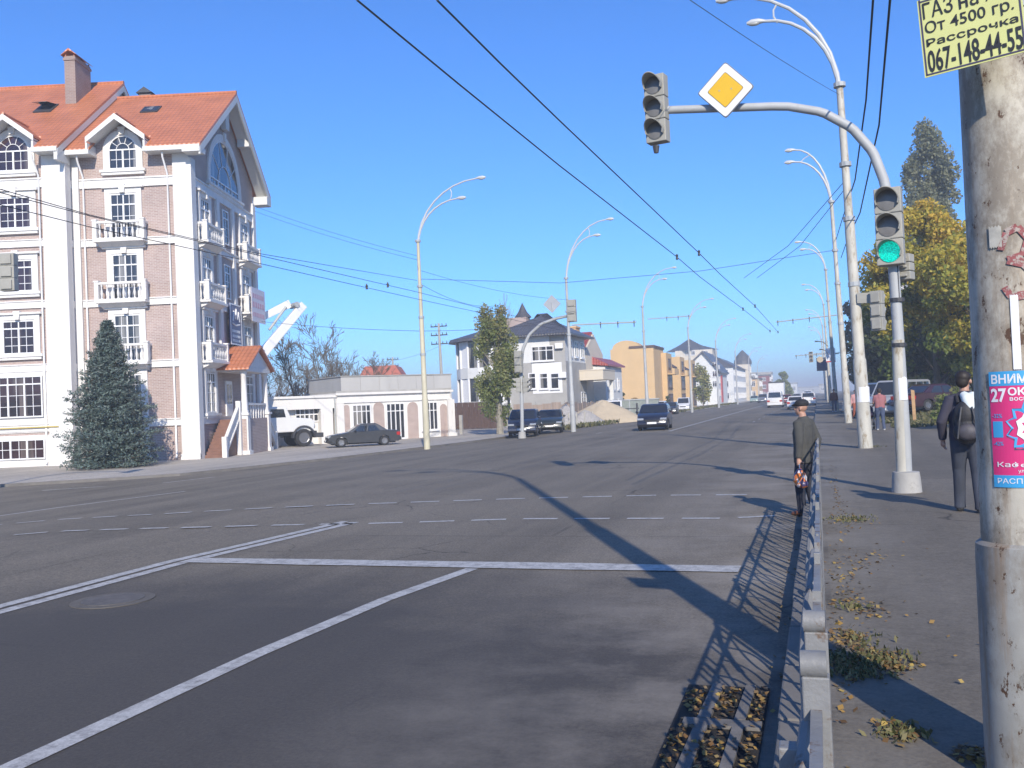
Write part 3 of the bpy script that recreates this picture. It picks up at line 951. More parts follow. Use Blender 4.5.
def wheel(parent, x, y, r, w, side):
    b = MB(lambda a, c, d: (x + a, y + c * side, r + d))
    pr = [(r * .62, -w / 2), (r * .96, -w / 2 + .01), (r, -w / 2 + .05), (r, w / 2 - .05), (r * .96, w / 2 - .01), (r * .62, w / 2)]
    n = 20
    vs = [(rr * math.cos(2 * math.pi * k / n), t, rr * math.sin(2 * math.pi * k / n)) for rr, t in pr for k in range(n)]
    b.add(vs, [(i * n + k, i * n + (k + 1) % n, (i + 1) * n + (k + 1) % n, (i + 1) * n + k) for i in range(len(pr) - 1) for k in range(n)])
    b.add(vs[:n], [tuple(range(n))])
    o = b.build('wheel', mat_tyre, parent, smooth=True)
    b = MB(lambda a, c, d: (x + a, y + c * side, r + d))
    n = 20
    ring = lambda rr, t: [(rr * math.cos(2 * math.pi * k / n), t, rr * math.sin(2 * math.pi * k / n)) for k in range(n)]
    b.add(ring(r * .62, w / 2 - .004) + ring(r * .54, w / 2 - .03), [(k, (k + 1) % n, n + (k + 1) % n, n + k) for k in range(n)])
    for k in range(5):
        a = 2 * math.pi * k / 5
        c_, s_ = math.cos(a), math.sin(a)
        q = lambda rr, t_, d: (rr * c_ - t_ * s_, d, rr * s_ + t_ * c_)
        b.add([q(.03, -.05, w / 2 - .02), q(.03, .05, w / 2 - .02), q(r * .56, .04, w / 2 - .012), q(r * .56, -.04, w / 2 - .012)], [(0, 1, 2, 3)])
    b.add(ring(r * .55, w / 2 - .06), [tuple(range(n))])
    b.build('rim', mat_rim, o)
    return o

CAR_SHAPES = {   # length, width, height; lower profile (x from nose, z); belt x0,x1; roof x0,x1
    'sedan': dict(L=4.4, W=1.70, H=1.40, nose=[(0, .36), (.02, .62), (.18, .74), (1.25, .90)], tail=[(3.62, .95), (4.28, .90), (4.38, .70), (4.4, .36)], belt=(1.2, 3.72), roof=(1.95, 3.05), fw=.80, rw=3.42, r=.30),
    'hatch': dict(L=4.1, W=1.74, H=1.48, nose=[(0, .34), (.03, .62), (.22, .78), (1.0, .98)], tail=[(3.86, 1.02), (4.04, .88), (4.1, .34)], belt=(.95, 3.95), roof=(1.75, 3.45), fw=.82, rw=3.35, r=.31),
    'van': dict(L=4.9, W=1.90, H=2.0, nose=[(0, .38), (.03, .78), (.25, .98), (.75, 1.15)], tail=[(4.85, 1.15), (4.9, .8), (4.9, .38)], belt=(.72, 4.86), roof=(1.45, 4.78), fw=.95, rw=4.0, r=.34),
    'suv': dict(L=4.6, W=1.85, H=1.72, nose=[(0, .42), (.03, .78), (.2, .95), (1.2, 1.06)], tail=[(4.45, 1.08), (4.57, .9), (4.6, .42)], belt=(1.15, 4.5), roof=(1.85, 4.2), fw=.88, rw=3.7, r=.36),
    'minivan': dict(L=4.35, W=1.80, H=1.62, nose=[(0, .36), (.03, .68), (.25, .86), (.85, 1.04)], tail=[(4.18, 1.08), (4.3, .9), (4.35, .36)], belt=(.8, 4.22), roof=(1.7, 3.8), fw=.85, rw=3.5, r=.32),
}

def car(name, label, cat, shape, paint, pos, heading, group=None, glassy=True, plate=True, lights_on=False):
    """a car standing at POS with its nose along HEADING; local +x is forward"""
    S = CAR_SHAPES[shape]
    L, Wd, H, r = S['L'], S['W'], S['H'], S['r']
    t = thing(name, label, cat, pos, math.atan2(heading[1], heading[0]), group)
    X = lambda x: L / 2 - x
    hw = Wd / 2
    # body side outline with wheel arches
    out = list(S['nose']) + list(S['tail'])
    arches = []
    for wx in (S['rw'], S['fw']):
        ra = r + .06
        arches += [(wx + ra * math.cos(R(a)), max(.2, r + ra * math.sin(R(a)))) for a in range(-8, 189, 14)]
    bot = [(L - .12, .24)] + arches + [(.12, .24)]
    poly = out + bot
    b = MB()
    n = len(poly)
    vs = []
    cx, cz = L / 2, .62
    for yy, k, dz in ((-hw, .985, -.03), (-hw + .09, 1.0, 0), (hw - .09, 1.0, 0), (hw, .985, -.03)):
        for (x, z) in poly:
            zz = z + (dz if z > .6 else 0)
            vs.append((X(cx + (x - cx) * k), yy * (1 if .55 < x < L - .45 else (.93 if abs(yy) > hw - .05 else .95)), zz))
    fs = [tuple(range(n)), tuple(range(3 * n, 4 * n))]
    for j in range(3): fs += [(j * n + i, j * n + (i + 1) % n, (j + 1) * n + (i + 1) % n, (j + 1) * n + i) for i in range(n)]
    b.add(vs, fs)
    body = b.build('body', paint, t, smooth=True)
    b = MB(); b.box(X(L - .3), X(.3), -hw + .13, hw - .13, .16, .5); b.build('underside', mat_black, t)
    # greenhouse
    zb = S['nose'][-1][1] - .03
    zt = H
    b0, b1 = S['belt']; r0, r1 = S['roof']
    wb, wr = hw - .05, hw - .2
    def gh(x_b, side, t_):                     # a point of the greenhouse side at belt x, height t_
        pass
    zc = zt - .1
    k = (zc - zb) / (zt - zb)
    m0, m1 = b0 + (r0 - b0) * .93, b1 + (r1 - b1) * .93
    wm = wb + (wr + .05 - wb) * .95
    rings = [[(b0, wb, zb), (b1, wb, zb)], [(m0, wm, zc), (m1, wm, zc)], [(r0 + .12, wr - .02, zt - .02), (r1 - .12, wr - .02, zt - .02)]]
    vs = []
    for (xa, w0, z0), (xb, w1, z1) in rings:
        vs += [(X(xa), w0, z0), (X(xb), w1, z1), (X(xb), -w1, z1), (X(xa), -w0, z0)]
    fs = [(j * 4 + i, j * 4 + (i + 1) % 4, j * 4 + 4 + (i + 1) % 4, j * 4 + 4 + i) for j in range(2) for i in range(4)] + [(8, 9, 10, 11)]
    b = MB(); b.add(vs, fs)
    b.build('cabin', paint, t, smooth=True, bevel=.03)
    # windows: sheets set 6 mm proud of the cabin
    def lerp(p, q, s): return Vector(p) + (Vector(q) - Vector(p)) * s
    A = [Vector(v) for v in vs]
    def face_patch(i0, i1, i2, i3, s0, s1, t0, t1):
        p = lambda s, q: lerp(lerp(A[i0], A[i1], s), lerp(A[i3], A[i2], s), q)
        return [p(s0, t0), p(s1, t0), p(s1, t1), p(s0, t1)]
    def pane(name, c, out):
        b = MB(); n_ = (c[1] - c[0]).cross(c[3] - c[0]).normalized()
        if n_.dot(out) < 0: n_ = -n_
        b.add([p + n_ * .008 for p in c] + [p - n_ * .004 for p in c], [(0, 1, 2, 3), (7, 6, 5, 4)] + [(i, (i + 1) % 4, 4 + (i + 1) % 4, 4 + i) for i in range(4)])
        return b.build(name, mat_carglass, t)
    pane('windscreen', face_patch(3, 0, 4, 7, .06, .94, .08, .97), Vector((1, 0, .5)))
    pane('rear_window', face_patch(1, 2, 6, 5, .08, .92, .12, .95), Vector((-1, 0, .5)))
    for (i0, i1, i2, i3, o) in ((0, 1, 5, 4, Vector((0, 1, 0))), (3, 2, 6, 7, Vector((0, -1, 0)))):
        segs = ((.09, .44), (.48, .80)) if shape == 'sedan' else ((.1, .40), (.43, .68), (.71, .92))
        if not glassy: segs = ((.06, .26),)
        for s0, s1 in segs: pane('side_window', face_patch(i0, i1, i2, i3, s0, s1, .1, .93), o)
    for wx in (S['fw'], S['rw']):
        for sd_ in (-1, 1): wheel(t, X(wx), sd_ * (hw - .13), r, .21, sd_)
    zl = S['nose'][1][1]
    for sd_ in (-1, 1):
        y0, y1 = sorted((sd_ * hw * .52, sd_ * (hw * .93)))
        b = MB(); b.prism([(X(.005), zl - .04), (X(-.02), zl + .04), (X(.16), zl + .09), (X(.3), zl + .08), (X(.3), zl - .04)], y0, y1)
        b.build('headlight', mat_lamp_clear, t, bevel=.02)
        y0, y1 = sorted((sd_ * hw * .60, sd_ * (hw * .945)))
        zr2 = S['tail'][-2][1]
        b = MB(); b.box(X(L + .012), X(L - .25), y0, y1, zr2 - .1, zr2 + .1)
        b.build('tail_light', mat_lamp_red, t, bevel=.02)
        b = MB(); b.blob((X(b0 + .45), sd_ * (hw + .07), zb + .08), (.06, .1, .07)); b.build('wing_mirror', mat_black if shape == 'sedan' else paint, t)
    b = MB(); b.box(X(.0), X(-.035), -hw * .45, hw * .45, zl - .13, zl - .02); b.build('grille', mat_black, t)
    b = MB(); b.prism([(X(-.05), .30), (X(-.07), .36), (X(-.05), zl - .2), (X(.25), zl - .2), (X(.25), .28)], -hw * .93, hw * .93); b.build('bumper', mat_black if shape in ('sedan',) and paint.name.startswith('faded') else paint, t, bevel=.02)
    b = MB(); b.prism([(X(L + .05), .30), (X(L + .07), .38), (X(L + .05), .52), (X(L - .2), .52), (X(L - .2), .28)], -hw * .93, hw * .93); b.build('bumper', paint, t, bevel=.02)
    if plate:
        b = MB(); b.box(X(-.075), X(-.09), -.26, .26, .37, .48); b.build('number_plate', mat_plate, t)
        b = MB(); b.box(X(L + .02), X(L + .035), -.26, .26, .66, .77); b.build('number_plate', mat_plate, t)
    return t

# ------------------------------------------------------------------ people
mat_skin = M('skin', (.42, .235, .165), .55, var=.06, scale=6)
def solid(parts, name, mat, parent, voxel=.012, smooth_it=4):
    """limbs and swellings fused into one continuous surface"""
    b = MB()
    for p in parts:
        if p[0] == 't': b.tube(p[1], p[2], 12)
        else: b.blob(p[1], p[2], 16, 10)
    o = b.build(name, mat, parent)
    rm = o.modifiers.new('fuse', 'REMESH'); rm.mode = 'VOXEL'; rm.voxel_size = voxel; rm.use_smooth_shade = True
    sm = o.modifiers.new('smooth', 'SMOOTH'); sm.factor = .5; sm.iterations = smooth_it
    bpy.context.view_layer.update()
    dg = bpy.context.evaluated_depsgraph_get()
    me = bpy.data.meshes.new_from_object(o.evaluated_get(dg))
    o.modifiers.clear(); o.data = me
    me.polygons.foreach_set('use_smooth', [True] * len(me.polygons))
    return o

def hand(wrist, fdir, side, out, curl=.5):
    """palm, four bent fingers and a thumb, as limbs to fuse"""
    f = Vector(fdir).normalized(); o = Vector(out).normalized()
    s = f.cross(o).normalized()                 # across the palm
    w = Vector(wrist)
    res = [('t', [w - f * .02, w + f * .045, w + f * .085], [.026, .033, .03]), ('b', w + f * .055, (.03, .03, .04))]
    for k, ln in enumerate((.066, .076, .07, .055)):
        c = w + f * .075 + s * (.027 - k * .018)
        d1 = (f * math.cos(curl * .6) + o * math.sin(curl * .6)); d2 = (f * math.cos(curl * 1.6) + o * math.sin(curl * 1.6)); d3 = (f * math.cos(curl * 2.4) + o * math.sin(curl * 2.4))
        p1 = c + d1 * ln * .48; p2 = p1 + d2 * ln * .32; p3 = p2 + d3 * ln * .24
        res.append(('t', [c - f * .03, c, p1, p2, p3], [.009, .0095, .009, .0085, .007]))
    tb = w + f * .025 + s * .03
    p1 = tb + (f * .6 + s * .65 + o * .3).normalized() * .036; p2 = p1 + (f * .85 + s * .2 + o * .35).normalized() * .03
    res.append(('t', [w + f * .01 + s * .012, tb, p1, p2], [.014, .013, .011, .008]))
    return res

def head_parts(c, face, hgt=.235):
    """skull, jaw, nose, ears, lips, brow and eyes; FACE = horizontal look direction"""
    f = Vector((face[0], face[1], 0)).normalized(); s = Vector((-f.y, f.x, 0))
    c = Vector(c); k = hgt / .235
    P = lambda a, b_, z: c + f * a * k + s * b_ * k + Vector((0, 0, z * k))
    return [('b', P(-.012, 0, .028), (.083 * k, .083 * k, .092 * k)), ('b', P(.02, 0, -.035), (.062 * k, .062 * k, .078 * k)),
            ('b', P(.05, 0, -.082), (.03 * k, .03 * k, .026 * k)),
            ('t', [P(.074, 0, .03), P(.1, 0, -.012), P(.085, 0, -.024)], [.011 * k, .017 * k, .014 * k]),
            ('t', [P(.07, -.05, .038), P(.085, 0, .04), P(.07, .05, .038)], .012 * k),
            ('t', [P(.076, -.024, -.055), P(.088, 0, -.054), P(.076, .024, -.055)], .009 * k),
            ('b', P(.0, .084, -.01), (.018 * k, .014 * k, .03 * k)), ('b', P(.0, -.084, -.01), (.018 * k, .014 * k, .03 * k))]

def eyes(c, face, parent, hgt=.235):
    f = Vector((face[0], face[1], 0)).normalized(); s = Vector((-f.y, f.x, 0)); c = Vector(c); k = hgt / .235
    for sg in (-1, 1):
        b = MB(); b.blob(tuple(c + f * .074 * k + s * .03 * sg * k + Vector((0, 0, .014 * k))), .0125 * k, 8, 6)
        b.build('eye', mat_dark, parent)

# ------------------------------------------------------------------ trees
def leaf_cloud(name, mat, parent, cen, size, tint, flat=.0, droop=None, aspect=1.6):
    """N small leaf-shaped faces at CEN (N x 3) with sizes SIZE and hue TINT (0..1)"""
    n = len(cen)
    nrm = rng.normal(size=(n, 3))
    if flat: nrm[:, 2] += flat * np.sign(nrm[:, 2] + 1e-9)
    nrm /= np.linalg.norm(nrm, axis=1)[:, None]
    a = rng.normal(size=(n, 3))
    if droop is not None: a = a * .5 + droop
    u = np.cross(nrm, a); u /= np.linalg.norm(u, axis=1)[:, None] + 1e-9
    w = np.cross(nrm, u)
    s = np.broadcast_to(np.asarray(size), (n,))[:, None] * rng.uniform(.65, 1.3, (n, 1))
    v = np.empty((n, 4, 3), np.float32)
    v[:, 0] = cen - w * s * aspect * .5; v[:, 1] = cen + u * s * .5; v[:, 2] = cen + w * s * aspect * .5; v[:, 3] = cen - u * s * .5
    me = bpy.data.meshes.new(name)
    me.vertices.add(n * 4); me.vertices.foreach_set('co', v.reshape(-1))
    me.loops.add(n * 4); me.loops.foreach_set('vertex_index', np.arange(n * 4, dtype=np.int32))
    me.polygons.add(n); me.polygons.foreach_set('loop_start', np.arange(0, n * 4, 4, dtype=np.int32))
    try: me.polygons.foreach_set('loop_total', np.full(n, 4, np.int32))
    except Exception: pass
    at = me.attributes.new('tint', 'FLOAT', 'FACE'); at.data.foreach_set('value', np.clip(tint, 0, 1).astype(np.float32))
    me.materials.append(mat); me.update(calc_edges=True); me.validate()
    o = bpy.data.objects.new(name, me); COL.objects.link(o)
    if parent: o.parent = parent
    return o

def branches(b, p, d, ln, rad, depth, spread=.5, up=.15, kids=(2, 3), tips=None, shrink=.72, minr=.004, wob=.12):
    """a limb that forks into smaller ones"""
    p = Vector(p); d = Vector(d).normalized()
    pts, rs = [p.copy()], [rad]
    q = p.copy(); dd = d.copy()
    for i in range(3):
        dd = (dd + Vector((random.gauss(0, wob), random.gauss(0, wob), random.gauss(0, wob) + up * .3))).normalized()
        q = q + dd * ln / 3; pts.append(q.copy()); rs.append(max(minr, rad * (1 - .38 * (i + 1) / 3)))
    b.tube(pts, rs, 6 if rad > .03 else 4, caps=False)
    if tips is not None: tips += [tuple(x) for x in pts[1:]]
    if depth <= 0: return
    for k in range(random.randint(*kids)):
        i = random.choice((1, 2, 3, 3)); 
        ax = Vector((random.gauss(0, 1), random.gauss(0, 1), random.gauss(0, .6)))
        nd = (dd + ax.normalized() * spread * random.uniform(.6, 1.4) + Vector((0, 0, up))).normalized()
        branches(b, pts[i], nd, ln * shrink * random.uniform(.75, 1.15), max(minr, rs[i] * .66), depth - 1, spread, up, kids, tips, shrink, minr, wob)

mat_bark = M('bark', (.14, .115, .09), .9, var=.3, scale=5, bump=.5)
mat_bark_pale = M('pale_bark', (.25, .23, .19), .9, var=.3, scale=5, bump=.4)

def crown_tree(name, label, cat, base, height, trunk_h, radii, mat, nleaf, lsize, tint, seed=1, clumps=40, bark=None, trunk_r=.16, lean=(0, 0), group=None, gap=.5, shape='round', limbs=6):
    """tapered trunk, limbs and a crown of leaf clumps of uneven size spread through its volume"""
    r_ = np.random.default_rng(seed); random.seed(seed)
    t = thing(name, label, cat, base, 0, group)
    bark = bark or mat_bark
    b = MB()
    top = Vector((lean[0], lean[1], height * .86))
    pts = [Vector((0, 0, -.15)), Vector((lean[0] * .2, lean[1] * .2, trunk_h * .6)), Vector((lean[0] * .5, lean[1] * .5, height * .5)), top]
    b.tube(pts, [trunk_r * 1.25, trunk_r, trunk_r * .6, trunk_r * .12], 8)
    rx, ry, rzz = radii[0], radii[1], (height - trunk_h) / 2
    cz = trunk_h + rzz
    cs = []
    for k in range(clumps):
        while True:
            p = r_.uniform(-1, 1, 3)
            if shape == 'round': ok = p @ p < 1
            elif shape == 'column': ok = (p[0] ** 2 + p[1] ** 2) < (1 - abs(p[2]) ** 2.6)
            else:                                            # cone
                ok = (p[0] ** 2 + p[1] ** 2) ** .5 < (1 - (p[2] + 1) / 2) * .95 + .05
            if ok and (p @ p > gap * r_.random()): break
        c = np.array([p[0] * rx + lean[0] * (p[2] + 1) / 2, p[1] * ry + lean[1] * (p[2] + 1) / 2, cz + p[2] * rzz])
        cs.append(c)
        if k % max(1, clumps // (limbs * 3)) == 0:
            z0 = max(trunk_h * .6, c[2] - (abs(c[0]) + abs(c[1])) * .9 - .3)
            f = min(1, z0 / height)
            a = Vector((lean[0] * f, lean[1] * f, z0)); mid = a + (Vector(c) - a) * .5 + Vector((0, 0, .05))
            b.tube([a, mid, Vector(c)], [trunk_r * .38 * (1 - .6 * f), trunk_r * .2, trunk_r * .06], 5)
    b.build('trunk', bark, t, smooth=True)
    cs = np.array(cs)
    cr = r_.uniform(.55, 1.25, clumps) * (rx * ry * rzz / clumps) ** (1 / 3) * 1.15
    tc = np.clip(tint[0] + tint[1] * r_.normal(size=clumps) + tint[2] * (cs[:, 2] - trunk_h) / (height - trunk_h), 0, 1)
    per = np.maximum(8, (nleaf * cr ** 2.2 / (cr ** 2.2).sum())).astype(int)
    cen, tt = [], []
    for k in range(clumps):
        d = r_.normal(size=(per[k], 3)); d /= np.linalg.norm(d, axis=1)[:, None]
        q = cs[k] + d * cr[k] * (r_.random((per[k], 1)) ** .5) * np.array([1, 1, .8 if shape != 'column' else 1.5])
        cen.append(q); tt.append(tc[k] + r_.normal(0, .12, per[k]))
    cen = np.concatenate(cen); tt = np.concatenate(tt)
    leaf_cloud('crown', mat, t, cen, lsize, tt)
    return t

def bare_tree(name, label, base, height, seed, group=None, depth=5, trunk_r=.14, spread=.62, n0=4):
    random.seed(seed)
    t = thing(name, label, 'tree', base, 0, group)
    b = MB()
    th = height * .16
    b.tube([(0, 0, -.2), (.05, 0, th * .5), (0, .05, th)], [trunk_r * 1.3, trunk_r, trunk_r * .9], 8)
    b.build('trunk', mat_bark, t, smooth=True)
    b = MB()
    for k in range(n0):
        a = 2 * math.pi * (k + random.random() * .6) / n0
        branches(b, (0, 0, th * random.uniform(.75, 1)), (math.cos(a) * .75, math.sin(a) * .75, 1), height * .30, trunk_r * .6, depth, spread, .10, (2, 3), None, .74, .016)
    b.build('crown', mat_bark, t)
    return t

# ------------------------------------------------------------------ street poles
mat_pole = M('flaking_pale_pole_paint', (.46, .44, .38), .65, var=.18, scale=1.6, stain=(.27, .22, .15), stain_at=(.53, .64), stretch=(2.2, 2.2, .7), bump=.1)
mat_pole_y = M('yellowed_pole_paint', (.50, .46, .33), .65, var=.15, scale=1.5, stain=(.33, .27, .2), stain_at=(.6, .68), stretch=(2, 2, .6))
mat_pole_grey = M('grey_pole_paint', (.38, .39, .39), .55, var=.12, scale=1.5, stain=(.25, .23, .2))
mat_lum = M('luminaire_housing', (.50, .51, .51), .4, var=.05)
mat_lumglass = M('luminaire_glass', (.40, .40, .38), .15)

def lamp_post(label, base, toward, h=10.5, reach=(3.4, 2.4), rise=(2.9, 2.1), r=.15, lean=(0, 0), mat=None, group='double armed street lamps along the avenue', lit=False, n=8, name='street_lamp'):
    """tall tapered post with two bowed arms, each with a luminaire at its end; TOWARD = sideways direction of the arms"""
    t = thing(name, label, 'street lamp', base, math.atan2(toward[1], toward[0]), group)
    mat = mat or mat_pole
    ca, sa = math.cos(-t.rotation_euler.z), math.sin(-t.rotation_euler.z)
    lx, ly = lean[0] * ca - lean[1] * sa, lean[0] * sa + lean[1] * ca
    at = lambda z: (lx * z / h, ly * z / h, z)
    b = MB()
    b.tube([at(-.3), at(.0), at(2.5), at(2.55), at(h * .62), at(h * .63), at(h)], [r * 1.15, r * 1.15, r * 1.05, r * .92, r * .8, r * .68, r * .55], 12)
    b.build('pole', mat, t, smooth=True)
    b = MB()
    for z in (h * .45, h * .63, h * .78, h): b.tube([at(z - .06), at(z + .06)], r * 1.0, 10)
    b.build('collar', mat_metal_grey, t)
    for (rc, rs_) in zip(reach, rise):
        b = MB()
        p = []
        for i in range(n + 1):
            a = i / n
            # quarter ellipse that flattens out towards the end
            p.append((lx + rc * (1 - math.cos(a * math.pi / 2)) , ly, h - .3 + (rs_ + .3) * math.sin(a * math.pi / 2)))
        b.tube(p, [r * .42 - i * .0022 * r / .15 * 1.4 for i in range(n + 1)], 8)
        arm = b.build('arm', mat_lum, t, smooth=True)
        e = Vector(p[-1])
        b = MB(lambda x, y, z, e=e: (e.x + x, e.y + y, e.z + z))
        b.tube([(-.06, 0, 0), (.03, 0, .01), (.12, 0, .02), (.32, 0, .02), (.46, 0, 0)], [.04, .06, .08, .085, .04], 10)
        lm = b.build('luminaire', mat_lum, arm, smooth=True)
        b = MB(lambda x, y, z, e=e: (e.x + x, e.y + y, e.z + z))
        b.blob((.25, 0, -.035), (.17, .075, .06), 10, 6)
        b.build('lens', mat_lumglass, lm, smooth=True)
    if len(reach) > 1:
        b = MB()
        a = Vector((lx + reach[1] * .80, ly, h - .3 + (rise[1] + .3) * .955)); c = Vector((lx + reach[0] * .56, ly, h - .3 + (rise[0] + .3) * .885))
        b.tube([a, a + (c - a) * .35 + Vector((.1, 0, 0)), a + (c - a) * .7 + Vector((.1, 0, 0)), c], r * .16, 6)
        b.build('brace', mat_lum, t)
    return t

mat_sig = M('signal_housing', (.33, .32, .28), .6, var=.12, scale=3)
mat_lens = M('dark_signal_lens', (.16, .155, .15), .3, var=.15, scale=8)
mat_green = M_glow('green_signal_light', (.0, .60, .47), .95)

def signal_head(parent, c, face, w=.36, h=1.1, lit=None, back=False, depth=.26, name='signal_head'):
    """three lamps with visors in an upright box; FACE = direction it looks (in the parent's frame)"""
    f = Vector((face[0], face[1], 0)).normalized(); s = Vector((-f.y, f.x, 0)); c = Vector(c)
    X = lambda x, y, z: tuple(c + s * x - f * y + Vector((0, 0, z)))      # y: behind the face
    b = MB(X)
    for k in range(3):
        z0 = -h / 2 + h * k / 3
        b.box(-w / 2, w / 2, 0, depth, z0 + .006, z0 + h / 3 - .006)
    b.box(-w / 2 + .02, w / 2 - .02, .02, depth - .02, -h / 2, h / 2)
    if back:
        for k in range(3): b.box(-w * .36, w * .36, depth, depth + .05, -h / 2 + h * k / 3 + .05, -h / 2 + h * (k + 1) / 3 - .05)
    o = b.build(name, mat_sig, parent, bevel=.012)
    r = min(w, h / 3) * .44
    for k in range(3):
        zc = h / 2 - h * (k + .5) / 3
        b = MB(X); n = 20
        b.add([(0, -.035, zc)] + [(r * .93 * math.cos(2 * math.pi * i / n), -.012, zc + r * .93 * math.sin(2 * math.pi * i / n)) for i in range(n)], [(0, 1 + i, 1 + (i + 1) % n) for i in range(n)])
        b.build('lens', mat_green if lit == k else mat_lens, o, smooth=True)
        b = MB(X)
        vs = []
        n = 18
        a0, a1 = -25, 205
        ring = lambda rr, y, sl: [(rr * math.cos(R(a0 + (a1 - a0) * i / n)), y * (1 if sl == 0 else (.35 + .65 * max(0, math.sin(R(a0 + (a1 - a0) * i / n))))), zc + rr * math.sin(R(a0 + (a1 - a0) * i / n))) for i in range(n + 1)]
        v = ring(r, -.001, 0) + ring(r, -.27, 1) + ring(r - .012, -.27, 1) + ring(r - .012, -.001, 0)
        m_ = n + 1
        b.add(v, [(j * m_ + i, j * m_ + i + 1, (j + 1) * m_ + i + 1, (j + 1) * m_ + i) for j in range(3) for i in range(n)])
        b.build('visor', mat_sig, o, smooth=True)
    return o

def wire(label, pts, r=.012, sag=0.0, cat='cable', name='overhead_wire', group=None, knobs=(), mat=None):
    P_ = [Vector(p) for p in pts]
    path = []
    for a, c in zip(P_, P_[1:]):
        n = 12 if sag else 4
        for i in range(n):
            t = i / n
            path.append(a + (c - a) * t - Vector((0, 0, sag * 4 * t * (1 - t))))
    path.append(P_[-1])
    b = MB(); b.tube(path, r, 5)
    o = b.build(name, mat or mat_dark, None, smooth=True)
    tag(o, label, cat, group)
    for k in knobs:
        p = P_[0] + (P_[-1] - P_[0]) * k - Vector((0, 0, sag * 4 * k * (1 - k)))
        bb = MB(); bb.lathe([(.02, -.11), (.05, -.08), (.03, -.03), (.055, .0), (.03, .05), (.015, .09)], p, 8)
        bb.build('insulator', mat_dark, o)
    return o
# ================================================================== the other buildings
class Bld:
    """a building in its own frame: x along the front, y away from it; photo points are read on its front or side plane"""
    def __init__(s, name, label, cat, o, rot=0.0, group=None):
        s.o = np.array(o, float); s.rot = rot
        s.ex = np.array([math.cos(rot), math.sin(rot), 0]); s.ey = np.array([-math.sin(rot), math.cos(rot), 0])
        s.t = thing(name, label, cat, o, rot, group)
    def f(s, px, py, y=0.0):
        d = ray(px, py); p0 = s.o + s.ey * y
        q = CAM + d * (((p0 - CAM) @ s.ey) / (d @ s.ey)) - s.o
        return float(q @ s.ex), float(q[2])
    def sd(s, px, py, x=0.0):
        d = ray(px, py); p0 = s.o + s.ex * x
        q = CAM + d * (((p0 - CAM) @ s.ex) / (d @ s.ex)) - s.o
        return float(q @ s.ey), float(q[2])
    def win(s, r, side=False, cols=2, transom=.3, fr=.09, mat=None, frame=None, bar=True, off=0.0, name='window'):
        """window from the photo rectangle (x0, y0, x1, y1) or, with five numbers, from local coordinates"""
        if len(r) == 5: s0, z0, s1, z1 = r[:4]
        else:
            q = s.sd if side else s.f
            xm, ym = (r[0] + r[2]) / 2, (r[1] + r[3]) / 2
            s0, s1 = q(r[0], ym)[0], q(r[2], ym)[0]; z1, z0 = q(xm, r[1])[1], q(xm, r[3])[1]
        xf = (lambda a, d, z: (off + d, a, z)) if side else (lambda a, d, z: (a, off - d, z))
        b = MB(xf)
        b.box(s0, s0 + fr, .01, .1, z0, z1); b.box(s1 - fr, s1, .01, .1, z0, z1)
        b.box(s0 + fr, s1 - fr, .01, .1, z0, z0 + fr); b.box(s0 + fr, s1 - fr, .01, .1, z1 - fr, z1)
        for i in range(1, cols):
            x = s0 + (s1 - s0) * i / cols; b.box(x - fr * .45, x + fr * .45, .012, .09, z0 + fr, z1 - fr)
        if transom: 
            z = z1 - (z1 - z0) * transom; b.box(s0 + fr, s1 - fr, .014, .085, z - fr * .4, z + fr * .4)
        o = b.build(name, frame or mat_frame, s.t)
        b = MB(xf); b.box(s0 + .02, s1 - .02, .003, .04, z0 + .02, z1 - .02); b.build('pane', mat or mat_glass, o)
        b = MB(xf); b.box(s0 - .06, s1 + .06, .005, .16, z0 - .1, z0 - .005); b.build('sill', frame or mat_frame, o)
        return o
    def part(s, name, mat, fn, smooth=False, bevel=0):
        b = MB(); fn(b); return b.build(name, mat, s.t, smooth=smooth, bevel=bevel)

# ---- the low white annex with brick panels
A = DP(338, 443, 66.0); B_ = DP(452, 436.6, 71.0)
rot = math.atan2(B_[1] - A[1], B_[0] - A[0])
A[2] = lz(A[0], A[1]) - .03
an = Bld('white_annex', 'low white single storey annex with arched pink brick panels and dark paned windows', 'building', A, rot)
LEN = float(np.hypot(B_[0] - A[0], B_[1] - A[1])); zt = an.f(400, 393.5)[1]
XL = an.f(267, 420)[0]
an.part('wall', mat_white, lambda b: (b.box(0, LEN, 0, 6, -.5, zt - .002)))
an.part('cornice', mat_white, lambda b: (b.box(-.1, LEN + .15, -.2, 6.1, zt, zt + .16), b.box(-.05, LEN + .08, -.1, 6.05, zt - .55, zt - .45)))
an.part('roof', mat_concrete, lambda b: b.box(-.05, LEN + .05, -.1, 6.05, zt + .162, zt + .3))
for p0, p1 in ((344, 349.6), (373.8, 384.2), (407.7, 418), (440.5, 447)):
    s0 = an.f(p0, 420)[0]; s1 = an.f(p1, 420)[0]; ztp = an.f(p0, 403)[1] - .1
    an.part('brick_panel', mat_brick, lambda b: b.prism([(s0, .0), (s1, .0), (s1, ztp - .25)] + arc((s0 + s1) / 2, ztp - .25, (s1 - s0) / 2, 0, 180, 8)[1:-1] + [(s0, ztp - .25)], -.06, -.004))
for r, cols in (((352, 404.6, 370.7, 427), 2), ((421.5, 402, 437.4, 430), 2)):
    an.win(r, cols=4, transom=.3, fr=.07)
an.win((386, 403, 404.6, 439.0), cols=4, transom=.22, fr=.08, name='door')
for p in (339.5, 450.5):
    s = an.f(p, 420)[0]
    an.part('pilaster', mat_white, lambda b: (b.box(s - .28, s + .28, -.22, -.003, -.3, zt - .56), b.box(s - .36, s + .36, -.3, -.004, -.3, .28)))
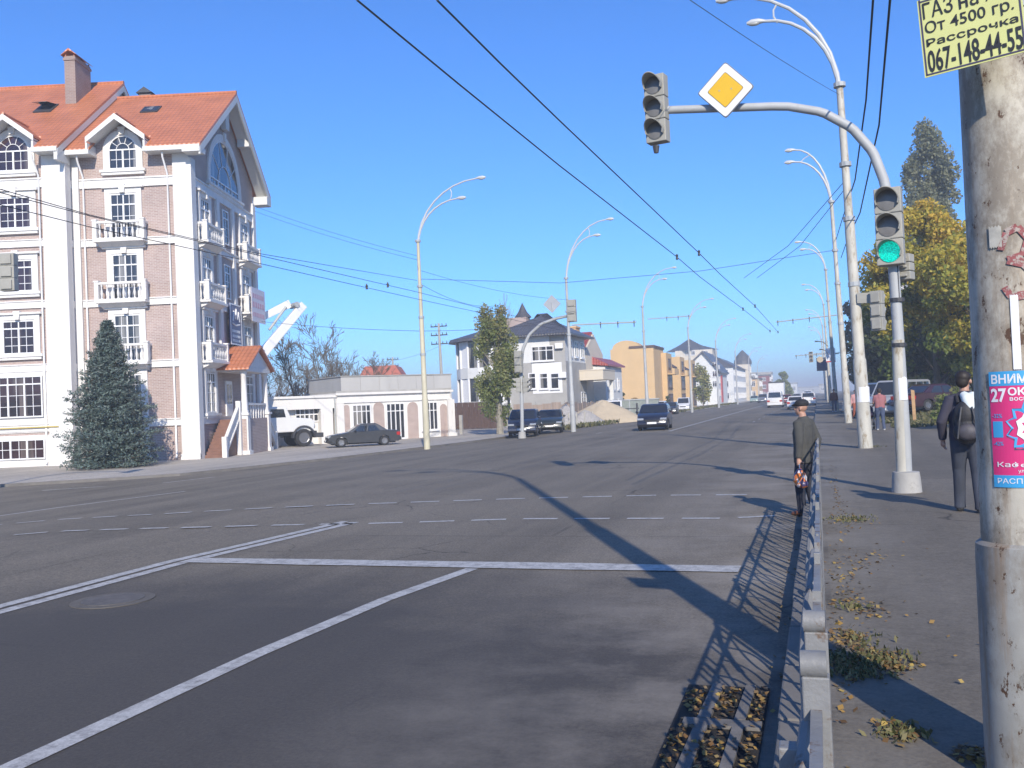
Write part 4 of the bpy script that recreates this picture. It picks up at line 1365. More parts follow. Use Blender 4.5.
# gate wing to the left of it, with the shaded opening the lorry stands in front of
ga = thing('white_gate_wing', 'white gateway wing with a barred window behind the white lorry', 'building', A, rot)
b = MB(); zg = zt - .12
b.box(XL - 6, -.02, .6, 5, -.5, zg - .3); b.box(XL - 6, -.02, .0, .597, zg - .75, zg)
s0, s1 = an.f(321, 420)[0], -.3
b.box(s0, s1, .0, .597, -.5, zg - .752); b.box(XL - 6, XL, 0, .597, -.5, zg - .752)
b.build('wall', mat_white, ga)
b = MB(); b.box(XL - 6.1, .0, -.12, 5, zg + .002, zg + .16); b.build('cornice', mat_white, ga)
b = MB(); b.tube([(-.16, -.06, zt), (-.16, -.06, 0)], .05, 6); b.build('downpipe', mat_metal_grey, ga)
s0, z1 = an.f(295, 408, .6); s1, z0 = an.f(318, 421, .6)
b = MB()
for i in range(6): b.box(s0 + (s1 - s0) * i / 5 - .035, s0 + (s1 - s0) * i / 5 + .035, .5, .57, z0, z1)
for i in range(3): b.box(s0, s1, .51, .565, z0 + (z1 - z0) * i / 2 - .04, z0 + (z1 - z0) * i / 2 + .04)
w = b.build('window', mat_frame, ga); b = MB(); b.box(s0, s1, .575, .597, z0, z1); b.build('pane', mat_glass, w)
# the plain grey wall behind
A2 = DP(343, 440, 76.0); A2[2] = -.4
gw = Bld('grey_block', 'long plain pale grey rendered wall of a block behind the white annex', 'building', A2, rot)
mat_greywall = M('grey_render', (.46, .45, .43), .85, var=.07, scale=.6, stain=(.36, .34, .31), stretch=(1.5, 1.5, .25))
L2 = gw.f(452, 400)[0]; z2 = gw.f(395, 375.5)[1]
gw.part('wall', mat_greywall, lambda b: [b.box(L2 * i / 6 + .01, L2 * (i + 1) / 6 - .01, 0, 7, -.5, z2 - .05 + .01 * (i % 2)) for i in range(6)])
gw.part('coping', mat_concrete, lambda b: b.box(-.05, L2 + .05, -.06, 7.05, z2 - .03, z2 + .06))
# small red roofed house far behind
hs = Bld('red_roofed_cottage', 'small red roof peeping over the grey wall among bare trees', 'house', DP(362, 400, 120)[:3] * [1, 1, 0] + [0, 0, -.4], YAW)
zr = hs.f(372, 371)[1]
hs.part('wall', mat_white, lambda b: b.box(0, 5, 0, 6, -.3, zr - .9))
hs.part('roof', M('far_red_roof', (.42, .12, .08), .7), lambda b: b.prism([(-.4, zr - 1.0), (5.4, zr - 1.0), (4.4, zr + .6), (.6, zr + .6)], -.4, 6.4))

# ---- white and grey house with the dark hipped roof
mat_slate = M_rooftile('dark_grey_roof_sheets', (.085, .082, .088), .3, .35)
mat_cream = M('cream_render', (.62, .55, .44), .8, var=.06, scale=.7)
mat_hwhite = M('white_house_render', (.66, .66, .64), .8, var=.05, scale=.6, stain=(.50, .49, .46))
mat_hgrey = M('bare_cement_render', (.36, .35, .33), .9, var=.12, scale=.9, stain=(.27, .26, .24))
XH, YH = -24.0, 92.5
h1 = Bld('white_grey_house', 'white and cement grey house with dark hipped roof, glazed round bay and side balcony', 'house', (XH, YH, lz(XH, YH) - .05))
ze = h1.f(567, 333)[1]; xl = h1.f(505, 380)[0]; xb = h1.f(450, 380)[0]
zmid = h1.f(545, 362)[1]
DEP = 8.6
h1.part('wall', mat_hwhite, lambda b: (b.box(xl, 0, 0, DEP, zmid, ze), b.box(xl, -1.6, -.06, -.004, zmid, ze - .05)))
h1.part('lower_wall', mat_hgrey, lambda b: (b.box(xl, .05, -.05, DEP, -.5, zmid - .003), b.box(-1.55, .04, -.045, -.003, zmid + .003, ze - .05)))
q0 = h1.f(534, 388); q1 = h1.f(562, 371)
h1.part('window_surround', mat_frame, lambda b: b.box(q0[0] - .1, q1[0], -.09, -.055, q0[1] - .6, q1[1] + 0.9))
h1.win((532, 346, 554, 361), cols=3, off=-.06)
for p0, p1 in ((529, 536.5), (540, 548.5), (551, 559.5)): h1.win((p0, 373, p1, 389), cols=1, off=-.09)
xa, za = h1.f(554, 348)
h1.part('air_conditioner', mat_frame, lambda b: b.box(xa + .2, xa + 1.0, -.42, -.08, za - .1, za + .45), bevel=.03)
xa, za = h1.f(563, 375)
h1.part('air_conditioner', mat_frame, lambda b: b.box(xa - .4, xa + .4, -.42, -.06, za - .3, za + .3), bevel=.03)
# round bay: two glazed storeys
bc = (xl - 2.2, 2.4); br = abs(xb - xl) * .62
def baywall(z0, z1, r, a0=150, a1=345, n=10):
    return lambda b: b.prism([(bc[0] + r * math.cos(R(a0 + (a1 - a0) * i / n)), bc[1] + r * math.sin(R(a0 + (a1 - a0) * i / n))) for i in range(n + 1)] + [(xl + .1, bc[1] + 1.5)], z0, z1, 'z')
zb = [h1.f(470, y)[1] for y in (428, 404, 379, 372, 344)]
mat_brownfence = M('dark_brown_panels', (.085, .05, .04), .7, var=.2)
h1.part('bay_base', mat_brownfence, baywall(-.5, zb[1] - .3, br * .94))
h1.part('bay_floor', mat_hwhite, baywall(zb[1] - .297, zb[1] + .2, br))
o1 = h1.part('bay_glazing', mat_glass, baywall(zb[1] + .203, zb[2] - .003, br * .95))
h1.part('bay_floor', mat_hwhite, baywall(zb[2], zb[3] + .35, br))
o2 = h1.part('bay_glazing', mat_glass, baywall(zb[3] + .353, zb[4] + .2, br * .95))
for o, z0, z1 in ((o1, zb[1] + .2, zb[2]), (o2, zb[3] + .35, zb[4] + .2)):
    b = MB(); n = 10
    for i in range(n + 1):
        a = R(150 + 195 * i / n); c = (bc[0] + br * .97 * math.cos(a), bc[1] + br * .97 * math.sin(a))
        b.tube([(c[0], c[1], z0 + .005), (c[0], c[1], z1 - .005)], .13, 6)
        if i < n and i % 3 == 1:
            a2 = R(150 + 195 * (i + 1) / n); c2 = (bc[0] + br * .97 * math.cos(a2), bc[1] + br * .97 * math.sin(a2))
            b.add([(c[0], c[1], z0 + .02), (c2[0], c2[1], z0 + .02), (c2[0], c2[1], z1 - .02), (c[0], c[1], z1 - .02)], [(0, 1, 2, 3)])
    b.build('glazing_bars', mat_frame, o)
h1.part('bay_roof', mat_slate, lambda b: b.tube([(bc[0], bc[1], zb[4] + .203), (bc[0], bc[1], zb[4] + .5), (bc[0], bc[1], zb[4] + 1.4)], [br * 1.22, br * 1.18, br * .3], 14))
# main hipped roof with a small gablet of brick
zpk = h1.f(524, 309, 6)[1]
def hip(b):
    x0, x1, y0, y1 = xl - 1.8, .9, -1.0, DEP + 1
    m0, m1, ym = xl + 3.6, -4.0, DEP / 2
    zp = zpk - .8
    v = [(x0, y0, ze), (x1, y0, ze), (x1, y1, ze), (x0, y1, ze), (m0, ym, zp), (m1, ym, zp)]
    b.add(v + [(x, y, z - .16) for x, y, z in v[:4]], [(0, 1, 5, 4), (1, 2, 5), (2, 3, 4, 5), (3, 0, 4), (6, 7, 1, 0), (7, 8, 2, 1), (8, 9, 3, 2), (9, 6, 0, 3), (9, 8, 7, 6)])
h1.part('roof', mat_slate, hip)
h1.part('spire', mat_slate, lambda b: b.tube([(-5.6, DEP / 2, zpk - 1.1), (-5.6, DEP / 2, zpk - .5), (-5.6, DEP / 2, zpk + .5)], [1.0, .5, .02], 8))
xg, zg_ = h1.f(516, 317, 3.5)
h1.part('gablet', mat_brick, lambda b: b.box(xg - 1.7, xg + 1.2, 3.2, 4.6, zg_ - 1.6, zg_ - .1))
# side: upper windows and the long balcony
for y0 in (1.2, 3.8, 6.4): h1.win((y0, zmid + .5, y0 + 1.5, zmid + 2.2, 0), side=True, cols=2)
yb0 = h1.sd(580, 380)[0]; zbal = h1.sd(590, 372)[1]
h1.part('balcony', mat_cream, lambda b: (b.box(.003, 2.6, 5.5, DEP + 3, zbal - 1.0, zbal - .0), b.box(.0, 2.65, 5.45, DEP + 3.05, zbal + .003, zbal + .1)))
h1.part('balcony_post', mat_hwhite, lambda b: b.box(2.1, 2.5, DEP + 2.3, DEP + 2.8, -.4, zbal - 1.003))
h1.win((5.8, 1.2, 8.0, 3.2, 0), side=True, cols=2)

# ---- cream house with red roofs
mat_redroof = M_rooftile('dark_red_roof', (.33, .06, .05), .3, .3)
h2 = Bld('red_roofed_house', 'cream and white house with steep red roof and orange chimneys next to the grey house', 'house', (-23.8, 102.5, lz(-23.8, 102.5) - .05))
z2e = h2.f(590, 352, 2)[1]; z2r = h2.f(592, 336, 4.5)[1]
h2.part('wall', mat_cream, lambda b: (b.box(-11, -.5, 0, 9, -.5, z2e), b.prism([(0, z2e), (9, z2e), (4.5, z2r + .2)], -11, -.501, 'x')))
h2.part('wing', mat_hwhite, lambda b: b.box(-.497, .9, 3.5, 13, -.5, z2e - 1.6))
h2.part('roof', mat_redroof, lambda b: (b.prism([(-.6, z2e - .3), (4.5, z2r + .5), (9.6, z2e - .3), (9.6, z2e - .5), (4.5, z2r + .25), (-.6, z2e - .5)], -11.5, -.7, 'x')))
h2.part('wing_roof', mat_redroof, lambda b: b.prism([(-.49, z2e - .5), (1.3, z2e - 1.4), (1.3, z2e - 1.6), (-.49, z2e - 1.4)], 3.2, 13.4))
mat_orange = M('orange_brick_render', (.60, .41, .205), .85, var=.08, scale=.7)
for u in (-5.4, -3.4): h2.part('chimney', mat_orange, lambda b: (b.box(u, u + 1.1, 3.4, 5.4, z2e + 1, z2r + 1.0), b.box(u - .1, u + 1.2, 3.3, 5.5, z2r + 1.002, z2r + 1.2)))
for y0 in (4.5, 7.3, 10): h2.win((y0, 3.4, y0 + 1.1, 4.8, 0), side=True, off=.9); h2.win((y0, .9, y0 + 1.1, 2.3, 0), side=True, off=.9)

# ---- orange terrace
h3 = Bld('orange_terrace', 'orange yellow terrace of three bays with arched party wall facing the viewer', 'building', (-24.0, 147, lz(-24, 147) - .05))
z3 = h3.f(640, 348)[1]; z3a = h3.f(626, 343)[1]; xl3 = h3.f(612, 380)[0]
def party(b):
    b.box(-6.8, 0, 0, 10, -.5, z3)
    xa = h3.f(626, 350)[0]
    b.prism([(xa - 2.6, z3 + .003)] + [(xa - 2.2, z3 + .003)] + [(xa + 2.2 * math.cos(R(180 - a)), z3 + .003 + (z3a - z3 + .4) * math.sin(R(a))) for a in range(15, 180, 15)] + [(xa + 2.2, z3 + .003)], 0, 4)
h3.part('wall', mat_orange, party)
xs_ = h3.f(640, 348)[0]
h3.part('coping', M('brown_coping', (.10, .06, .045), .7), lambda b: b.box(-3.8, .15, -.15, 10, z3 + .003, z3 + .35))
for i in range(3):
    y0 = 3 + i * 16
    h3.part('bay', mat_orange, lambda b: (b.box(-6, .8, y0 + 4.5, y0 + 10.5, -.5, z3 - .6 - i * .1), b.box(-6, -.6, y0 + 10.503, y0 + 15.99, -.5, z3 - 2.6)))
    h3.part('bay_roof', mat_brownfence, lambda b: b.prism([(.95, z3 - 2.7), (-3, z3 - .1), (-3, z3 - .4), (.95, z3 - 3.0)], y0 + 10.6, y0 + 15.8))
    for k, z0 in enumerate((.6, 3.7)):
        h3.win((y0 + 5.3, z0, y0 + 9.8, z0 + 2.2, 0), side=True, cols=3, off=.8, mat=mat_glass_red, frame=mat_brownfence)
        h3.win((y0 + 11.3, z0, y0 + 15.2, z0 + 2.2, 0), side=True, cols=3, off=-.6, mat=mat_glass_red, frame=mat_brownfence)
    h3.win((y0 + 6.3, 7, y0 + 8.8, 8.6, 0), side=True, cols=2, off=.8, mat=mat_glass_red, frame=mat_brownfence)
    h3.part('balcony', mat_orange, lambda b: (b.box(.803, 2.0, y0 + 5, y0 + 10, 5.95, 6.1), b.box(1.85, 2.0, y0 + 5, y0 + 10, 6.103, 6.9)))

# ---- white gabled house, towers and flats beyond
h4 = Bld('white_gabled_house', 'white gabled house with small dark roofed bay and red side shutters', 'house', (-22.0, 226, -.4))
z4e = h4.f(722, 370)[1]; xg = h4.f(703, 360)[0]; z4p = h4.f(700, 351)[1]; xl4 = h4.f(684, 380)[0]
h4.part('wall', mat_hwhite, lambda b: b.prism([(xl4, -.5), (0, -.5), (0, z4e), (xg, z4p - .3), (xl4, z4e + .4)], 0, 22))
def gab(b):
    for x0, z0 in ((xl4 - .6, z4e + .1), (.6, z4e - .3)):
        b.prism([(x0, z0), (xg, z4p), (xg, z4p - .35), (x0, z0 - .35)], -.8, 22.6)
h4.part('roof', mat_slate, gab)
xb4 = h4.f(699, 380)[0]; zb4 = h4.f(699, 378)[1]
h4.part('bay', mat_hwhite, lambda b: b.box(xb4 - 1.9, xb4 + 1.9, -2, -.003, -.5, zb4))
h4.part('bay_roof', mat_slate, lambda b: b.tube([(xb4, -1, zb4 + .003), (xb4, -1, zb4 + 1.6)], [3.0, .05], 4))
mat_redpanel = M('red_panels', (.42, .05, .05), .6)
for z0 in (2.0, 5.0, 7.6):
    o = h4.win((1.0, z0, 4.0, z0 + 1.7, 0), side=True, mat=mat_glass_red)
h4.part('shutter_strip', mat_redpanel, lambda b: b.box(.003, .25, 5.5, 8.0, .5, z4e - 1.0))
h4.win((686, 364, 689.5, 370.5), cols=2); h4.win((712, 362, 717, 367), cols=2, mat=mat_glass_red); h4.win((712.5, 371, 717, 377), cols=2, mat=mat_glass_red); h4.win((712.5, 381, 717, 387), cols=2)

h5 = Bld('dark_roofed_villa', 'tall cream villa with dark pyramid roof rising behind the white gable', 'house', (-27.0, 262, -.4))
z5 = h5.f(694, 350)[1]; xa5, xb5 = h5.f(675, 350)[0], h5.f(712, 350)[0]; zp5 = h5.f(686, 338)[1]
h5.part('wall', mat_cream, lambda b: b.box(xa5, xb5, 0, 14, -.5, z5))
xc5 = h5.f(687, 345)[0]
h5.part('roof', mat_slate, lambda b: (b.tube([(xc5, 5, z5 + .003), (xc5, 5, z5 + (zp5 - z5) * .5), (xc5, 5, zp5)], [6.6, 2.9, .1], 4), b.tube([(xb5 - 3, 5, z5 + .004), (xb5 - 3, 5, z5 + 1.2)], [4.6, .4], 4)))
for p in (685, 691, 704): h5.win((p, 350.5, p + 4, 355), cols=2)

def flats(name, label, ox, oy, w, d, h, floors, mat, roofmat, roof_h, group=None, ww=1.5, step=3.2, roofkind='hip'):
    B = Bld(name, label, 'building', (ox, oy, -.3), 0, group)
    B.part('wall', mat, lambda b: b.box(-w, 0, 0, d, -.5, h))
    fh = h / floors
    for k in range(floors):
        z0 = fh * k + fh * .3
        for y0 in np.arange(1.2, d - ww, step): B.win((y0, z0, y0 + ww, z0 + fh * .52, 0), side=True, cols=2, fr=.12)
        for x0 in np.arange(-w + .8, -ww, step): B.win((x0, z0, x0 + ww, z0 + fh * .52, 0), cols=2, fr=.12)
    if roofkind == 'hip':
        def rf(b):
            x0, x1, y0, y1 = -w - .5, .6, -.6, d + .6
            m = min(w, d) / 2
            v = [(x0, y0, h), (x1, y0, h), (x1, y1, h), (x0, y1, h), (-w / 2, m, h + roof_h), (-w / 2, d - m, h + roof_h)]
            b.add(v, [(0, 1, 4), (1, 2, 5, 4), (2, 3, 5), (3, 0, 4, 5), (3, 2, 1, 0)])
        B.part('roof', roofmat, rf)
    elif roofkind == 'flat':
        B.part('roof', roofmat, lambda b: b.box(-w - .2, .2, -.2, d + .2, h + .003, h + roof_h))
    elif roofkind == 'cone':
        B.part('roof', roofmat, lambda b: b.lathe([(w * .62, h + .003), (w * .6, h + roof_h * .25), (w * .42, h + roof_h * .6), (.05, h + roof_h)], (-w / 2, d / 2, 0), 12))
    return B
flats('white_flats', 'white block of flats with rows of balconies under a dark mansard roof', -21.5, 262, 10, 46, 9.6, 3, mat_hwhite, mat_slate, 3.2)
bb = flats('corner_tower', 'slim cream tower with a dark bell shaped roof at the end of the white flats', -20.4, 312, 4.6, 6, 11.6, 3, mat_cream, mat_slate, 4.8, roofkind='cone')
flats('orange_house', 'low orange brick house beyond the tower', -20.5, 360, 10, 22, 7.4, 2, mat_orange, M('dark_flat_roof', (.09, .08, .08), .8), .5, roofkind='flat')
flats('red_brick_house', 'deep red house front beside the orange brick house', -19.5, 420, 7, 16, 9.6, 3, M('deep_red_brick', (.22, .06, .05), .85), mat_slate, .6, roofkind='flat')
flats('pale_tower_block', 'pale yellow block rising behind the red house far down the avenue', -21, 470, 9, 18, 11.5, 3, mat_cream, mat_concrete, .8, roofkind='flat')
flats('white_low_house', 'small white house with dark windows between the tower and the red house', -23, 385, 9, 12, 10.0, 3, mat_hwhite, mat_concrete, .5, roofkind='flat')
# far end of the avenue
for i, (px0, px1, py, dist, mt, lb) in enumerate(((785, 797, 383.5, 700, mat_hwhite, 'low white building far beyond the tapering poplar'), (819, 830, 384.5, 640, mat_greywall, 'hazy grey building at the far end of the avenue'), (797, 819, 387.5, 900, mat_greywall, 'long hazy low block closing the far end of the avenue'))):
    p0 = YP(px0, py, dist); p1 = YP(px1, py, dist)
    B = Bld('far_building', lb, 'building', (p1[0], dist, -.3))
    B.part('wall', mt, lambda b: b.box(-(p1[0] - p0[0]), 0, 0, 20, -.5, p0[2]))
    B.part('roof', mat_concrete, lambda b: b.box(-(p1[0] - p0[0]) - .5, .5, -.5, 20.5, p0[2] + .003, p0[2] + .7))
    for x0 in np.arange(-(p1[0] - p0[0]) + 1, -2, 4.0): B.win((x0, p0[2] * .4, x0 + 2, p0[2] * .75, 0), cols=2, fr=.2)
# tower block behind the yellow maple on the right
tb = Bld('panel_tower_block', 'pale pink and white tower block showing between the signal pole and the yellow maple', 'building', (YP(925, 300, 150)[0], 150, .5))
xl_ = tb.f(889, 300)[0]; zt_ = tb.f(905, 266)[1]
tb.part('wall', M('pale_pink_panels', (.50, .42, .40), .85), lambda b: b.box(xl_, 0, 0, 14, -1, zt_))
tb.part('roof_edge', mat_concrete, lambda b: b.box(xl_ - .2, .2, -.3, 14.2, zt_ + .003, zt_ + .7))
for k in range(7):
    zz = 1.5 + k * (zt_ - 2) / 7
    for x0 in (xl_ + .4, xl_ + 2.2, xl_ + 4.0):
        if x0 + 1.3 < 0: tb.win((x0, zz, x0 + 1.3, zz + 1.5, 0), cols=2)
    tb.part('balcony', mat_hwhite, lambda b: b.box(xl_ + .2, xl_ + 1.9, -1.2, -.003, zz - .9, zz - .1))

# ---- fences, piles and the building-site clutter in front of the houses
fw = Bld('board_fence', 'weathered grey brown board fence with light posts in front of the grey house', 'fence', (-22.3, 84.5, lz(-22.3, 84.5)), 0)
def boards(b):
    y = 0.0
    L_ = abs(fw.f(513, 400)[0])
    x = -L_
    k = 0
    while x < 0:
        b.box(x + .02, x + .9, -.03 - .04 * (k % 2), .03 - .04 * (k % 2), .0, 2.0 + .12 * math.sin(k * 2.1) + x * -.02); x += .92; k += 1
mat_fenceb = M('weathered_fence_boards', (.30, .235, .19), .85, var=.2, scale=1.1, stretch=(4, 4, .3))
fw.part('boards', mat_fenceb, boards)
def sideboards(b):
    for k in range(26): b.box(-.03 - .04 * (k % 2), .03 - .04 * (k % 2), .06 + k * .92, .06 + k * .92 + .88, 0, 2.0 + .1 * math.sin(k * 1.7))
fw.part('boards', mat_fenceb, sideboards)
fw.part('post', mat_concrete, lambda b: [b.box(-k * 2.76 - .07, -k * 2.76 + .07, .04, .16, -.2, 2.25) for k in range(5)])
bf = thing('brown_sheet_fence', 'dark brown sheet fence below the glazed bay', 'fence', (XH + xb - .5, 83, lz(XH + xb, 83)), 0)
b = MB(); Lb = abs(xb) - abs(fw.f(513, 400)[0]) + 1.4
for k in range(int(Lb / .3)): b.box(k * .3, k * .3 + .28, -.02 - .02 * (k % 2), .02 - .02 * (k % 2), .05, 2.5)
b.build('sheet', mat_brownfence, bf)
b = MB(); b.box(0, Lb, .03, .09, .4, .5); b.box(0, Lb, .03, .09, 2.0, 2.1); b.build('rail', mat_dark, bf)

mat_sand = M('pale_sand', (.46, .38, .27), .95, var=.1, scale=2, bump=.4)
mat_gravel = M('grey_gravel', (.36, .34, .32), .95, var=.3, scale=9, bump=.9)
def pile(name, label, c, rx, ry, h, mat, seed):
    r_ = random.Random(seed)
    t = Vector((c[0], c[1], lz(c[0], c[1]) - .03))
    b = MB(); n, m_ = 28, 9
    vs = [(0, 0, h)]
    ph = [r_.uniform(0, 6) for _ in range(4)]
    for j in range(1, m_ + 1):
        q = j / m_
        for k in range(n):
            a = 2 * math.pi * k / n
            w = 1 + .13 * math.sin(2 * a + ph[0]) + .08 * math.sin(5 * a + ph[1])
            z = h * (1 - q ** 1.15) * (1 + .08 * math.sin(3 * a + ph[2]) * q) + .03 * h * math.sin(7 * a + 9 * q + ph[3]) * (1 - q)
            vs.append((rx * q * w * math.cos(a), ry * q * w * math.sin(a), max(-.1, z) if j < m_ else -.15))
    fs = [(0, 1 + k, 1 + (k + 1) % n) for k in range(n)] + [(1 + j * n + k, 1 + (j + 1) * n + k, 1 + (j + 1) * n + (k + 1) % n, 1 + j * n + (k + 1) % n) for j in range(m_ - 1) for k in range(n)]
    b.add(vs, fs)
    o = b.build(name, mat, None, smooth=True); o.location = t
    return tag(o, label, 'heap')
pile('sand_heap', 'pale yellow sand heap tipped on the verge beside the board fence', YP(603, 410, 82), 3.6, 3.2, 2.05, mat_sand, 3)
pile('gravel_heap', 'grey gravel heap between the dark green car and the yellow sand', YP(566, 410, 79), 2.3, 2.0, 1.9, mat_gravel, 5)
pile('gravel_heap', 'smaller grey gravel heap touching the yellow sand heap', YP(585, 412, 78), 1.7, 1.6, 1.3, mat_gravel, 8)
# ================================================================== trees and plants
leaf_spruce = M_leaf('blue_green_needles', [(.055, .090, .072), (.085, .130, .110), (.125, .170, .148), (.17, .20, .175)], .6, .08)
leaf_poplar = M_leaf('autumn_poplar_leaves', [(.135, .18, .055), (.21, .25, .08), (.28, .29, .11), (.36, .30, .13)], .5, .42)
leaf_maple = M_leaf('yellow_maple_leaves', [(.11, .16, .04), (.20, .24, .05), (.36, .35, .06), (.58, .45, .065), (.62, .42, .06)], .5, .42)
leaf_silver = M_leaf('grey_green_poplar_leaves', [(.15, .165, .095), (.23, .24, .14), (.31, .31, .19)], .5, .4)
leaf_dark = M_leaf('dark_green_leaves', [(.032, .052, .022), (.055, .078, .030), (.095, .11, .04)], .5, .35)
leaf_green = M_leaf('young_green_leaves', [(.12, .165, .045), (.20, .23, .07), (.36, .32, .09)], .5, .25)
leaf_dry = M_leaf('fallen_leaf_colours', [(.09, .055, .028), (.20, .11, .04), (.34, .21, .06), (.16, .12, .08), (.42, .30, .08)], .7, .1)
leaf_grass = M_leaf('grass_blades', [(.07, .085, .03), (.13, .125, .055), (.22, .19, .10)], .7, .15)

# blue spruce before the brick building
def spruce(base, h, r0):
    t = thing('blue_spruce', 'dense conical blue green spruce on the pavement before the brick building', 'tree', base)
    r_ = np.random.default_rng(4)
    b = MB(); b.tube([(0, 0, -.1), (0, 0, h * .5), (0, 0, h * .97)], [.16, .09, .015], 8)
    b.build('trunk', mat_bark, t)
    cen, tin, br = [], [], MB()
    z = .12
    while z < h - .12:
        q = z / h
        rr = r0 * (1 - q) ** .78 * (1 if q > .12 else .82 + 1.5 * q) * r_.uniform(.82, 1.16) + .06
        nb = int(9 + 9 * (1 - q))
        a0 = r_.uniform(0, 6.28)
        for k in range(nb):
            a = a0 + 2 * math.pi * k / nb + r_.normal(0, .12)
            L_ = rr * r_.uniform(.72, 1.14)
            lift = .28 + .55 * q
            tip = np.array([math.cos(a) * L_, math.sin(a) * L_, z + L_ * lift * .45 - .10 * L_])
            root = np.array([0, 0, z])
            if L_ > .3: br.tube([root, root + (tip - root) * .5 + [0, 0, -.05 * L_], tip], [.022, .015, .006], 4, caps=False)
            m_ = int(46 * L_ + 18)
            tt = r_.random(m_) ** .6
            c = root + (tip - root) * tt[:, None]
            side = np.array([-math.sin(a), math.cos(a), 0])
            sp = (1 - tt * .75) * .42 * L_ + .05
            c += side * (r_.uniform(-1, 1, m_) * sp)[:, None]
            c[:, 2] += r_.normal(0, .055, m_) + np.abs(r_.normal(0, .05, m_)) - .12 * (1 - np.abs(2 * tt - 1)) * L_ * .3
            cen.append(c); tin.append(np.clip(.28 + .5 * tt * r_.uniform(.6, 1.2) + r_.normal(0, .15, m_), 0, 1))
        z += .17 - .05 * q
    br.build('branches', mat_bark, t)
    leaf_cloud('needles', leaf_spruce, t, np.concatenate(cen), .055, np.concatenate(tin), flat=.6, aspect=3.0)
p = G(112, 467.5, PAV)
spruce(p, 6.95, 2.34)

p = DP(500, 430, 68.0)
crown_tree('poplar', 'columnar green poplar with thin yellowing top before the grey house', 'tree', (p[0], p[1], lz(p[0], p[1])), 9.3, 1.0, (1.55, 1.55), leaf_poplar, 17000, .115, (.36, .16, .3), 21, 70, mat_bark_pale, .24, shape='column', gap=.1, limbs=9)
random.seed(5)
tw = thing('bare_sapling', 'thin leafless sapling rising through the poplar top', 'tree', (p[0] + .5, p[1] + .6, lz(p[0], p[1])))
b = MB(); b.tube([(0, 0, 0), (.1, 0, 4), (0, 0, 7.4)], [.12, .09, .05], 6); b.build('trunk', mat_bark_pale, tw)
b = MB()
for k in range(9): branches(b, (0, 0, 5.2 + k * .28), (random.uniform(-.25, .25), random.uniform(-.25, .25), 1), 1.35, .035, 2, .22, .25, (2, 3), None, .7, .011)
b.build('crown', mat_bark_pale, tw)

for i, (px, d, h, sd_, lb) in enumerate(((296, 82, 10.2, 3, 'tall leafless tree with spreading branches behind the white gate wing'), (345, 94, 9.0, 8, 'leafless bushy tree behind the middle of the grey wall'),
                                  (372, 108, 8.6, 12, 'leafless tree above the red cottage roof'), (268, 92, 9.2, 17, 'leafless tree half hidden by the porch of the brick building'), (322, 98, 8.6, 23, 'leafless tree between the two bushier ones over the gate wing'))):
    p = DP(px, 430, d)
    bare_tree('bare_tree', lb, (p[0], p[1], -.4), h, sd_, 'leafless trees behind the annex', 6 if i < 2 else 5, .2, .6, 5)

# right side: yellow maple, tall poplar, dark trees
p = YP(938, 400, 64)
crown_tree('yellow_maple', 'big autumn maple, yellow orange above and green below, over the parked cars', 'tree', (p[0], 64, rz_(p[0], 64)), 12.6, 1.2, (4.0, 3.6), leaf_maple, 42000, .165, (.16, .2, .62), 31, 95, mat_bark, .2, gap=.35)
p = YP(998, 400, 60)
crown_tree('yellow_maple', 'smaller yellow green tree behind the near pole', 'tree', (p[0], 60, rz_(p[0], 60)), 10.2, 1.2, (3.6, 3.3), leaf_maple, 18000, .18, (.35, .2, .4), 37, 60, mat_bark, .16, gap=.35)
p = YP(941, 400, 104)
crown_tree('lombardy_poplar', 'tall slim grey green poplar rising behind the yellow maple', 'tree', (p[0], 104, .5), 27.3, 3.0, (2.5, 2.5), leaf_silver, 34000, .21, (.5, .2, .12), 44, 150, mat_bark_pale, .3, shape='column', gap=.05)
for i, (px, y, h, rx, lb) in enumerate(((889, 84, 10.0, 2.2, 'dark green tree just right of the second right hand lamp'), (886, 96, 9.5, 2.6, 'dark green tree behind the silver van'), (915, 98, 8.5, 3.6, 'dark green tree in the shade behind the maple'),
                                        (866, 120, 13, 2.2, 'dark green tree farthest along the right pavement'), (960, 80, 8, 4.5, 'dark green tree seen under the maple crown'), (1010, 70, 9, 4.5, 'dark green tree hidden mostly by the near pole'))):
    p = YP(px, 395, y)
    crown_tree('dark_tree', lb, 'tree', (p[0], y, rz_(p[0], y)), h, 1.0, (rx, rx), leaf_dark, 6500, .3, (.45, .2, .1), 50 + i, 46, mat_bark, .2, gap=.2, group='dark trees behind the parked cars')
p = YP(905, 408, 43)
for i, (px, py, y, h, rx) in enumerate(((958, 405, 40, 1.4, .9),)):
    p = YP(px, py, y)
    crown_tree('shrub', ('leafy green shrub beside the backpacker', 'low green shrub at the edge of the bank')[i], 'shrub', (p[0], y, rz_(p[0], y)), h, .1, (rx, rx), leaf_poplar, 1600, .1, (.4, .2, .2), 70 + i, 22, mat_bark, .03, gap=.2)
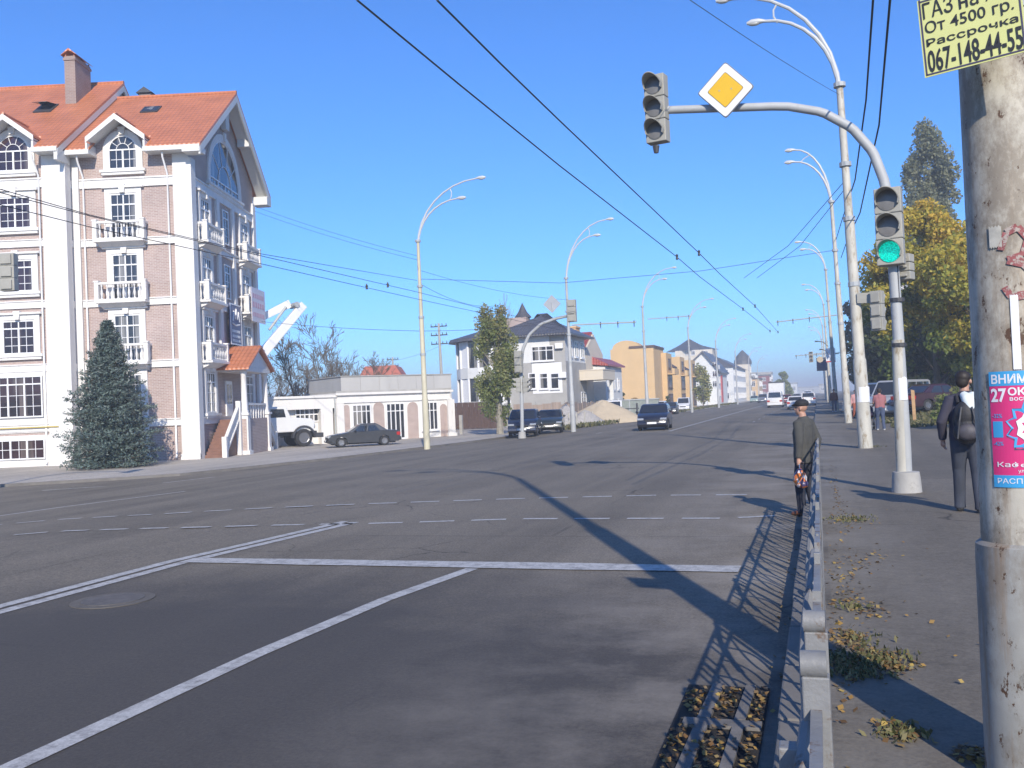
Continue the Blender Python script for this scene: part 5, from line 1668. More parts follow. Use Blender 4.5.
# far ones
p = YP(783, 393, 300)
crown_tree('tapering_poplar', 'tapering green poplar far down the avenue behind the box lorry', 'tree', (p[0], 300, -.2), 10.2, .5, (3.1, 3.1), leaf_poplar, 5000, .5, (.3, .1, .1), 81, 50, mat_bark, .3, shape='cone', gap=0)
p = YP(703, 398, 172)
crown_tree('young_tree', 'young yellow green tree before the white gabled house', 'tree', (p[0], 172, -.2), 7.4, .6, (1.4, 1.4), leaf_green, 2200, .26, (.4, .2, .5), 82, 36, mat_bark, .1, gap=.2, shape='column')
for i, px in enumerate((622, 633, 650, 668)):
    p = YP(px, 402, 138 + (i == 3) * 12)
    crown_tree('small_conifer', ('dark little conifer at the left of the orange wall', 'reddish bare bush before the orange wall', 'dark little conifer by the orange corner', 'small dark bush below the terrace bays')[i], 'shrub', (p[0], p[1], -.3), 2.4 + .5 * (i == 0), .2, (.8, .8), leaf_dark if i != 1 else leaf_dry, 500, .3, (.5, .2, .1), 90 + i, 16, mat_bark, .06, shape='cone' if i != 1 else 'round', gap=0)

# grass: verge before the houses and the bank on the right
def grass_sheet(name, area, n, size, zf, tint=(.45, .25)):
    pts = area(n)
    c = np.array([(x, y, zf(x, y) + size * .35) for x, y in pts])
    o = leaf_cloud(name, leaf_grass, None, c, size, tint[0] + tint[1] * rng.normal(size=len(c)), droop=np.array([0, 0, 1.0]), aspect=2.2)
    return tag(o, kind='stuff')
def bank(n):
    out = []
    while len(out) < n:
        y = 41 + 30 * random.random() ** 1.8; x = 2.9 + 10 * random.random() ** 1.2
        if y > 42 + .35 * math.sin(x * 3) and x > 3.0 + .3 * math.sin(y): out.append((x, y))
    return out
grass_sheet('bank_grass', bank, 6500, .12, rz_)
grass_sheet('verge_grass', lambda n: [(-16.6 - 3.2 * random.random() - .5 * math.sin(y_ * .3), y_) for y_ in np.random.default_rng(3).uniform(66, 210, n)], 5000, .22, lz)
# ================================================================== lamps, signals, wires
lamp_post('pale street lamp with flaking paint nearest on the right pavement, carrying a signal head', (1.2, 28.36, .12), (-1, 0), 10.3, (2.85, 2.0), (2.95, 2.15), .17, (-.22, 0))
lamp_post('second street lamp along the right pavement, short twin arms', (1.37, 50, .12), (-1, 0), 11.1, (1.65, 1.7), (2.8, 2.2), .16, (-.3, 0))
for i, (y, lb) in enumerate(((77, 'third street lamp along the right pavement'), (108, 'fourth street lamp along the right pavement'), (142, 'fifth street lamp along the right pavement'), (180, 'sixth street lamp along the right pavement, small in the haze'))):
    lamp_post(lb, (1.3, y, .12), (-1, 0), 11.0, (1.75, 1.4), (2.3, 1.7), .15, (-.3, 0))
left = ((426, 48.5, 10.6, (3.35, 2.25), (2.85, 1.95), 'tall street lamp with yellowed foot before the white annex', mat_pole_y),
        (573, 61.5, 9.9, (2.85, 1.95), (3.55, 2.6), 'street lamp before the grey house with a signal head on it', mat_pole_grey),
        (648, 86, 10.2, (2.8, 1.9), (3.3, 2.35), 'street lamp before the orange terrace', mat_pole_grey),
        (692.5, 115, 10.2, (2.8, 1.9), (3.3, 2.35), 'street lamp before the white gabled house', mat_pole_grey),
        (719.5, 146, 10.2, (2.8, 1.9), (3.3, 2.35), 'street lamp before the white flats', mat_pole_grey),
        (738.5, 185, 10.2, (2.8, 1.9), (3.3, 2.35), 'street lamp beside the corner tower', mat_pole_grey),
        (751.5, 238, 10.2, (2.8, 1.9), (3.3, 2.35), 'small street lamp before the orange brick house', mat_pole_grey),
        (760, 290, 10.2, (2.8, 1.9), (3.3, 2.35), 'farthest street lamp of the left row', mat_pole_grey))
lamps_l = []
for px, d, h, rc, rs_, lb, mt in left:
    p = DP(px, 420, d); z = lz(p[0], p[1]) - .02
    lamps_l.append(lamp_post(lb, (p[0], p[1], z), (1, 0), h, rc, rs_, .15, (-.05, 0), mt))

# brackets that carry the trolley wires
def bracket(label, px0, px1, py0, py1, y):
    a, c = YP(px0, py0, y), YP(px1, py1, y)
    t = thing('wire_bracket', label, 'bracket', a, 0, 'trolley wire brackets on the lamp posts')
    v = Vector(c - a)
    b = MB(); b.tube([(0, 0, 0), v], .05, 6); b.build('arm', mat_metal_grey, t)
    for s in (.45, .72, .97):
        b = MB(); q = v * s; b.tube([q, q - Vector((0, 0, .3))], .03, 5); b.tube([q + Vector((0, 0, .1)), q + Vector((0, 0, -.08))], .05, 6)
        b.build('insulator', mat_dark, t)
    return t
y2 = lamps_l[1].location.y
bracket('bracket reaching right from the lamp before the grey house', 572, 636, 325, 322, y2)
bracket('bracket reaching right from the lamp before the orange terrace', 648, 690, 319, 316, lamps_l[2].location.y)
bracket('bracket reaching left from the third right lamp', 837, 776, 315, 322, 77)
bracket('bracket reaching left from the fourth right lamp', 834, 795, 352, 356, 108)

# priority sign and signals on the curved mast
def mast(label, base, y, pxs, r0=.085, block=True, group='curved signal masts'):
    t = thing('signal_mast', label, 'traffic signal', base, 0, group)
    o = np.array(base)
    pts = [Vector((0, 0, -.1))] + [Vector(YP(px, py, y) - o) for px, py in pxs]
    # round the bends off
    path = [pts[0]]
    for i in range(1, len(pts) - 1):
        a, p, c = pts[i - 1], pts[i], pts[i + 1]
        for s in (.75, .9): path.append(a + (p - a) * s)
        for s in (.1, .25): path.append(p + (c - p) * s)
    path.append(pts[-1])
    n = len(path)
    b = MB(); b.tube(path, [r0 * (1.05 - .25 * i / n) for i in range(n)], 12); b.build('mast_arm', mat_pole_grey, t, smooth=True)
    if block:
        b = MB(); b.lathe([(.23, -.05), (.215, .2), (.20, .32), (.10, .33)], (0, 0, 0), 14); b.build('concrete_foot', mat_concrete, t, smooth=True)
    return t, o
mb = (1.26, 16.18, .15)
mt_, o = mast('pale signal mast bowed over the lane with green light and two signal heads', mb, 16.18, [(905, 440), (898, 330), (891, 230), (885, 183), (873, 152), (852, 128), (822, 112), (785, 106), (668, 110)])
b = MB()
b.tube([Vector(YP(903, 478, 16.18) - o), Vector(YP(898, 340, 16.18) - o)], [.098, .095], 12)
b.build('lower_pole', mat_pole, mt_, smooth=True)
for px, py in ((897, 300), (899, 345)):
    b = MB(); c = Vector(YP(px, py, 16.18) - o); b.tube([c - Vector((0, 0, .03)), c + Vector((0, 0, .03))], .115, 10)
    b.build('clamp', mat_dark, mt_)
signal_head(mt_, YP(888.5, 226, 15.95) - o, (-.22, -1), .40, 1.22, lit=2, depth=.22)
signal_head(mt_, YP(654.5, 108, 16.02) - o, (-.22, -1), .36, 1.16, depth=.22)
b = MB(); c = Vector(YP(656, 146, 16.1) - o); b.tube([c, c - Vector((0, 0, .12))], [.06, .04], 8); b.build('cable_gland', mat_dark, mt_)
signal_head(mt_, YP(906, 268, 16.45) - o, (.5, 1), .28, .42, back=True, depth=.2)
b = MB()
P0 = [Vector(YP(x, y, 16.12) - o) for x, y in ((887, 190), (893, 222), (897, 262), (899, 300))]
b.tube(P0, .014, 5); b.build('cable', mat_dark, mt_)
# priority road sign
mat_signwhite = M('sign_white', (.74, .74, .74), .35, var=.03)
mat_signyellow = M('sign_yellow', (.70, .42, .015), .35, var=.04)
mat_signback = M('sign_back_grey', (.40, .41, .42), .5, metal=.3, var=.08)
def diamond(label, c, hd, rotz=0.0, tilt=0.0, back=False):
    t = thing('priority_sign', label, 'road sign', c, rotz)
    def dia(s, y0, y1, mat, name, rad=.0):
        k = hd * s
        poly = []
        for a in (0, 90, 180, 270):
            for da in (-8, 0, 8):
                rr = k * (.955 if da else .965)
                poly.append((rr * math.cos(R(a + da + tilt)) if da == 0 else k * .93 * math.cos(R(a + da * .55 + tilt)), rr * math.sin(R(a + tilt)) if da == 0 else k * .93 * math.sin(R(a + da * .55 + tilt))))
        b = MB(); b.prism(poly, y0, y1); return b.build(name, mat, t)
    dia(1.04, .0, .02, mat_signback, 'back_plate'); dia(1.03, -.004, -.0005, mat_dark, 'edge'); dia(1.0, -.008, -.0045, mat_signwhite, 'white_face'); dia(.665, -.012, -.0085, mat_dark, 'dark_line'); dia(.645, -.016, -.0125, mat_signyellow, 'yellow_square')
    b = MB()
    for x in (-.1, .1): b.tube([(x, -.0165, .0), (x, -.021, .0)], .012, 8)
    b.tube([(0, .03, -.3), (0, .03, .1)], .03, 6)
    b.build('bolt', mat_metal_grey, t)
    return t
diamond('yellow and white diamond priority sign on the arm of the signal mast', YP(725.5, 90, 15.98), .455, R(-6), -2)
# head on the nearest lamp post, seen from behind
t = thing('pedestrian_signal', 'grey signal head seen from behind on the nearest right lamp post', 'traffic signal', YP(879, 311, 28.1))
signal_head(t, (0, 0, 0), (.45, 1), .34, 1.1, back=True, depth=.22, name='housing')
b = MB(); q0 = Vector(YP(861, 298, 28.2)) - t.location; b.slab(q0 + Vector((-.1, 0, .14)), (0, 0, .52), (0, 0, .22), q0 + Vector((-.1, 0, -.14)), .05); b.build('bracket', mat_sig, t)

# the mast on the far corner, seen from behind with its sign
p = DP(522, 433, 54.0); zb_ = lz(p[0], p[1]) - .02
m2, o2 = mast('pale signal mast on the far corner in front of the poplar, seen from behind', (p[0], p[1], zb_), p[1], [(522, 410), (521, 372), (522.5, 350), (529, 335), (541, 324), (556, 318.5), (572, 315)], .1)
signal_head(m2, Vector(YP(572.5, 311, p[1] - .1) - o2), (.1, 1), .5, 1.25, back=True, depth=.22)
signal_head(m2, Vector(YP(519.5, 362, p[1] - .2) - o2), (.2, 1), .46, 1.25, back=True, depth=.22)
signal_head(m2, Vector(YP(516.5, 385, p[1] - .1) - o2), (-1, -.1), .3, .8)
signal_head(m2, Vector(YP(528, 385, p[1] - .1) - o2), (1, -.1), .3, .8)
diamond('diamond sign seen from behind on the far corner mast', YP(552, 304, p[1] + .15), .50, R(180), 0)
# signal hanging in from the left edge
p = DP(-70, 470, 30.0); zb_ = gz(p[0], p[1]) + .1
m3, o3 = mast('signal mast beyond the left edge whose arm carries a head before the brick building', (p[0], p[1], zb_), p[1], [(-72, 430), (-79, 330), (-72, 295), (-55, 283), (2, 278)], .08)
signal_head(m3, Vector(YP(11, 273, p[1] - .05) - o3), (-.3, 1), .46, 1.15, back=True, depth=.26)

# far signals and boards over the right kerb
t = thing('distant_signal', 'tiny dark signal head hanging far down the avenue', 'traffic signal', YP(811, 357, 120))
signal_head(t, (0, 0, 0), (0, -1), .5, 1.3, name='housing')
b = MB(); b.tube([(0, .15, .2), (3.4, .15, .35)], .05, 6); b.build('arm', mat_metal_grey, t)
t = thing('round_sign', 'pale round sign beside the far signal', 'road sign', YP(820, 359.5, 118))
b = MB(); b.tube([(0, 0, 0), (0, .03, 0)], .36, 18); b.build('disc', mat_sand, t); b = MB(); b.tube([(0, .06, 0), (1.0, .06, .05)], .03, 6); b.build('arm', mat_metal_grey, t)
t = thing('light_box_sign', 'white box sign on the right pole row', 'sign', YP(830.5, 355.5, 92))
b = MB(); b.box(-.42, .42, -.1, .1, -.62, .66); b.build('box', mat_signwhite, t, bevel=.03); b = MB(); b.box(-.4, .4, -.11, -.102, -.62, -.5); b.build('red_strip', mat_redpanel, t); b = MB(); b.box(.42, .75, -.03, .03, .1, .16); b.build('bracket', mat_dark, t)
t = thing('dark_board', 'dark blue grey board on a post far along the right pavement', 'sign', (YP(829, 395, 125)[0], 125, .15))
z_ = YP(826, 365, 125)[2]
b = MB(); b.box(-1.3, .1, -.08, .08, z_ - .85, z_ + .8); b.build('board', M('dark_blue_board', (.045, .06, .12), .5), t); b = MB(); b.tube([(0, .12, 0), (0, .12, z_ + .8)], .09, 8); b.build('post', mat_dark, t)
t = thing('short_lamp', 'small dark twin lamp bracket on the right pole row', 'street lamp', YP(828.5, 352, 84))
b = MB()
for dz, w in ((.95, 1.05), (.25, .72)): b.tube([(0, 0, dz - .5), (-w * .35, 0, dz - .1), (-w * .75, 0, dz), (-w, 0, dz)], [.03, .03, .05, .07], 6)
b.build('arms', mat_dark, t)

# concrete utility poles behind the annex
for px, d, ztop, lb in ((444, 92, 323, 'grey concrete utility pole with cross arms right of the annex'), (396, 128, 357, 'distant utility pole over the grey wall')):
    p = DP(px, 420, d)
    t = thing('utility_pole', lb, 'pole', (p[0], p[1], -.4))
    h = YP(px, ztop, p[1])[2] + .4
    b = MB(); b.tube([(.0, 0, 0), (-.15, 0, h)], [.2, .12], 8); b.build('pole', mat_concrete, t)
    for k in range(3):
        z = h - .35 - k * .85
        b = MB(); b.box(-1.0, .7, -.06, .06, z, z + .1)
        for x in (-.95, -.45, .2, .62): b.tube([(x, 0, z + .1), (x, 0, z + .32)], [.05, .03], 6)
        b.build('cross_arm', mat_dark, t)

# wires
Z = lambda z, *pp: [ZP(x, y, z) for x, y in pp]
g = 'trolley wires over the avenue'
wire('trolley wire over the avenue, upper left of the pair', Z(6.1, (357, 0), (460, 85), (560, 166), (677, 257), (700, 277), (743, 309), (770, 331)), .012, group=g)
wire('trolley wire over the avenue, right hand of the pair', Z(6.1, (437, 0), (500, 63), (560, 121), (699, 253), (720, 274), (755, 306), (778, 332)), .012, group=g)
for px, py in ((677, 257), (699, 253), (743, 309), (755, 306), (770, 331), (778, 332)):
    p = ZP(px, py, 6.1); t = thing('wire_insulator', 'small dark clamp on the trolley wires over the avenue', 'insulator', p, 0, 'clamps on the trolley wires')
    b = MB(); b.lathe([(.02, -.09), (.045, -.06), (.028, 0), (.045, .05), (.015, .09)], (0, 0, 0), 8); b.build('body', mat_dark, t)
g = 'wires crossing before the brick building'
wire('upper wire crossing before the brick building to the annex lamp', [ZP(-60, 172, 6.5), ZP(90, 215, 6.5), ZP(253, 252.5, 6.5), ZP(417, 280.5, 8.0)], .010, group=g)
wire('middle wire of the three crossing before the brick building', Z(6.3, (-60, 177), (90, 216), (253, 254), (417, 292), (494, 311.5), (560, 326)), .010, group=g, knobs=(.44,))
wire('lowest wire of the three crossing before the brick building', Z(6.1, (-60, 190), (90, 227), (253, 262), (417, 299), (484, 313.5), (560, 330)), .010, group=g, knobs=(.4,))
wire('span wire from the annex lamp across the avenue to the right lamps', [YP(418, 279, lamps_l[0].location.y), YP(560, 283, 49), YP(700, 271, 49), YP(836, 250, 50)], .013, group='span wires')
wire('thin high wire from the brick building to the annex lamp', [DP(254, 206, 56), DP(418, 256, 49)], .009, .15, group='span wires')
wire('second thin high wire from the brick building to the annex lamp', [DP(254, 211, 56), DP(418, 260, 49)], .009, .15, group='span wires')
wire('low wire from the brick building past the annex lamp', [DP(256, 321, 60), DP(418, 331, 52), DP(530, 325, 62)], .012, .1, group='span wires')
wire('drop wire from the annex lamp to the poplar side', [DP(419, 283, 48.6), DP(495, 306, 64)], .011, .4, group='span wires')
wire('faint wire from the annex lamp to the far corner lamp', [DP(419, 270, 48.6), DP(572, 300, 61.5)], .009, .3, group='span wires')
wire('wire from the utility pole to the bare trees', [DP(442, 345, 92), DP(376, 362, 110)], .012, .4, group='span wires')
wire('thin wire high over the avenue toward the nearest right lamp', [DP(690, 0, 14), DP(840, 95, 27)], .006, .05, group='span wires')
wire('left wire of the pair sagging from the right lamp to the trolley clamps', [DP(843, 183, 27.8), DP(788, 246, 36), DP(744, 278, 46)], .011, .0, group='span wires')
wire('right wire of the pair sagging from the right lamp to the trolley clamps', [DP(844, 190, 27.8), DP(800, 246, 36), DP(757, 278, 46)], .011, .0, group='span wires')
g = 'black twisted cables along the right lamps'
wire('black twisted cable, left of the two dropping along the right lamps', [DP(884, -150, 9), DP(873, 0, 13), DP(866, 100, 18), DP(855, 180, 25), DP(842, 220, 40), DP(836, 240, 49)], .017, group=g, mat=mat_black)
wire('black twisted cable, right of the two dropping along the right lamps', [DP(903, -150, 8.5), DP(890, 0, 12), DP(879, 125, 18), DP(860, 213, 27.8), DP(848, 238, 36), DP(841, 258, 49)], .017, group=g, mat=mat_black)
# ================================================================== vehicles
def at_px(px, py, side='l'):
    if side == 'l': p = G(px, py, PAV); return (p[0], p[1], lz(p[0], p[1]))
    if side == 'r': p = GR(px, py); return (p[0], p[1], rz_(p[0], p[1]))
    p = G(px, py); return (p[0], p[1], gz(p[0], p[1]))
def away(y, px):
    p = YP(px, 400, y); return (p[0], y, gz(p[0], y))
rtv, fwv = Vector(RT), Vector((FW[0], FW[1], 0)).normalized()
p = at_px(363, 446.0)
car('parked_sedan', 'faded black saloon parked side on before the white annex', 'car', 'sedan', car_paint('faded_black', (.035, .035, .037)), p, -rtv * math.cos(R(17)) - fwv * math.sin(R(17)))
dg = thing
p = DP(525, 430, 58.5); p = (p[0], p[1], lz(p[0], p[1]))
car('parked_minivan', 'dark navy minivan parked facing the viewer by the poplar', 'car', 'minivan', car_paint('navy', (.014, .017, .034)), p, (.22, -1))
p = DP(551, 428, 63); p = (p[0], p[1], lz(p[0], p[1]))
car('parked_hatchback', 'dark green black hatchback parked behind the navy minivan', 'car', 'hatch', car_paint('green_black', (.02, .028, .026)), p, (.22, -1))
p = DP(655.5, 426.5, 54.5); p = (p[0], p[1], gz(p[0], p[1]))
car('moving_hatchback', 'dark navy hatchback driving towards the viewer on the avenue', 'car', 'hatch', car_paint('dark_navy', (.013, .014, .024)), p, (.07, -1))
p = away(112, 670); car('parked_hatchback', 'small black hatchback parked at the left kerb behind the moving car', 'car', 'hatch', car_paint('black', (.02, .02, .022)), p, (.06, -1))
p = away(118, 661); car('parked_van', 'white car half hidden behind the small black hatchback', 'car', 'suv', car_paint('white', (.66, .66, .66)), (p[0] - .3, p[1], p[2]), (.06, -1))
p = away(138, 684); car('parked_van', 'white van parked beyond the black hatchback on the left', 'van', 'van', car_paint('white', (.66, .66, .66)), p, (.05, -1))
p = away(196, 763); car('oncoming_suv', 'dark silver car coming on far down the avenue', 'car', 'suv', car_paint('silver_dark', (.16, .18, .22)), p, (0, -1))
p = away(215, 754.5); car('oncoming_car', 'pale green car at the left edge far down the avenue', 'car', 'hatch', car_paint('pale_green', (.30, .42, .36)), p, (0, -1))
p = away(122, 775.5); car('white_van', 'white van driving away in front of the box lorry', 'van', 'van', car_paint('white', (.66, .66, .66)), p, (0, 1))
p = away(103, 795.5); car('white_sedan', 'white saloon driving away, nearer of two white cars', 'car', 'sedan', car_paint('white', (.66, .66, .66)), p, (0, 1))
p = away(128, 808.5); car('white_sedan', 'white car by the right kerb just beyond the nearer white saloon', 'car', 'suv', car_paint('white', (.66, .66, .66)), p, (0, 1))
p = away(150, 786.5); car('red_car', 'dark red car between the white van and white saloon', 'car', 'hatch', car_paint('dark_red', (.16, .02, .02)), p, (0, 1))
p = away(215, 808); car('white_bus', 'small white minibus far ahead by the right kerb', 'van', 'van', car_paint('white', (.66, .66, .66)), p, (0, 1))
p = away(230, 797); car('dark_car', 'dark car far ahead between the white cars', 'car', 'sedan', car_paint('black', (.02, .02, .022)), p, (0, 1))
# right bank: parked cars
def rp(px, y): 
    q = YP(px, 400, y); return (q[0], y, rz_(q[0], y))
car('parked_van', 'silver grey van parked on the bank behind the signal mast', 'van', 'van', car_paint('silver', (.32, .33, .34)), rp(900, 57), (-.45, -.9))
car('parked_minivan', 'blue grey minivan parked at the left of the silver van', 'car', 'van', car_paint('blue_grey', (.13, .17, .22)), rp(883, 63), (-.75, -.66))
car('parked_sedan', 'dark red saloon parked under the maple', 'car', 'sedan', car_paint('maroon', (.035, .010, .013)), rp(935, 55), (.80, .6))
car('parked_sedan', 'dark blue car parked under the maple behind the red saloon', 'car', 'sedan', car_paint('deep_blue', (.02, .035, .09)), rp(919, 64), (-.9, -.4))

# white aerial lift lorry beside the gate wing
A_ = DP(312, 445, 63.0)
lor = thing('lift_lorry', 'white aerial platform lorry with big wheels and folded white boom, standing at the gate wing', 'lorry', (A_[0], A_[1], lz(A_[0], A_[1])), rot)
mat_lorry = car_paint('lorry_white', (.70, .70, .69))
b = MB(); b.box(-8.2, .2, -.45, .45, .72, .98); b.box(-.25, .35, -1.2, 1.2, .55, .85); b.build('chassis', mat_dark, lor)
b = MB()
b.prism([(-3.3, .98), (-.2, .98), (-.15, 1.55), (-.35, 1.8), (-1.75, 1.92), (-2.05, 2.62), (-3.25, 2.66), (-3.3, 2.6)], -1.05, 1.05)
b.build('cab', mat_lorry, lor, bevel=.06)
for sg in (-1, 1):
    b = MB(); y0, y1 = sorted((sg * 1.056, sg * 1.02)); b.prism([(-3.1, 1.95), (-2.1, 1.95), (-2.22, 2.48), (-3.1, 2.5)], y0, y1); b.build('side_window', mat_carglass, lor)
    b = MB(); y0, y1 = sorted((sg * .8, sg * 1.2)); 
    pts = [(-.95 + .78 * math.cos(R(a)), .6 + .78 * math.sin(R(a))) for a in range(0, 181, 15)] + [(-.95 + .68 * math.cos(R(a)), .6 + .68 * math.sin(R(a))) for a in range(180, -1, -15)]
    b.prism(pts, y0, y1); b.build('mudguard', mat_dark, lor)
    b = MB(); b.tube([(-.2, sg * .85, 1.3), (-.1, sg * .85, 1.3)], .14, 12); b.build('headlight', mat_lamp_clear, lor)
b = MB(); b.slab((-1.78, -.9, 1.97), (-1.78, .9, 1.97), (-2.02, .9, 2.56), (-2.02, -.9, 2.56), .03); b.build('windscreen', mat_carglass, lor)
b = MB()
for z in (1.08, 1.2, 1.32, 1.44): b.box(-.16, -.12, -.6, .6, z, z + .05)
b.build('grille', mat_dark, lor)
for x in (-.95, -5.6, -7.1):
    for sg in (-1, 1): wheel(lor, x, sg * .95, .58, .36, sg)
b = MB(); b.box(-8.3, -3.4, -1.1, 1.1, 1.05, 1.5); b.build('platform_bed', mat_lorry, lor)
b = MB(); b.lathe([(.5, 1.5), (.45, 2.0), (.3, 2.9)], (-6.2, 0, 0), 12); b.build('turret', mat_lorry, lor)
# boom: from the turret up to the elbow, then back towards the building
lo = np.array(lor.location)
yl = float((lo - lo)[1])
def onl(px, py):                               # a photo point on the lorry's long upright plane
    ey = np.array([-math.sin(rot), math.cos(rot), 0]); ex = np.array([math.cos(rot), math.sin(rot), 0])
    d = ray(px, py); t = ((lo - CAM) @ ey) / (d @ ey); q = CAM + d * t - lo
    return Vector((float(q @ ex), 0, float(q[2])))
elbow = onl(294, 305.5)
foot = onl(258, 354); foot = foot + (foot - elbow) * .55
tip = onl(255, 321)
def beam(a, c, y, w, h):
    d = (c - a).normalized(); n_ = Vector((-d.z, 0, d.x))
    b = MB(); Y = Vector((0, y, 0))
    b.prism([tuple((a + n_ * h)[i] for i in (0, 2)), tuple((c + n_ * h * .8)[i] for i in (0, 2)), tuple((c - n_ * h * .8)[i] for i in (0, 2)), tuple((a - n_ * h)[i] for i in (0, 2))], y - w, y + w)
    return b
o = beam(foot, elbow + (elbow - foot).normalized() * .3 + Vector((.35, 0, -.2)), -.3, .2, .33).build('lower_boom', mat_lorry, lor, bevel=.03)
beam(elbow + Vector((-.2, 0, .15)), tip, .25, .18, .27).build('upper_boom', mat_lorry, lor, bevel=.03)
b = MB(); b.tube([elbow + Vector((0, -.58, 0)), elbow + Vector((0, .5, 0))], .19, 12); b.build('elbow_joint', mat_metal_grey, lor)
b = MB(); a = foot + (elbow - foot) * .62; b.tube([a + Vector((-.25, .0, .25)), elbow + Vector((-.55, .0, -.1))], .09, 8); b.build('hydraulic_ram', mat_metal_grey, lor)
b = MB(); b.tube([Vector((-6.2, 0, 2.6)), foot], .2, 8); b.build('boom_foot', mat_lorry, lor)
b = MB(); c = tip; b.box(c.x - 1.3, c.x - .1, -.4, .9, c.z - .9, c.z - .8)
for x in (c.x - 1.28, c.x - .14):
    for y in (-.38, .86): b.box(x, x + .04, y, y + .04, c.z - .8, c.z + .2)
for z in (c.z - .3, c.z + .2): b.box(c.x - 1.3, c.x - .1, -.4, -.36, z, z + .04); b.box(c.x - 1.3, c.x - .1, .86, .9, z, z + .04); b.box(c.x - 1.3, c.x - 1.26, -.36, .86, z, z + .04)
b.build('work_basket', mat_metal_grey, lor)

# box lorry far ahead
p = away(166, 777.5)
bl = thing('box_lorry', 'white box lorry driving away behind the white van', 'lorry', p, R(90))
b = MB(); b.box(-3.4, 2.4, -1.22, 1.22, 1.0, 3.55); b.build('box', mat_lorry, bl, bevel=.04)
b = MB(); b.box(-3.45, -3.402, -1.24, 1.24, 3.42, 3.6); b.build('roof_edge', mat_dark, bl)
b = MB(); b.prism([(2.45, .6), (4.2, .6), (4.25, 1.5), (3.9, 2.5), (2.45, 2.6)], -1.05, 1.05); b.build('cab', mat_lorry, bl, bevel=.05)
b = MB(); b.box(-3.3, 4, -.45, .45, .6, .95); b.build('chassis', mat_dark, bl)
for x in (3.2, -2.0):
    for sg in (-1, 1): wheel(bl, x, sg * .95, .48, .32, sg)
# clutter beside the sand heap: white pickup, skip
p = YP(613, 405, 93); p = (p[0], 93, lz(p[0], 93))
pk = thing('white_pickup', 'white flatbed pickup with dark load beside the sand heap', 'pickup', p, R(-78))
b = MB(); b.prism([(1.0, .45), (2.3, .45), (2.35, 1.0), (1.9, 1.95), (1.0, 2.0)], -.85, .85); b.build('cab', car_paint('white', (.66, .66, .66)), pk, bevel=.05)
b = MB(); b.slab((2.36, -.7, 1.1), (2.36, .7, 1.1), (1.98, .7, 1.85), (1.98, -.7, 1.85), .03); b.build('windscreen', mat_carglass, pk)
b = MB(); b.box(-2.3, .95, -.9, .9, .6, .75); b.box(-2.3, .95, -.9, -.86, .75, 1.2); b.box(-2.3, .95, .86, .9, .75, 1.2); b.build('bed', mat_metal_grey, pk)
b = MB(); b.blob((-.8, 0, 1.1), (1.2, .75, .7)); b.build('load', mat_dark, pk)
for x in (1.6, -1.5):
    for sg in (-1, 1): wheel(pk, x, sg * .75, .33, .22, sg)
p = YP(630, 403, 104); p = (p[0], 104, lz(p[0], 104))
sk = thing('grey_skip', 'grey green steel skip standing behind the pickup', 'skip', p, R(8))
b = MB(); b.prism([(-3.2, .2), (2.8, .2), (3.2, 1.9), (-3.6, 1.9)], -1.0, 1.0); b.build('body', M('grey_green_steel', (.22, .25, .23), .6, var=.2), sk)
b = MB(); b.box(-3.65, 3.25, -1.08, 1.08, 1.903, 2.03)
b.build('rim', mat_metal_grey, sk)
b = MB()
for x in (-2, 0, 2): b.box(x - .06, x + .06, -1.09, -1.003, .2, 1.9)
b.build('rib', mat_metal_grey, sk)
p = YP(637, 408, 88)
t = thing('post', 'dark short post with crosspiece in front of the skip', 'post', (p[0], 88, lz(p[0], 88)))
b = MB(); b.tube([(0, 0, 0), (0, 0, 1.5)], .09, 8); b.box(-1.2, .2, -.05, .05, .95, 1.05); b.build('stem', mat_dark, t)
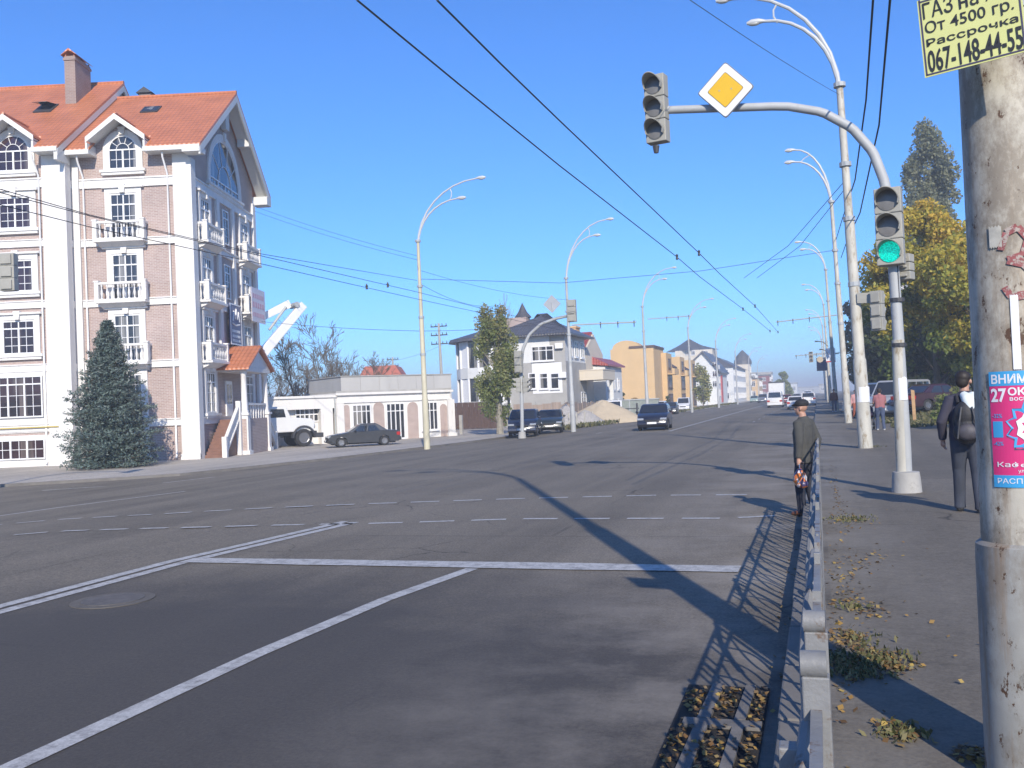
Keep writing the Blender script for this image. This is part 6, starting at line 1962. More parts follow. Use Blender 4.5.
# ================================================================== people
def person(label, base, H, face, look, jacket, trousers, shoes, arms=None, step=(0, 0), hair=None, cap=None, sleeve='long', coat=.80, voxel=.012, group=None, lean=0.0, width=1.0):
    """a standing figure; local x forward, y to its left"""
    t = thing('person', label, 'person', base, math.atan2(face[1], face[0]), group)
    k = H / 1.75
    V = lambda x, y, z: Vector((x + lean * max(0, z - .9), y, z)) * k
    la = t.rotation_euler.z
    lk = Vector((look[0] * math.cos(-la) - look[1] * math.sin(-la), look[0] * math.sin(-la) + look[1] * math.cos(-la), 0)).normalized()
    body, jk, tr = [], [], []
    w = width
    for i, sg in enumerate((1, -1)):
        fx = step[i]
        hip, kn, an_ = V(0, .09 * sg, .90), V(.03 + fx * .5, .10 * sg, .49), V(fx - .02, .11 * sg, .075)
        body += [('t', [hip + Vector((0, 0, .05)), hip, kn, an_], [.085 * k, .083 * k, .052 * k, .038 * k]), ('t', [an_ + Vector((-.03, 0, -.03)) * k, an_ + Vector((.06, 0, -.035)) * k, an_ + Vector((.14, 0, -.05)) * k], [.034 * k, .036 * k, .024 * k])]
        tr += [('t', [hip + Vector((0, 0, .06)) * k, hip - Vector((0, 0, .06)) * k, kn + Vector((.005, 0, .06)) * k, kn - Vector((0, 0, .02)) * k, an_ + Vector((0, 0, .03)) * k, an_ - Vector((0, 0, .035)) * k], [.112 * k, .108 * k, .082 * k, .075 * k, .066 * k, .07 * k])]
        # shoes
        s_ = [('t', [an_ + Vector((-.06, 0, -.035)) * k, an_ + Vector((.04, 0, -.03)) * k, an_ + Vector((.13, 0, -.045)) * k, an_ + Vector((.175, 0, -.052)) * k], [.042 * k, .05 * k, .036 * k, .022 * k])]
        solid(s_, 'shoe', shoes, t, .01)
    for sg in (1, -1):
        body += [('t', [V(0, .07 * sg * w, .88), V(0, .075 * sg * w, 1.05), V(.0, .085 * sg * w, 1.25), V(-.01, .09 * sg * w, 1.40)], [.10 * k, .095 * k, .105 * k, .075 * k])]
        jk += [('t', [V(0, .08 * sg * w, coat), V(0, .082 * sg * w, .95), V(0, .082 * sg * w, 1.08), V(0, .09 * sg * w, 1.26), V(-.01, .10 * sg * w, 1.40), V(-.01, .06 * sg, 1.46)], [.128 * k, .13 * k, .122 * k, .128 * k, .092 * k, .06 * k])]
    jk += [('t', [V(-.01, 0, coat + .01), V(-.01, 0, 1.0), V(-.015, 0, 1.2), V(-.02, 0, 1.34), V(-.015, 0, 1.43)], [.125 * k, .122 * k, .125 * k, .118 * k, .09 * k])]
    tr += [('b', V(-.01, 0, .93), (.13 * k, .17 * k, .12 * k))]
    body += [('t', [V(-.01, 0, 1.38), V(.0, 0, 1.47), V(.01, 0, 1.56)], [.08 * k, .06 * k, .056 * k])]
    jk += [('t', [V(-.015, 0, 1.36), V(-.012, 0, 1.42), V(-.005, 0, 1.47), V(0, 0, 1.505)], [.13 * k, .115 * k, .09 * k, .074 * k])]
    hc = V(.02, 0, 1.635)
    body += head_parts(hc, lk, .235 * k)
    arms = arms or {}
    for sg, nm in ((1, 'L'), (-1, 'R')):
        sh = V(-.01, .185 * sg * w, 1.405)
        e, wr, fd, ou, cu = arms.get(nm, ((-.03, .25 * sg, 1.12), (.04, .27 * sg, .86), (.1, 0, -1), (0, -sg, 0), .5))
        e, wr = V(*e), V(*wr)
        body += [('t', [V(-.01, .10 * sg, 1.40), sh, e, wr, wr + (wr - e).normalized() * .02], [.06 * k, .055 * k, .043 * k, .029 * k, .026 * k])]
        body += hand(wr, fd, sg, ou, cu)
        if sleeve == 'long':
            wl = e + (wr - e) * .93
            jk += [('t', [V(-.01, .12 * sg * w, 1.40), sh, (sh + e) / 2, e, (e + wl) / 2, wl], [.085 * k, .083 * k, .07 * k, .064 * k, .055 * k, .05 * k])]
        else:
            jk += [('t', [V(-.01, .12 * sg, 1.40), sh, sh + (e - sh) * .75], [.08 * k, .075 * k, .062 * k])]
    solid(body, 'body', mat_skin, t, voxel * .6)
    solid(jk, 'jacket' if sleeve == 'long' else 'shirt', jacket, t, voxel)
    solid(tr, 'trousers', trousers, t, voxel)
    eyes(hc, lk, t, .235 * k)
    s = Vector((-lk.y, lk.x, 0))
    if hair:
        hp = [('b', hc + (-lk * .03 + Vector((0, 0, .05))) * k, (.095 * k, .095 * k, .085 * k)), ('b', hc + (-lk * .058 + Vector((0, 0, .0))) * k, (.066 * k, .08 * k, .09 * k))]
        solid(hp, 'hair', hair, t, .01)
    if cap:
        solid([('b', hc + (-lk * .012 + Vector((0, 0, .075))) * k, (.108 * k, .108 * k, .066 * k)), ('t', [hc + (-lk * .01 + Vector((0, 0, .035))) * k, hc + (-lk * .01 + Vector((0, 0, .075))) * k], [.104 * k, .106 * k]),
               ('t', [hc + (lk * .07 + s * .05 + Vector((0, 0, .055))) * k, hc + (lk * .135 + Vector((0, 0, .04))) * k, hc + (lk * .07 - s * .05 + Vector((0, 0, .055))) * k], [.016 * k, .016 * k, .016 * k]),
               ('t', [hc + (lk * .06 + Vector((0, 0, .055))) * k, hc + (lk * .13 + Vector((0, 0, .045))) * k], [.04 * k, .012 * k])], 'cap', cap, t, .008)
    return t, k

mat_jk_grey = M('charcoal_wool_jacket', (.062, .062, .058), .9, var=.15, scale=12, bump=.2)
mat_tr_dark = M('dark_navy_trousers', (.022, .024, .036), .9, var=.2, scale=6)
mat_jeans = M('blue_jeans', (.055, .075, .13), .9, var=.25, scale=5)
mat_jeans_d = M('dark_grey_jeans', (.045, .052, .072), .9, var=.25, scale=5)
mat_shoe_br = M('brown_leather', (.15, .055, .03), .5, var=.2)
mat_shoe_dk = M('black_leather', (.02, .02, .02), .5, var=.2)
mat_shoe_lt = M('pale_trainers', (.50, .50, .50), .6)
mat_hair = M('dark_hair', (.02, .014, .011), .6, var=.3, scale=20)
mat_cap = M('black_cap', (.02, .02, .023), .8)

# elderly man in the cap at the kerb
mp = G(807.5, 515)
man, k = person('man in black cap and charcoal jacket standing by the railing with a plastic bag', (mp[0] + .0, mp[1], 0), 1.67, (-.90, .42), (-1, .12), mat_jk_grey, mat_tr_dark, mat_shoe_br,
             arms={'L': ((-.05, .26, 1.13), (-.03, .27, .87), (-.05, 0, -1), (0, -1, 0), 1.0), 'R': ((-.10, -.26, 1.14), (-.06, -.24, .88), (-.02, 0, -1), (0, 1, 0), 1.0)}, step=(.05, -.05), cap=mat_cap, coat=.80)
la = man.rotation_euler.z
def wp(t, x, y, z): 
    a = t.rotation_euler.z; return (t.location.x + x * math.cos(a) - y * math.sin(a), t.location.y + x * math.sin(a) + y * math.cos(a), t.location.z + z)
# the bag hangs from the left hand
def M_bag(name):
    m, nt, bs = _nt(name)
    vec = _coord(nt, (1, 1, 1))
    w = nt.nodes.new('ShaderNodeTexVoronoi'); w.inputs['Scale'].default_value = 9; nt.links.new(vec, w.inputs['Vector'])
    n = _noise(nt, vec, 11, 2)
    c = _mix(nt, _ramp(nt, n, .44, .47), (.62, .60, .60), (.62, .17, .03))
    c = _mix(nt, _ramp(nt, _noise(nt, vec, 9.3, 1), .56, .58), c, (.07, .05, .12))
    nt.links.new(c, bs.inputs['Base Color']); bs.inputs['Roughness'].default_value = .35
    return m
hx, hy, hz = wp(man, -.045, .27, .74)
bag = thing('plastic_bag', 'crumpled orange and white plastic bag in the hand of the man in the cap', 'bag', (hx, hy, hz - .31))
solid([('b', (0, 0, .12), (.10, .13, .11)), ('b', (.03, -.05, .05), (.09, .08, .06)), ('b', (-.02, .06, .07), (.07, .08, .07)), ('t', [(0, 0, .18), (0, .0, .25), (0, 0, .28)], [.09, .04, .02])], 'bag_body', M_bag('patterned_plastic'), bag, .012, 1)
b = MB(); b.tube([(0, -.02, .26), (0, -.015, .33), (0, .015, .33), (0, .02, .26)], .008, 6); b.build('handle', mat_signwhite, bag)

# backpacker
bp = GR(968, 512)
mat_jk_navy = M('dark_navy_jacket', (.040, .038, .058), .85, var=.15, scale=8)
bk, k2 = person('dark haired person in navy jacket walking away past the near pole, backpack on', (bp[0] + .03, bp[1], .15), 1.82, (.08, 1), (.45, .9), mat_jk_navy, mat_jeans_d, mat_shoe_dk, step=(.12, -.10), hair=mat_hair, coat=.90, width=.88,
              arms={'L': ((-.06, .28, 1.13), (.06, .27, .90), (.3, 0, -1), (0, -1, 0), .6), 'R': ((.02, -.27, 1.13), (.14, -.24, .93), (.4, 0, -1), (0, 1, 0), .6)})
pack = thing('backpack', 'black and dark grey backpack on the back of the navy jacketed person', 'backpack', wp(bk, -.155, 0, .95), bk.rotation_euler.z)
mat_pack = M('black_nylon', (.022, .021, .024), .6, var=.3, scale=9, bump=.3)
mat_pack2 = M('dark_grey_nylon', (.06, .055, .065), .6, var=.3, scale=9)
o = solid([('b', (-.08, 0, .10), (.12, .17, .16)), ('b', (-.06, 0, .32), (.11, .155, .18)), ('b', (-.05, 0, .25), (.10, .17, .24))], 'pack_body', mat_pack, pack, .014)
o = solid([('b', (-.16, 0, .1), (.07, .13, .11))], 'front_pocket', mat_pack2, pack, .014)
for sg in (-1, 1):
    b = MB(); b.tube([(-.02, .09 * sg, .47), (.05, .10 * sg, .56), (.16, .11 * sg, .55), (.3, .12 * sg, .42), (.30, .13 * sg, .25), (.15, .16 * sg, .05)], .022, 8); b.build('strap', mat_pack, pack)
    b = MB(); b.tube([(-.17, .06 * sg, .42), (-.2, .09 * sg, .25), (-.2, .12 * sg, .02)], .012, 6); b.build('buckle_strap', mat_dark, pack)
scf = thing('scarf', 'white cloth hanging from the collar over the top of the backpack', 'scarf', wp(bk, -.13, -.03, 1.28), bk.rotation_euler.z)
solid([('t', [(.02, .05, .25), (-.06, .02, .2), (-.10, -.01, .1), (-.14, -.02, -.02)], [.05, .065, .075, .05]), ('t', [(.02, -.06, .25), (-.06, -.05, .18), (-.11, -.05, .06)], [.05, .06, .04])], 'cloth', M('white_green_cloth', (.66, .70, .68), .8, var=.06, scale=5), scf, .012)

# woman with the pram
wpz = GR(881, 430)
wm, k3 = person('woman in dusty pink top and blue jeans pushing a pram away along the pavement', (wpz[0], wpz[1], rz_(wpz[0], wpz[1])), 1.66, (-.12, 1), (-.1, 1), M('dusty_pink_shirt', (.30, .12, .125), .85, var=.1), mat_jeans, mat_shoe_lt, hair=mat_hair, sleeve='short', coat=.93, step=(.1, -.1), voxel=.014,
             arms={'L': ((.08, .24, 1.14), (.32, .2, 1.03), (1, 0, -.1), (0, 0, -1), .9), 'R': ((.08, -.24, 1.14), (.32, -.2, 1.03), (1, 0, -.1), (0, 0, -1), .9)})
pr = thing('pram', 'dark purple pram pushed by the woman in the pink top', 'pram', wp(wm, .62, .34, 0), wm.rotation_euler.z)
mat_pram = M('dark_purple_fabric', (.035, .02, .05), .8, var=.2)
solid([('b', (.0, 0, .62), (.42, .22, .17)), ('b', (.18, 0, .80), (.22, .23, .2))], 'carry_cot', mat_pram, pr, .02)
b = MB()
for sg in (-1, 1):
    b.tube([(-.5, .2 * sg, 1.02), (-.25, .2 * sg, .7), (.38, .22 * sg, .2)], .014, 6); b.tube([(.35, .2 * sg, .6), (-.35, .22 * sg, .2)], .014, 6)
b.tube([(-.5, -.2, 1.02), (-.5, .2, 1.02)], .016, 6); b.tube([(.38, -.24, .16), (.38, .24, .16)], .012, 6); b.tube([(-.35, -.24, .16), (-.35, .24, .16)], .012, 6)
b.build('frame', mat_metal_grey, pr)
for x in (.38, -.35):
    for sg in (-1, 1): wheel(pr, x, sg * .25, .16, .07, sg)

pp = GR(834.5, 412)
pd, _ = person('distant person in maroon jacket and jeans walking towards the viewer by the pole row', (pp[0], pp[1], .15), 1.74, (0, -1), (0, -1), M('maroon_jacket', (.12, .03, .03), .85), mat_jeans, mat_shoe_lt, hair=mat_hair, step=(.15, -.15), voxel=.016, coat=.88)
pp = GR(857, 418)
pd2, _ = person('distant person in pale pink shirt half hidden behind the nearest right lamp post', (pp[0] - .04, pp[1], rz_(pp[0], pp[1])), 1.62, (.3, -1), (0, -1), M('pale_pink_shirt', (.48, .25, .24), .85), M('rust_trousers', (.32, .09, .05), .9), mat_shoe_dk, hair=mat_hair, step=(.12, -.1), voxel=.016, coat=.95)
# ================================================================== near pole with its papers
def M_oldpole(name, base, rust=.5, dark=.5, blue=False):
    m, nt, bs = _nt(name)
    v = _coord(nt)
    vs_ = _coord(nt, (7, 7, .55))
    c = _mix(nt, _ramp(nt, _noise(nt, v, 5, 6), .3, .7), C3(base, .78), C3(base, 1.1))
    st = _ramp(nt, _noise(nt, vs_, 1.5, 7, .7), .56 - .08 * rust, .70)
    c = _mix(nt, _mix(nt, 1.0, st, (.8, .8, .8), 'MULTIPLY'), c, (.27, .15, .055))
    grime = _ramp(nt, _noise(nt, _coord(nt, (1.8, 1.8, 1.0)), 2.1, 9, .78), .45, .58)
    c = _mix(nt, _mix(nt, 1.0, grime, (.8 * rust + .25,) * 3, 'MULTIPLY'), c, (.19, .155, .115))
    flake = _ramp(nt, _noise(nt, _coord(nt, (1, 1, .6)), 7, 9, .72), .60, .61)
    c = _mix(nt, _mix(nt, 1.0, flake, (.75, .75, .75), 'MULTIPLY'), c, C3(base, .62))
    chip = _ramp(nt, _noise(nt, _coord(nt, (1, 1, .6)), 14, 9, .78), .625 - .03 * dark, .64 - .03 * dark)
    c = _mix(nt, chip, c, (.085, .042, .022))
    nt.links.new(c, bs.inputs['Base Color']); bs.inputs['Roughness'].default_value = .6
    inv = nt.nodes.new('ShaderNodeMath'); inv.operation = 'SUBTRACT'; inv.inputs[0].default_value = 1; nt.links.new(chip, inv.inputs[1])
    _bump(nt, bs, inv.outputs[0], .35, .004)
    return m
PC = Vector((.79, 4.4, .15))
pole = thing('near_lamp_post', 'thick flaking rust streaked pole closest to the viewer, covered with papers', 'street lamp', PC)
def cyl(b, z0, z1, r0, r1, n=40): b.tube([(0, 0, z0), (0, 0, z1)], [r0, r1], n)
b = MB(); cyl(b, 1.0, 5.2, .168, .152); b.tube([(0, 0, 5.2), (0, 0, 5.28), (0, 0, 10.6)], [.152, .12, .09], 20); b.build('shaft', M_oldpole('flaking_cream_paint', (.485, .45, .375), .68, 1.2), pole, smooth=True)
b = MB(); b.tube([(0, 0, -.2), (0, 0, .93), (0, 0, .985), (0, 0, 1.0)], [.197, .193, .190, .171], 40); b.build('sleeve', M_oldpole('flaking_blue_grey_paint', (.33, .325, .30), .45, 1.25), pole, smooth=True)
for rc, rs_ in ((3.0, 2.9), (2.0, 2.1)):
    b = MB(); p = [(-rc * (1 - math.cos(i / 10 * math.pi / 2)), 0, 10.4 + rs_ * math.sin(i / 10 * math.pi / 2)) for i in range(11)]
    b.tube(p, [.06 - .0025 * i for i in range(11)], 8); arm_ = b.build('arm', mat_lum, pole, smooth=True)
    e = p[-1]; b = MB(); b.tube([(e[0] + .05, 0, e[2]), (e[0] - .2, 0, e[2] + .03), (e[0] - .7, 0, e[2])], [.06, .12, .05], 10); b.build('luminaire', mat_lum, arm_, smooth=True)

FV = Vector((-PC.x, -PC.y, 0)).normalized(); RV = Vector((-FV.y, FV.x, 0))     # towards the viewer, and rightwards round the pole
def on_pole(a, z, r): return FV * (r * math.cos(a)) + RV * (r * math.sin(a)) + Vector((0, 0, z))

def text_mesh(body, bold=0.0, space=1.0):
    c = bpy.data.curves.new('lettering', 'FONT'); c.body = body.replace('е', 'e'); c.size = 1; c.offset = bold; c.space_character = space; c.resolution_u = 3
    o = bpy.data.objects.new('lettering', c); COL.objects.link(o)
    bpy.context.view_layer.update()
    me = bpy.data.meshes.new_from_object(o.evaluated_get(bpy.context.evaluated_depsgraph_get()))
    bpy.data.objects.remove(o); bpy.data.curves.remove(c)
    bm = bmesh.new(); bm.from_mesh(me)
    bm.verts.ensure_lookup_table()
    vs = [v.co.copy() for v in bm.verts]; fs = [[v.index for v in f.verts] for f in bm.faces]
    bm.free(); bpy.data.meshes.remove(me)
    x0 = min(v.x for v in vs); x1 = max(v.x for v in vs); y0 = min(v.y for v in vs); y1 = max(v.y for v in vs)
    return [((v.x - x0) / (x1 - x0), (v.y - y0) / (y1 - y0)) for v in vs], fs

def letter(body, place, mat, parent, bold=0.0, name='lettering', serif=False):
    """PLACE maps (0..1, 0..1) of the line of writing to a point in the parent's frame"""
    vs, fs = text_mesh(body, bold)
    b = MB(); b.add([place(x, y) for x, y in vs], fs)
    return b.build(name, mat, parent, recalc=False)

def curved_sheet(parent, name, mat, a0, a1, z0, z1, r, n=24, torn=None):
    b = MB(); vs = []
    for i in range(n + 1):
        a = a0 + (a1 - a0) * i / n
        za, zb = z0, z1
        if torn: za += torn * math.sin(i * 2.3) * .5; zb += torn * math.sin(i * 1.7 + 1) * .5
        vs += [on_pole(a, za, r), on_pole(a, zb, r), on_pole(a, zb, r - .0012), on_pole(a, za, r - .0012)]
    b.add(vs, [(i * 4 + j, i * 4 + (j + 1) % 4, i * 4 + 4 + (j + 1) % 4, i * 4 + 4 + j) for i in range(n) for j in range(4)])
    return b.build(name, mat, parent, recalc=False)

def zpole(px, py):                               # height on the pole's near face
    d = ray(px, py); return float((CAM + d * ((PC.y - .14) / d[1]))[2]) - PC.z
mat_pblue = M('poster_blue', (.05, .33, .62), .45, var=.06)
mat_ppink = M('poster_magenta', (.62, .035, .17), .45, var=.08, scale=4)
mat_pwhite = M('poster_white', (.72, .72, .74), .5, var=.05)
mat_pdark = M('poster_dark', (.06, .05, .10), .5)
RP = .170
post = thing('poster', 'magenta and blue sale poster with a white burst, pasted round the near pole', 'poster', PC)
A0, A1 = R(-37), R(58)
zt_, zb_ = zpole(990, 372), zpole(992, 487.5)
hh = zt_ - zb_
curved_sheet(post, 'paper', mat_ppink, A0, A1, zb_, zt_, RP)
curved_sheet(post, 'top_band', mat_pblue, A0, A1, zt_ - hh * .125, zt_, RP + .001)
curved_sheet(post, 'bottom_band', mat_pblue, A0, A1, zb_, zb_ + hh * .105, RP + .001)
def pl(u0, u1, v0, v1, dr=.0022): return lambda x, y: on_pole(A0 + (A1 - A0) * (u0 + (u1 - u0) * x), zb_ + hh * (v0 + (v1 - v0) * y), RP + dr)
letter('ВНИМАНИЕ', pl(.04, .96, .895, .975), mat_pwhite, post, .025)
letter('27', pl(.025, .24, .735, .855), mat_pwhite, post, .03)
letter('ОКТЯБРЯ', pl(.26, .98, .79, .86), mat_pwhite, post, .03)
letter('воскр.', pl(.28, .58, .735, .775), mat_pwhite, post, .01)
letter('Кафе-бар', pl(.07, .78, .165, .22), mat_pwhite, post, .006)
letter('ул.', pl(.34, .43, .122, .152), mat_pwhite, post, .005)
letter('РАСПРОДАЖА', pl(.06, .96, .025, .08), mat_pwhite, post, .006)
# star burst with a small blue panel at its left
def burst(parent, mat, name, cu, cv, ru, rv, n, inner, dr):
    b = MB(); f = pl(0, 1, 0, 1, dr)
    vs = [f(cu, cv)] + [f(cu + ru * (1 if k % 2 == 0 else inner) * math.cos(math.pi * k / n), cv + rv * (1 if k % 2 == 0 else inner) * math.sin(math.pi * k / n)) for k in range(2 * n)]
    b.add(vs, [(0, 1 + k, 1 + (k + 1) % (2 * n)) for k in range(2 * n)]); return b.build(name, mat, parent, recalc=False)
burst(post, mat_pdark, 'burst_shadow', .62, .50, .42, .27, 13, .80, .0014)
burst(post, mat_pblue, 'burst', .60, .51, .40, .25, 13, .80, .0022)
burst(post, mat_pwhite, 'burst_centre', .60, .51, .27, .17, 9, .86, .003)
curved_sheet(post, 'side_panel', mat_pblue, A0 + (A1 - A0) * .03, A0 + (A1 - A0) * .17, zb_ + hh * .43, zb_ + hh * .57, RP + .0012, 6)
letter('-32%', pl(.03, .17, .60, .635), mat_pblue, post, .01)
letter('-42%', pl(.03, .17, .36, .395), mat_pblue, post, .01)
# remains of older papers above it
for lab, a0, a1, y0, y1, mt, tr_, rz2 in (('narrow torn strip of white paper left on the near pole above the poster', -4, 6, 370, 296, mat_pwhite, .004, .0005), ('torn white notice with blue letters above the poster on the near pole', 14, 60, 362, 322, mat_pwhite, .007, .0008),
                                  ('pale weathered paper scrap high on the near pole', -26, -10, 247, 226, mat_pwhite, .008, .0004)):
    s_ = thing('paper_scrap', lab, 'paper', PC)
    za, zc = zpole(1005, y0), zpole(1005, y1)
    curved_sheet(s_, 'paper', mt if lab[0] != 'p' else M('weathered_paper', (.46, .44, .38), .8, var=.2, scale=20), R(a0), R(a1), za, zc, .1695 + rz2, 14, tr_)
    if 'blue letters' in lab:
        letter('НО', lambda x, y: on_pole(R(18) + R(36) * x, za + (zc - za) * (.25 + .45 * y), .1725), mat_pblue, s_, .03)
# red sprayed scrawl
gr = thing('graffiti', 'faded red sprayed scrawl on the near pole above the papers', 'graffiti', PC)
b = MB()
sc = [(-12, .27), (-4, .38), (10, .41), (22, .33), (14, .22), (-4, .20), (14, .17), (30, .08), (18, -.03), (-2, -.04), (-12, .05)]
z0 = zpole(1005, 262)
pts = []
for i in range(len(sc) - 1):
    for t_ in (0, .25, .5, .75):
        pts.append((sc[i][0] + (sc[i + 1][0] - sc[i][0]) * t_, sc[i][1] + (sc[i + 1][1] - sc[i][1]) * t_))
for (a, v), (a2, v2) in zip(pts, pts[1:]):
    d = Vector((a2 - a, (v2 - v) * 340)).normalized(); n_ = Vector((-d.y, d.x))
    w_ = 4.2
    q = lambda aa, vv, s: on_pole(R(aa + n_.x * w_ * s), z0 - .12 + vv * .62 + n_.y * w_ * s * .004, .1700)
    b.add([q(a, v, -1), q(a, v, 1), q(a2, v2, 1), q(a2, v2, -1)], [(0, 1, 2, 3)])
b.build('paint', M('faded_red_spray', (.26, .08, .08), .8, var=.3, scale=30, stain=(.38, .33, .29), stain_at=(.5, .56)), gr, recalc=False)

# yellow notice plate at the top
bl_ = DP(925, 78, 3.80); br_ = DP(1024, 52, 3.60)
U = Vector(br_ - bl_); Lw = U.length; U.normalize()
N_ = U.cross(Vector((0, 0, 1))).normalized(); Vv = N_.cross(U).normalized()
if Vv.z < 0: Vv = -Vv
notice = thing('notice_plate', 'pale yellow notice plate with black writing fixed at the top of the near pole', 'sign', bl_)
WN, HN = Lw * 1.04, .315
pt = lambda x, y, o_=0.0: U * x + Vv * y + N_ * o_
if N_.dot(Vector((0, -1, 0))) < 0: N_ = -N_
b = MB(); b.add([pt(x, y, o_) for o_ in (0, -.004) for x, y in ((0, 0), (WN, 0), (WN, HN), (0, HN))], [(0, 1, 2, 3), (7, 6, 5, 4), (0, 4, 5, 1), (1, 5, 6, 2), (2, 6, 7, 3), (3, 7, 4, 0)])
b.build('plate', M('pale_yellow_plate', (.60, .61, .24), .5, var=.05, scale=5), notice)
b = MB(); w_ = .006
for x0, x1, y0, y1 in ((.006, WN - .006, .006, .006 + w_), (.006, .006 + w_, .006, HN), (.006, WN - .006, HN - .012, HN - .006), (WN - .012, WN - .006, .006, HN)):
    b.add([pt(x0, y0, .002), pt(x1, y0, .002), pt(x1, y1, .002), pt(x0, y1, .002)], [(0, 1, 2, 3)])
b.build('border', mat_pdark, notice, recalc=False)
mat_ink = M('black_ink', (.02, .02, .022), .5)
def nl(x0, x1, y0, y1, sl=0.0): return lambda x, y: pt(x0 + (x1 - x0) * x, y0 + (y1 - y0) * y + sl * x, .003)
kk = WN / .45
letter('067-148-44-55', nl(.018, WN - .012, .014, .104), mat_ink, notice, .016)
letter('Рассрочка', nl(.02, WN - .02, .112, .150), mat_ink, notice, .012)
letter('От 4500 гр.', nl(.02, WN - .03, .160, .220), mat_ink, notice, .006)
letter('ГАЗ', nl(.018, .018 + .30 * WN, .232, .298), mat_ink, notice, .006)
b = MB()                                        # the small letter between, drawn as two stems and a bar
x0 = .018 + .36 * WN
for xa, xb, ya, yb in ((x0, x0 + .008, .232, .279), (x0 + .024, x0 + .032, .232, .279), (x0 + .008, x0 + .024, .252, .260)):
    b.add([pt(xa, ya, .003), pt(xb, ya, .003), pt(xb, yb, .003), pt(xa, yb, .003)], [(0, 1, 2, 3)])
b.build('lettering', mat_ink, notice, recalc=False)
letter('а', nl(x0 + .040, x0 + .070, .232, .280), mat_ink, notice, .006)
letter('Авто', nl(x0 + .095, WN - .012, .232, .298), mat_ink, notice, .006)
b = MB(); b.tube([Vector((PC.x, PC.y, bl_[2] + .3)) - Vector(bl_) + Vector((0, 0, -.02)), Vector((PC.x, PC.y, bl_[2] + .3)) - Vector(bl_) + Vector((0, 0, .02))], .168, 24); b.build('clamp_band', mat_metal_grey, notice)

# ================================================================== railing along the kerb
mat_rail = M('grey_blue_railing_paint', (.20, .20, .198), .55, var=.2, scale=6, stain=(.13, .085, .055), stain_at=(.55, .63), bump=.15)
def railing(y0, label):
    t = thing('railing', label, 'railing', (-.035, y0, .15), 0, 'wrought railing panels along the kerb')
    for y in (.0, .40):
        b = MB(); b.box(-.028, .03, y - .022, y + .022, -.05, 1.035); o = b.build('post', mat_rail, t, bevel=.004)
        b = MB(); b.tube([(-.029, y, 1.058), (.025, y, 1.058)], .029, 16); b.build('scroll_cap', mat_rail, o, smooth=True)
    b = MB(); b.box(-.013, .013, 1.08, 1.105, -.05, 1.0); b.build('post', mat_rail, t)
    for z in (.78, .95, .10):
        b = MB()
        if z > .5: b.box(-.012, .012, .0, 1.8, z, z + .016)
        else: b.box(-.012, .012, .40, 1.8, z, z + .016)
        b.build('rail', mat_rail, t)
    b = MB()
    for y in (.13, .26, .53, .66, .80, .94, 1.22, 1.36, 1.5, 1.64): b.box(-.008, .008, y - .008, y + .008, .80, .95)
    b.build('short_bars', mat_rail, t)
    for c in (.75, 1.44):
        for sg in (-1, 1):
            b = MB(); p = [(0, c + sg * (.02 + .27 * math.sin(math.pi * i / 10)), .12 + .66 * i / 10) for i in range(11)]
            b.tube(p, .012, 6); b.build('curved_bar', mat_rail, t, smooth=True)
            b = MB(); p = [(0, c + sg * (.30 - .22 * math.sin(math.pi * i / 10)), .12 + .66 * i / 10) for i in range(11)]
            b.tube(p, .010, 6); b.build('curved_bar', mat_rail, t, smooth=True)
    b = MB(); p = [(0, .2 + (.12 - .04 * i / 16) * math.cos(i * math.pi / 6), .16 + (.12 - .04 * i / 16) * math.sin(i * math.pi / 6)) for i in range(17)]
    b.tube(p, .011, 6); b.build('scroll', mat_rail, t, smooth=True)
    return t
rl = railing(2.17, 'grey blue wrought railing panel along the kerb with scrolls and paired capped posts')
b = MB(); b.box(-.075, -.03, -.36, -.30, .55, .84); b.build('hook_bar', mat_rail, rl, bevel=.004)
b = MB(); b.box(-.08, -.035, -.08, -.03, .62, .90); b.build('hook_bar', mat_rail, rl, bevel=.004)
b = MB(); b.tube([(-.005, .12, .99), (-.015, .0, .93), (-.04, -.2, .82), (-.055, -.35, .7), (-.05, -.5, .5)], .022, 8); b.build('curved_bar', mat_rail, rl, smooth=True)
extra = [c for c in rl.children if c.name.startswith('hook')]
for k in range(-1, 7):
    if k == 0: continue
    c = copy_tree(rl); c.location.y = 2.17 + 1.8 * k
    c['label'] = rl['label']
    for ch in list(c.children):
        if ch.name.startswith('hook'): bpy.data.objects.remove(ch)
        elif ch.name.startswith('post'):
            ch.scale = (.42, .7, .975); ch.location.y = ch.location.y + random.uniform(-.004, .004)
            for g in list(ch.children): bpy.data.objects.remove(g)

# ================================================================== drain, manhole, leaves
mat_pit = M('dark_drain_pit', (.020, .018, .016), .95, var=.4, scale=12)
dr = thing('storm_drain', 'sunken storm drain with concrete bars and dead leaves beside the kerb', 'drain', (-.6, 5.25, 0))
b = MB(); b.box(-.25, .24, -1.0, .74, .004, .007); b.build('pit', mat_pit, dr)  # flat dark plate on the road, the hollow's shade painted in its colour
b = MB()
for x0, x1, dx in ((-.12, -.05, 0), (.08, .14, 0)):
    b.prism([(x0, .08), (x1, .08), (x1 + .02, .72), (x0 + .02, .72)], .008, .028, 'z'); b.prism([(x0 - .02, -.95), (x1 - .02, -.95), (x1, -.04), (x0, -.04)], .008, .028, 'z')
b.box(-.19, .23, -.035, .075, .008, .026)
b.build('bars', M('shaded_drain_concrete', (.15, .14, .13), .9, var=.3, scale=6, bump=.3), dr)  # concrete tone darkened to carry the shade low in the drain
mh = G(113, 600.5)
m = thing('manhole_cover', 'worn round manhole cover in the near left lane', 'manhole', (mh[0], mh[1], 0))
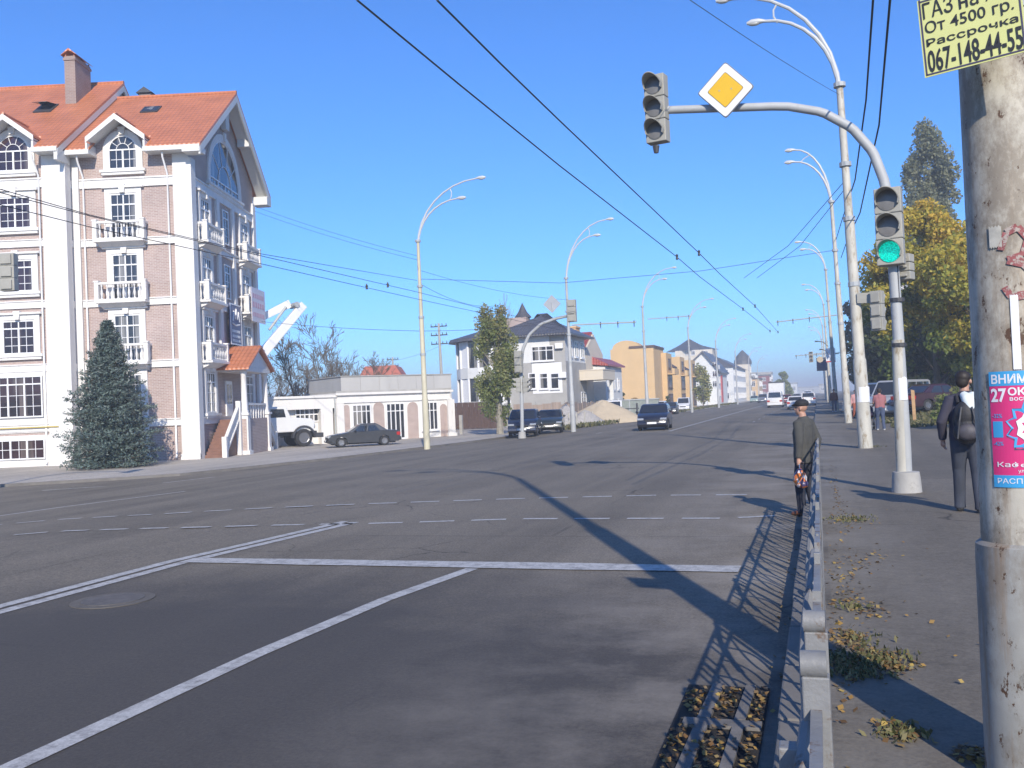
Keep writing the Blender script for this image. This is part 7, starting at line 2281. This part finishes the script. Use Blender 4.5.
b = MB(); b.lathe([(.40, .001), (.40, .008), (.395, .009)], (0, 0, 0), 28); b.build('ring', M('worn_manhole_concrete', (.115, .102, .085), .85, var=.2, scale=6), m)
b = MB(); b.lathe([(.30, .009), (.30, .014), (.29, .015)], (0, 0, 0), 24)
b.build('lid', M('cast_iron', (.10, .09, .078), .6, var=.3, scale=10), m)

cen, tin, sz = [], [], []
def litter(px, py, rx, ry, n, side=True, zz=.006):
    c = GR(px, py) if side else G(px, py)
    for _ in range(n):
        x, y = c[0] + random.gauss(0, rx), c[1] + random.gauss(0, ry)
        if side and x < -.02: x = abs(x) * .3
        z = rz_(x, y) if side else 0
        cen.append((x, y, z + zz + abs(random.gauss(0, .008)))); tin.append(random.random())
for a in ((880, 664, .10, .16, 300), (850, 668, .04, .12, 120), (850, 640, .05, .14, 110), (872, 612, .09, .16, 60), (850, 600, .07, .2, 45), (860, 562, .16, .3, 60), (850, 520, .14, .5, 60), (900, 732, .06, .08, 110), (975, 757, .04, .06, 120), (846, 578, .08, .3, 40), (880, 660, .35, .7, 14), (900, 560, .5, 2.0, 14), (838, 640, .03, 1.2, 90), (838, 500, .05, 3, 120)):
    litter(*a)
for _ in range(420):
    x = random.choice([random.uniform(-.83, -.74), random.uniform(-.64, -.53), random.uniform(-.44, -.37), random.uniform(-.80, -.4)]); y = random.choice([random.gauss(5.7, .16), random.gauss(4.85, .25)])
    if 4.3 < y < 5.97: cen.append((x, y, .014 + abs(random.gauss(0, .012)))); tin.append(random.random())
for _ in range(160):
    cen.append((KERB_R - abs(random.gauss(0, .06)) - .01, random.uniform(1.5, 40), .008)); tin.append(random.random())
o = leaf_cloud('fallen_leaves', leaf_dry, None, np.array(cen), .029, np.array(tin), flat=2.0, aspect=1.3)
tag(o, kind='stuff')
cen = []
for px, py, n, r_ in ((848, 520, 160, .14), (870, 662, 260, .12), (852, 672, 200, .08), (852, 608, 60, .05), (900, 735, 90, .06), (860, 640, 60, .08), (870, 447, 120, .2), (838, 660, 50, .03)):
    c = GR(px, py)
    for _ in range(n):
        x, y = c[0] + random.gauss(0, r_), c[1] + random.gauss(0, r_ * 1.3); cen.append((x, y, .15 + .012 + random.random() * .02))
o = leaf_cloud('weeds', leaf_grass, None, np.array(cen), .019, rng.random(len(cen)), droop=np.array([0, 0, .8]), aspect=2.6)
tag(o, kind='stuff')
# papers stuck on the two poles behind
def band(label, c, r, z0, z1, a0, a1, mat):
    t = thing('paper_notice', label, 'paper', c)
    f = Vector((-c[0], -c[1], 0)).normalized(); rr = Vector((-f.y, f.x, 0)); n = 10
    b = MB(); vs = []
    for i in range(n + 1):
        a = R(a0 + (a1 - a0) * i / n); d = f * math.cos(a) + rr * math.sin(a)
        for k, z in ((r, z0), (r, z1 + .02 * math.sin(i)), (r - .002, z1), (r - .002, z0)): vs.append(d * k + Vector((0, 0, z)))
    b.add(vs, [(i * 4 + j, i * 4 + (j + 1) % 4, i * 4 + 4 + (j + 1) % 4, i * 4 + 4 + j) for i in range(n) for j in range(4)])
    b.build('sheet', mat, t, recalc=False)
zc = YP(901, 400, 16.1)[2]; za = YP(900, 378, 16.1)[2]
band('white paper notice pasted round the signal mast below its clamp', tuple(YP(901.3, 389, 16.18) * [1, 1, 0]), .101, zc, za, -70, 60, mat_pwhite)
zc = YP(864, 402, 28.3)[2]; za = YP(864, 387, 28.3)[2]
band('white ragged paper on the nearest right lamp post at head height', tuple(YP(862.6, 395, 28.36) * [1, 1, 0]), .192, zc, za, -60, 75, mat_pwhite)
# small posts along the left kerb and the stake on the bank
for i, (px, d) in enumerate(((554, 68), (561, 70), (569, 72), (577, 74), (585, 77), (593, 80))):
    p = DP(px, 425, d); t = thing('kerb_post', 'thin pale kerb post by the gravel heaps', 'post', (p[0], p[1], lz(p[0], p[1])), 0, 'kerb posts by the heaps')
    b = MB(); b.tube([(0, 0, 0), (0, 0, 1.1)], .05, 8); b.build('stem', mat_pole, t)
p = YP(914, 408, 47)
t = thing('wooden_stake', 'pale wooden stake standing on the grass bank before the red car', 'post', (p[0], 47, rz_(p[0], 47) - .05), 0)
b = MB(); b.prism([(-.07, 0), (.07, 0), (.05, 1.5), (-.10, 1.55)], -.05, .05); b.build('stem', mat_wood, t)
p = YP(453, 430, 69); t = thing('short_pillar', 'short concrete post at the right end of the annex', 'post', (p[0] + .7, p[1], lz(p[0], p[1])))
b = MB(); b.box(-.12, .12, -.12, .12, 0, 1.5); b.build('stem', mat_concrete, t)

# ================================================================== the air over the avenue
hz = MB().box(-4200, 4200, -700, 5200, -1.8, 27)
def M_haze(d):
    m = bpy.data.materials.new('haze'); m.use_nodes = True; nt = m.node_tree
    nt.nodes.remove(nt.nodes['Principled BSDF'])
    v = nt.nodes.new('ShaderNodeVolumePrincipled')
    v.inputs['Color'].default_value = (.86, .92, 1, 1); v.inputs['Density'].default_value = d; v.inputs['Anisotropy'].default_value = 0
    nt.links.new(v.outputs[0], nt.nodes['Material Output'].inputs['Volume'])
    return m
tag(hz.build('haze', M_haze(.0014)), kind='stuff')
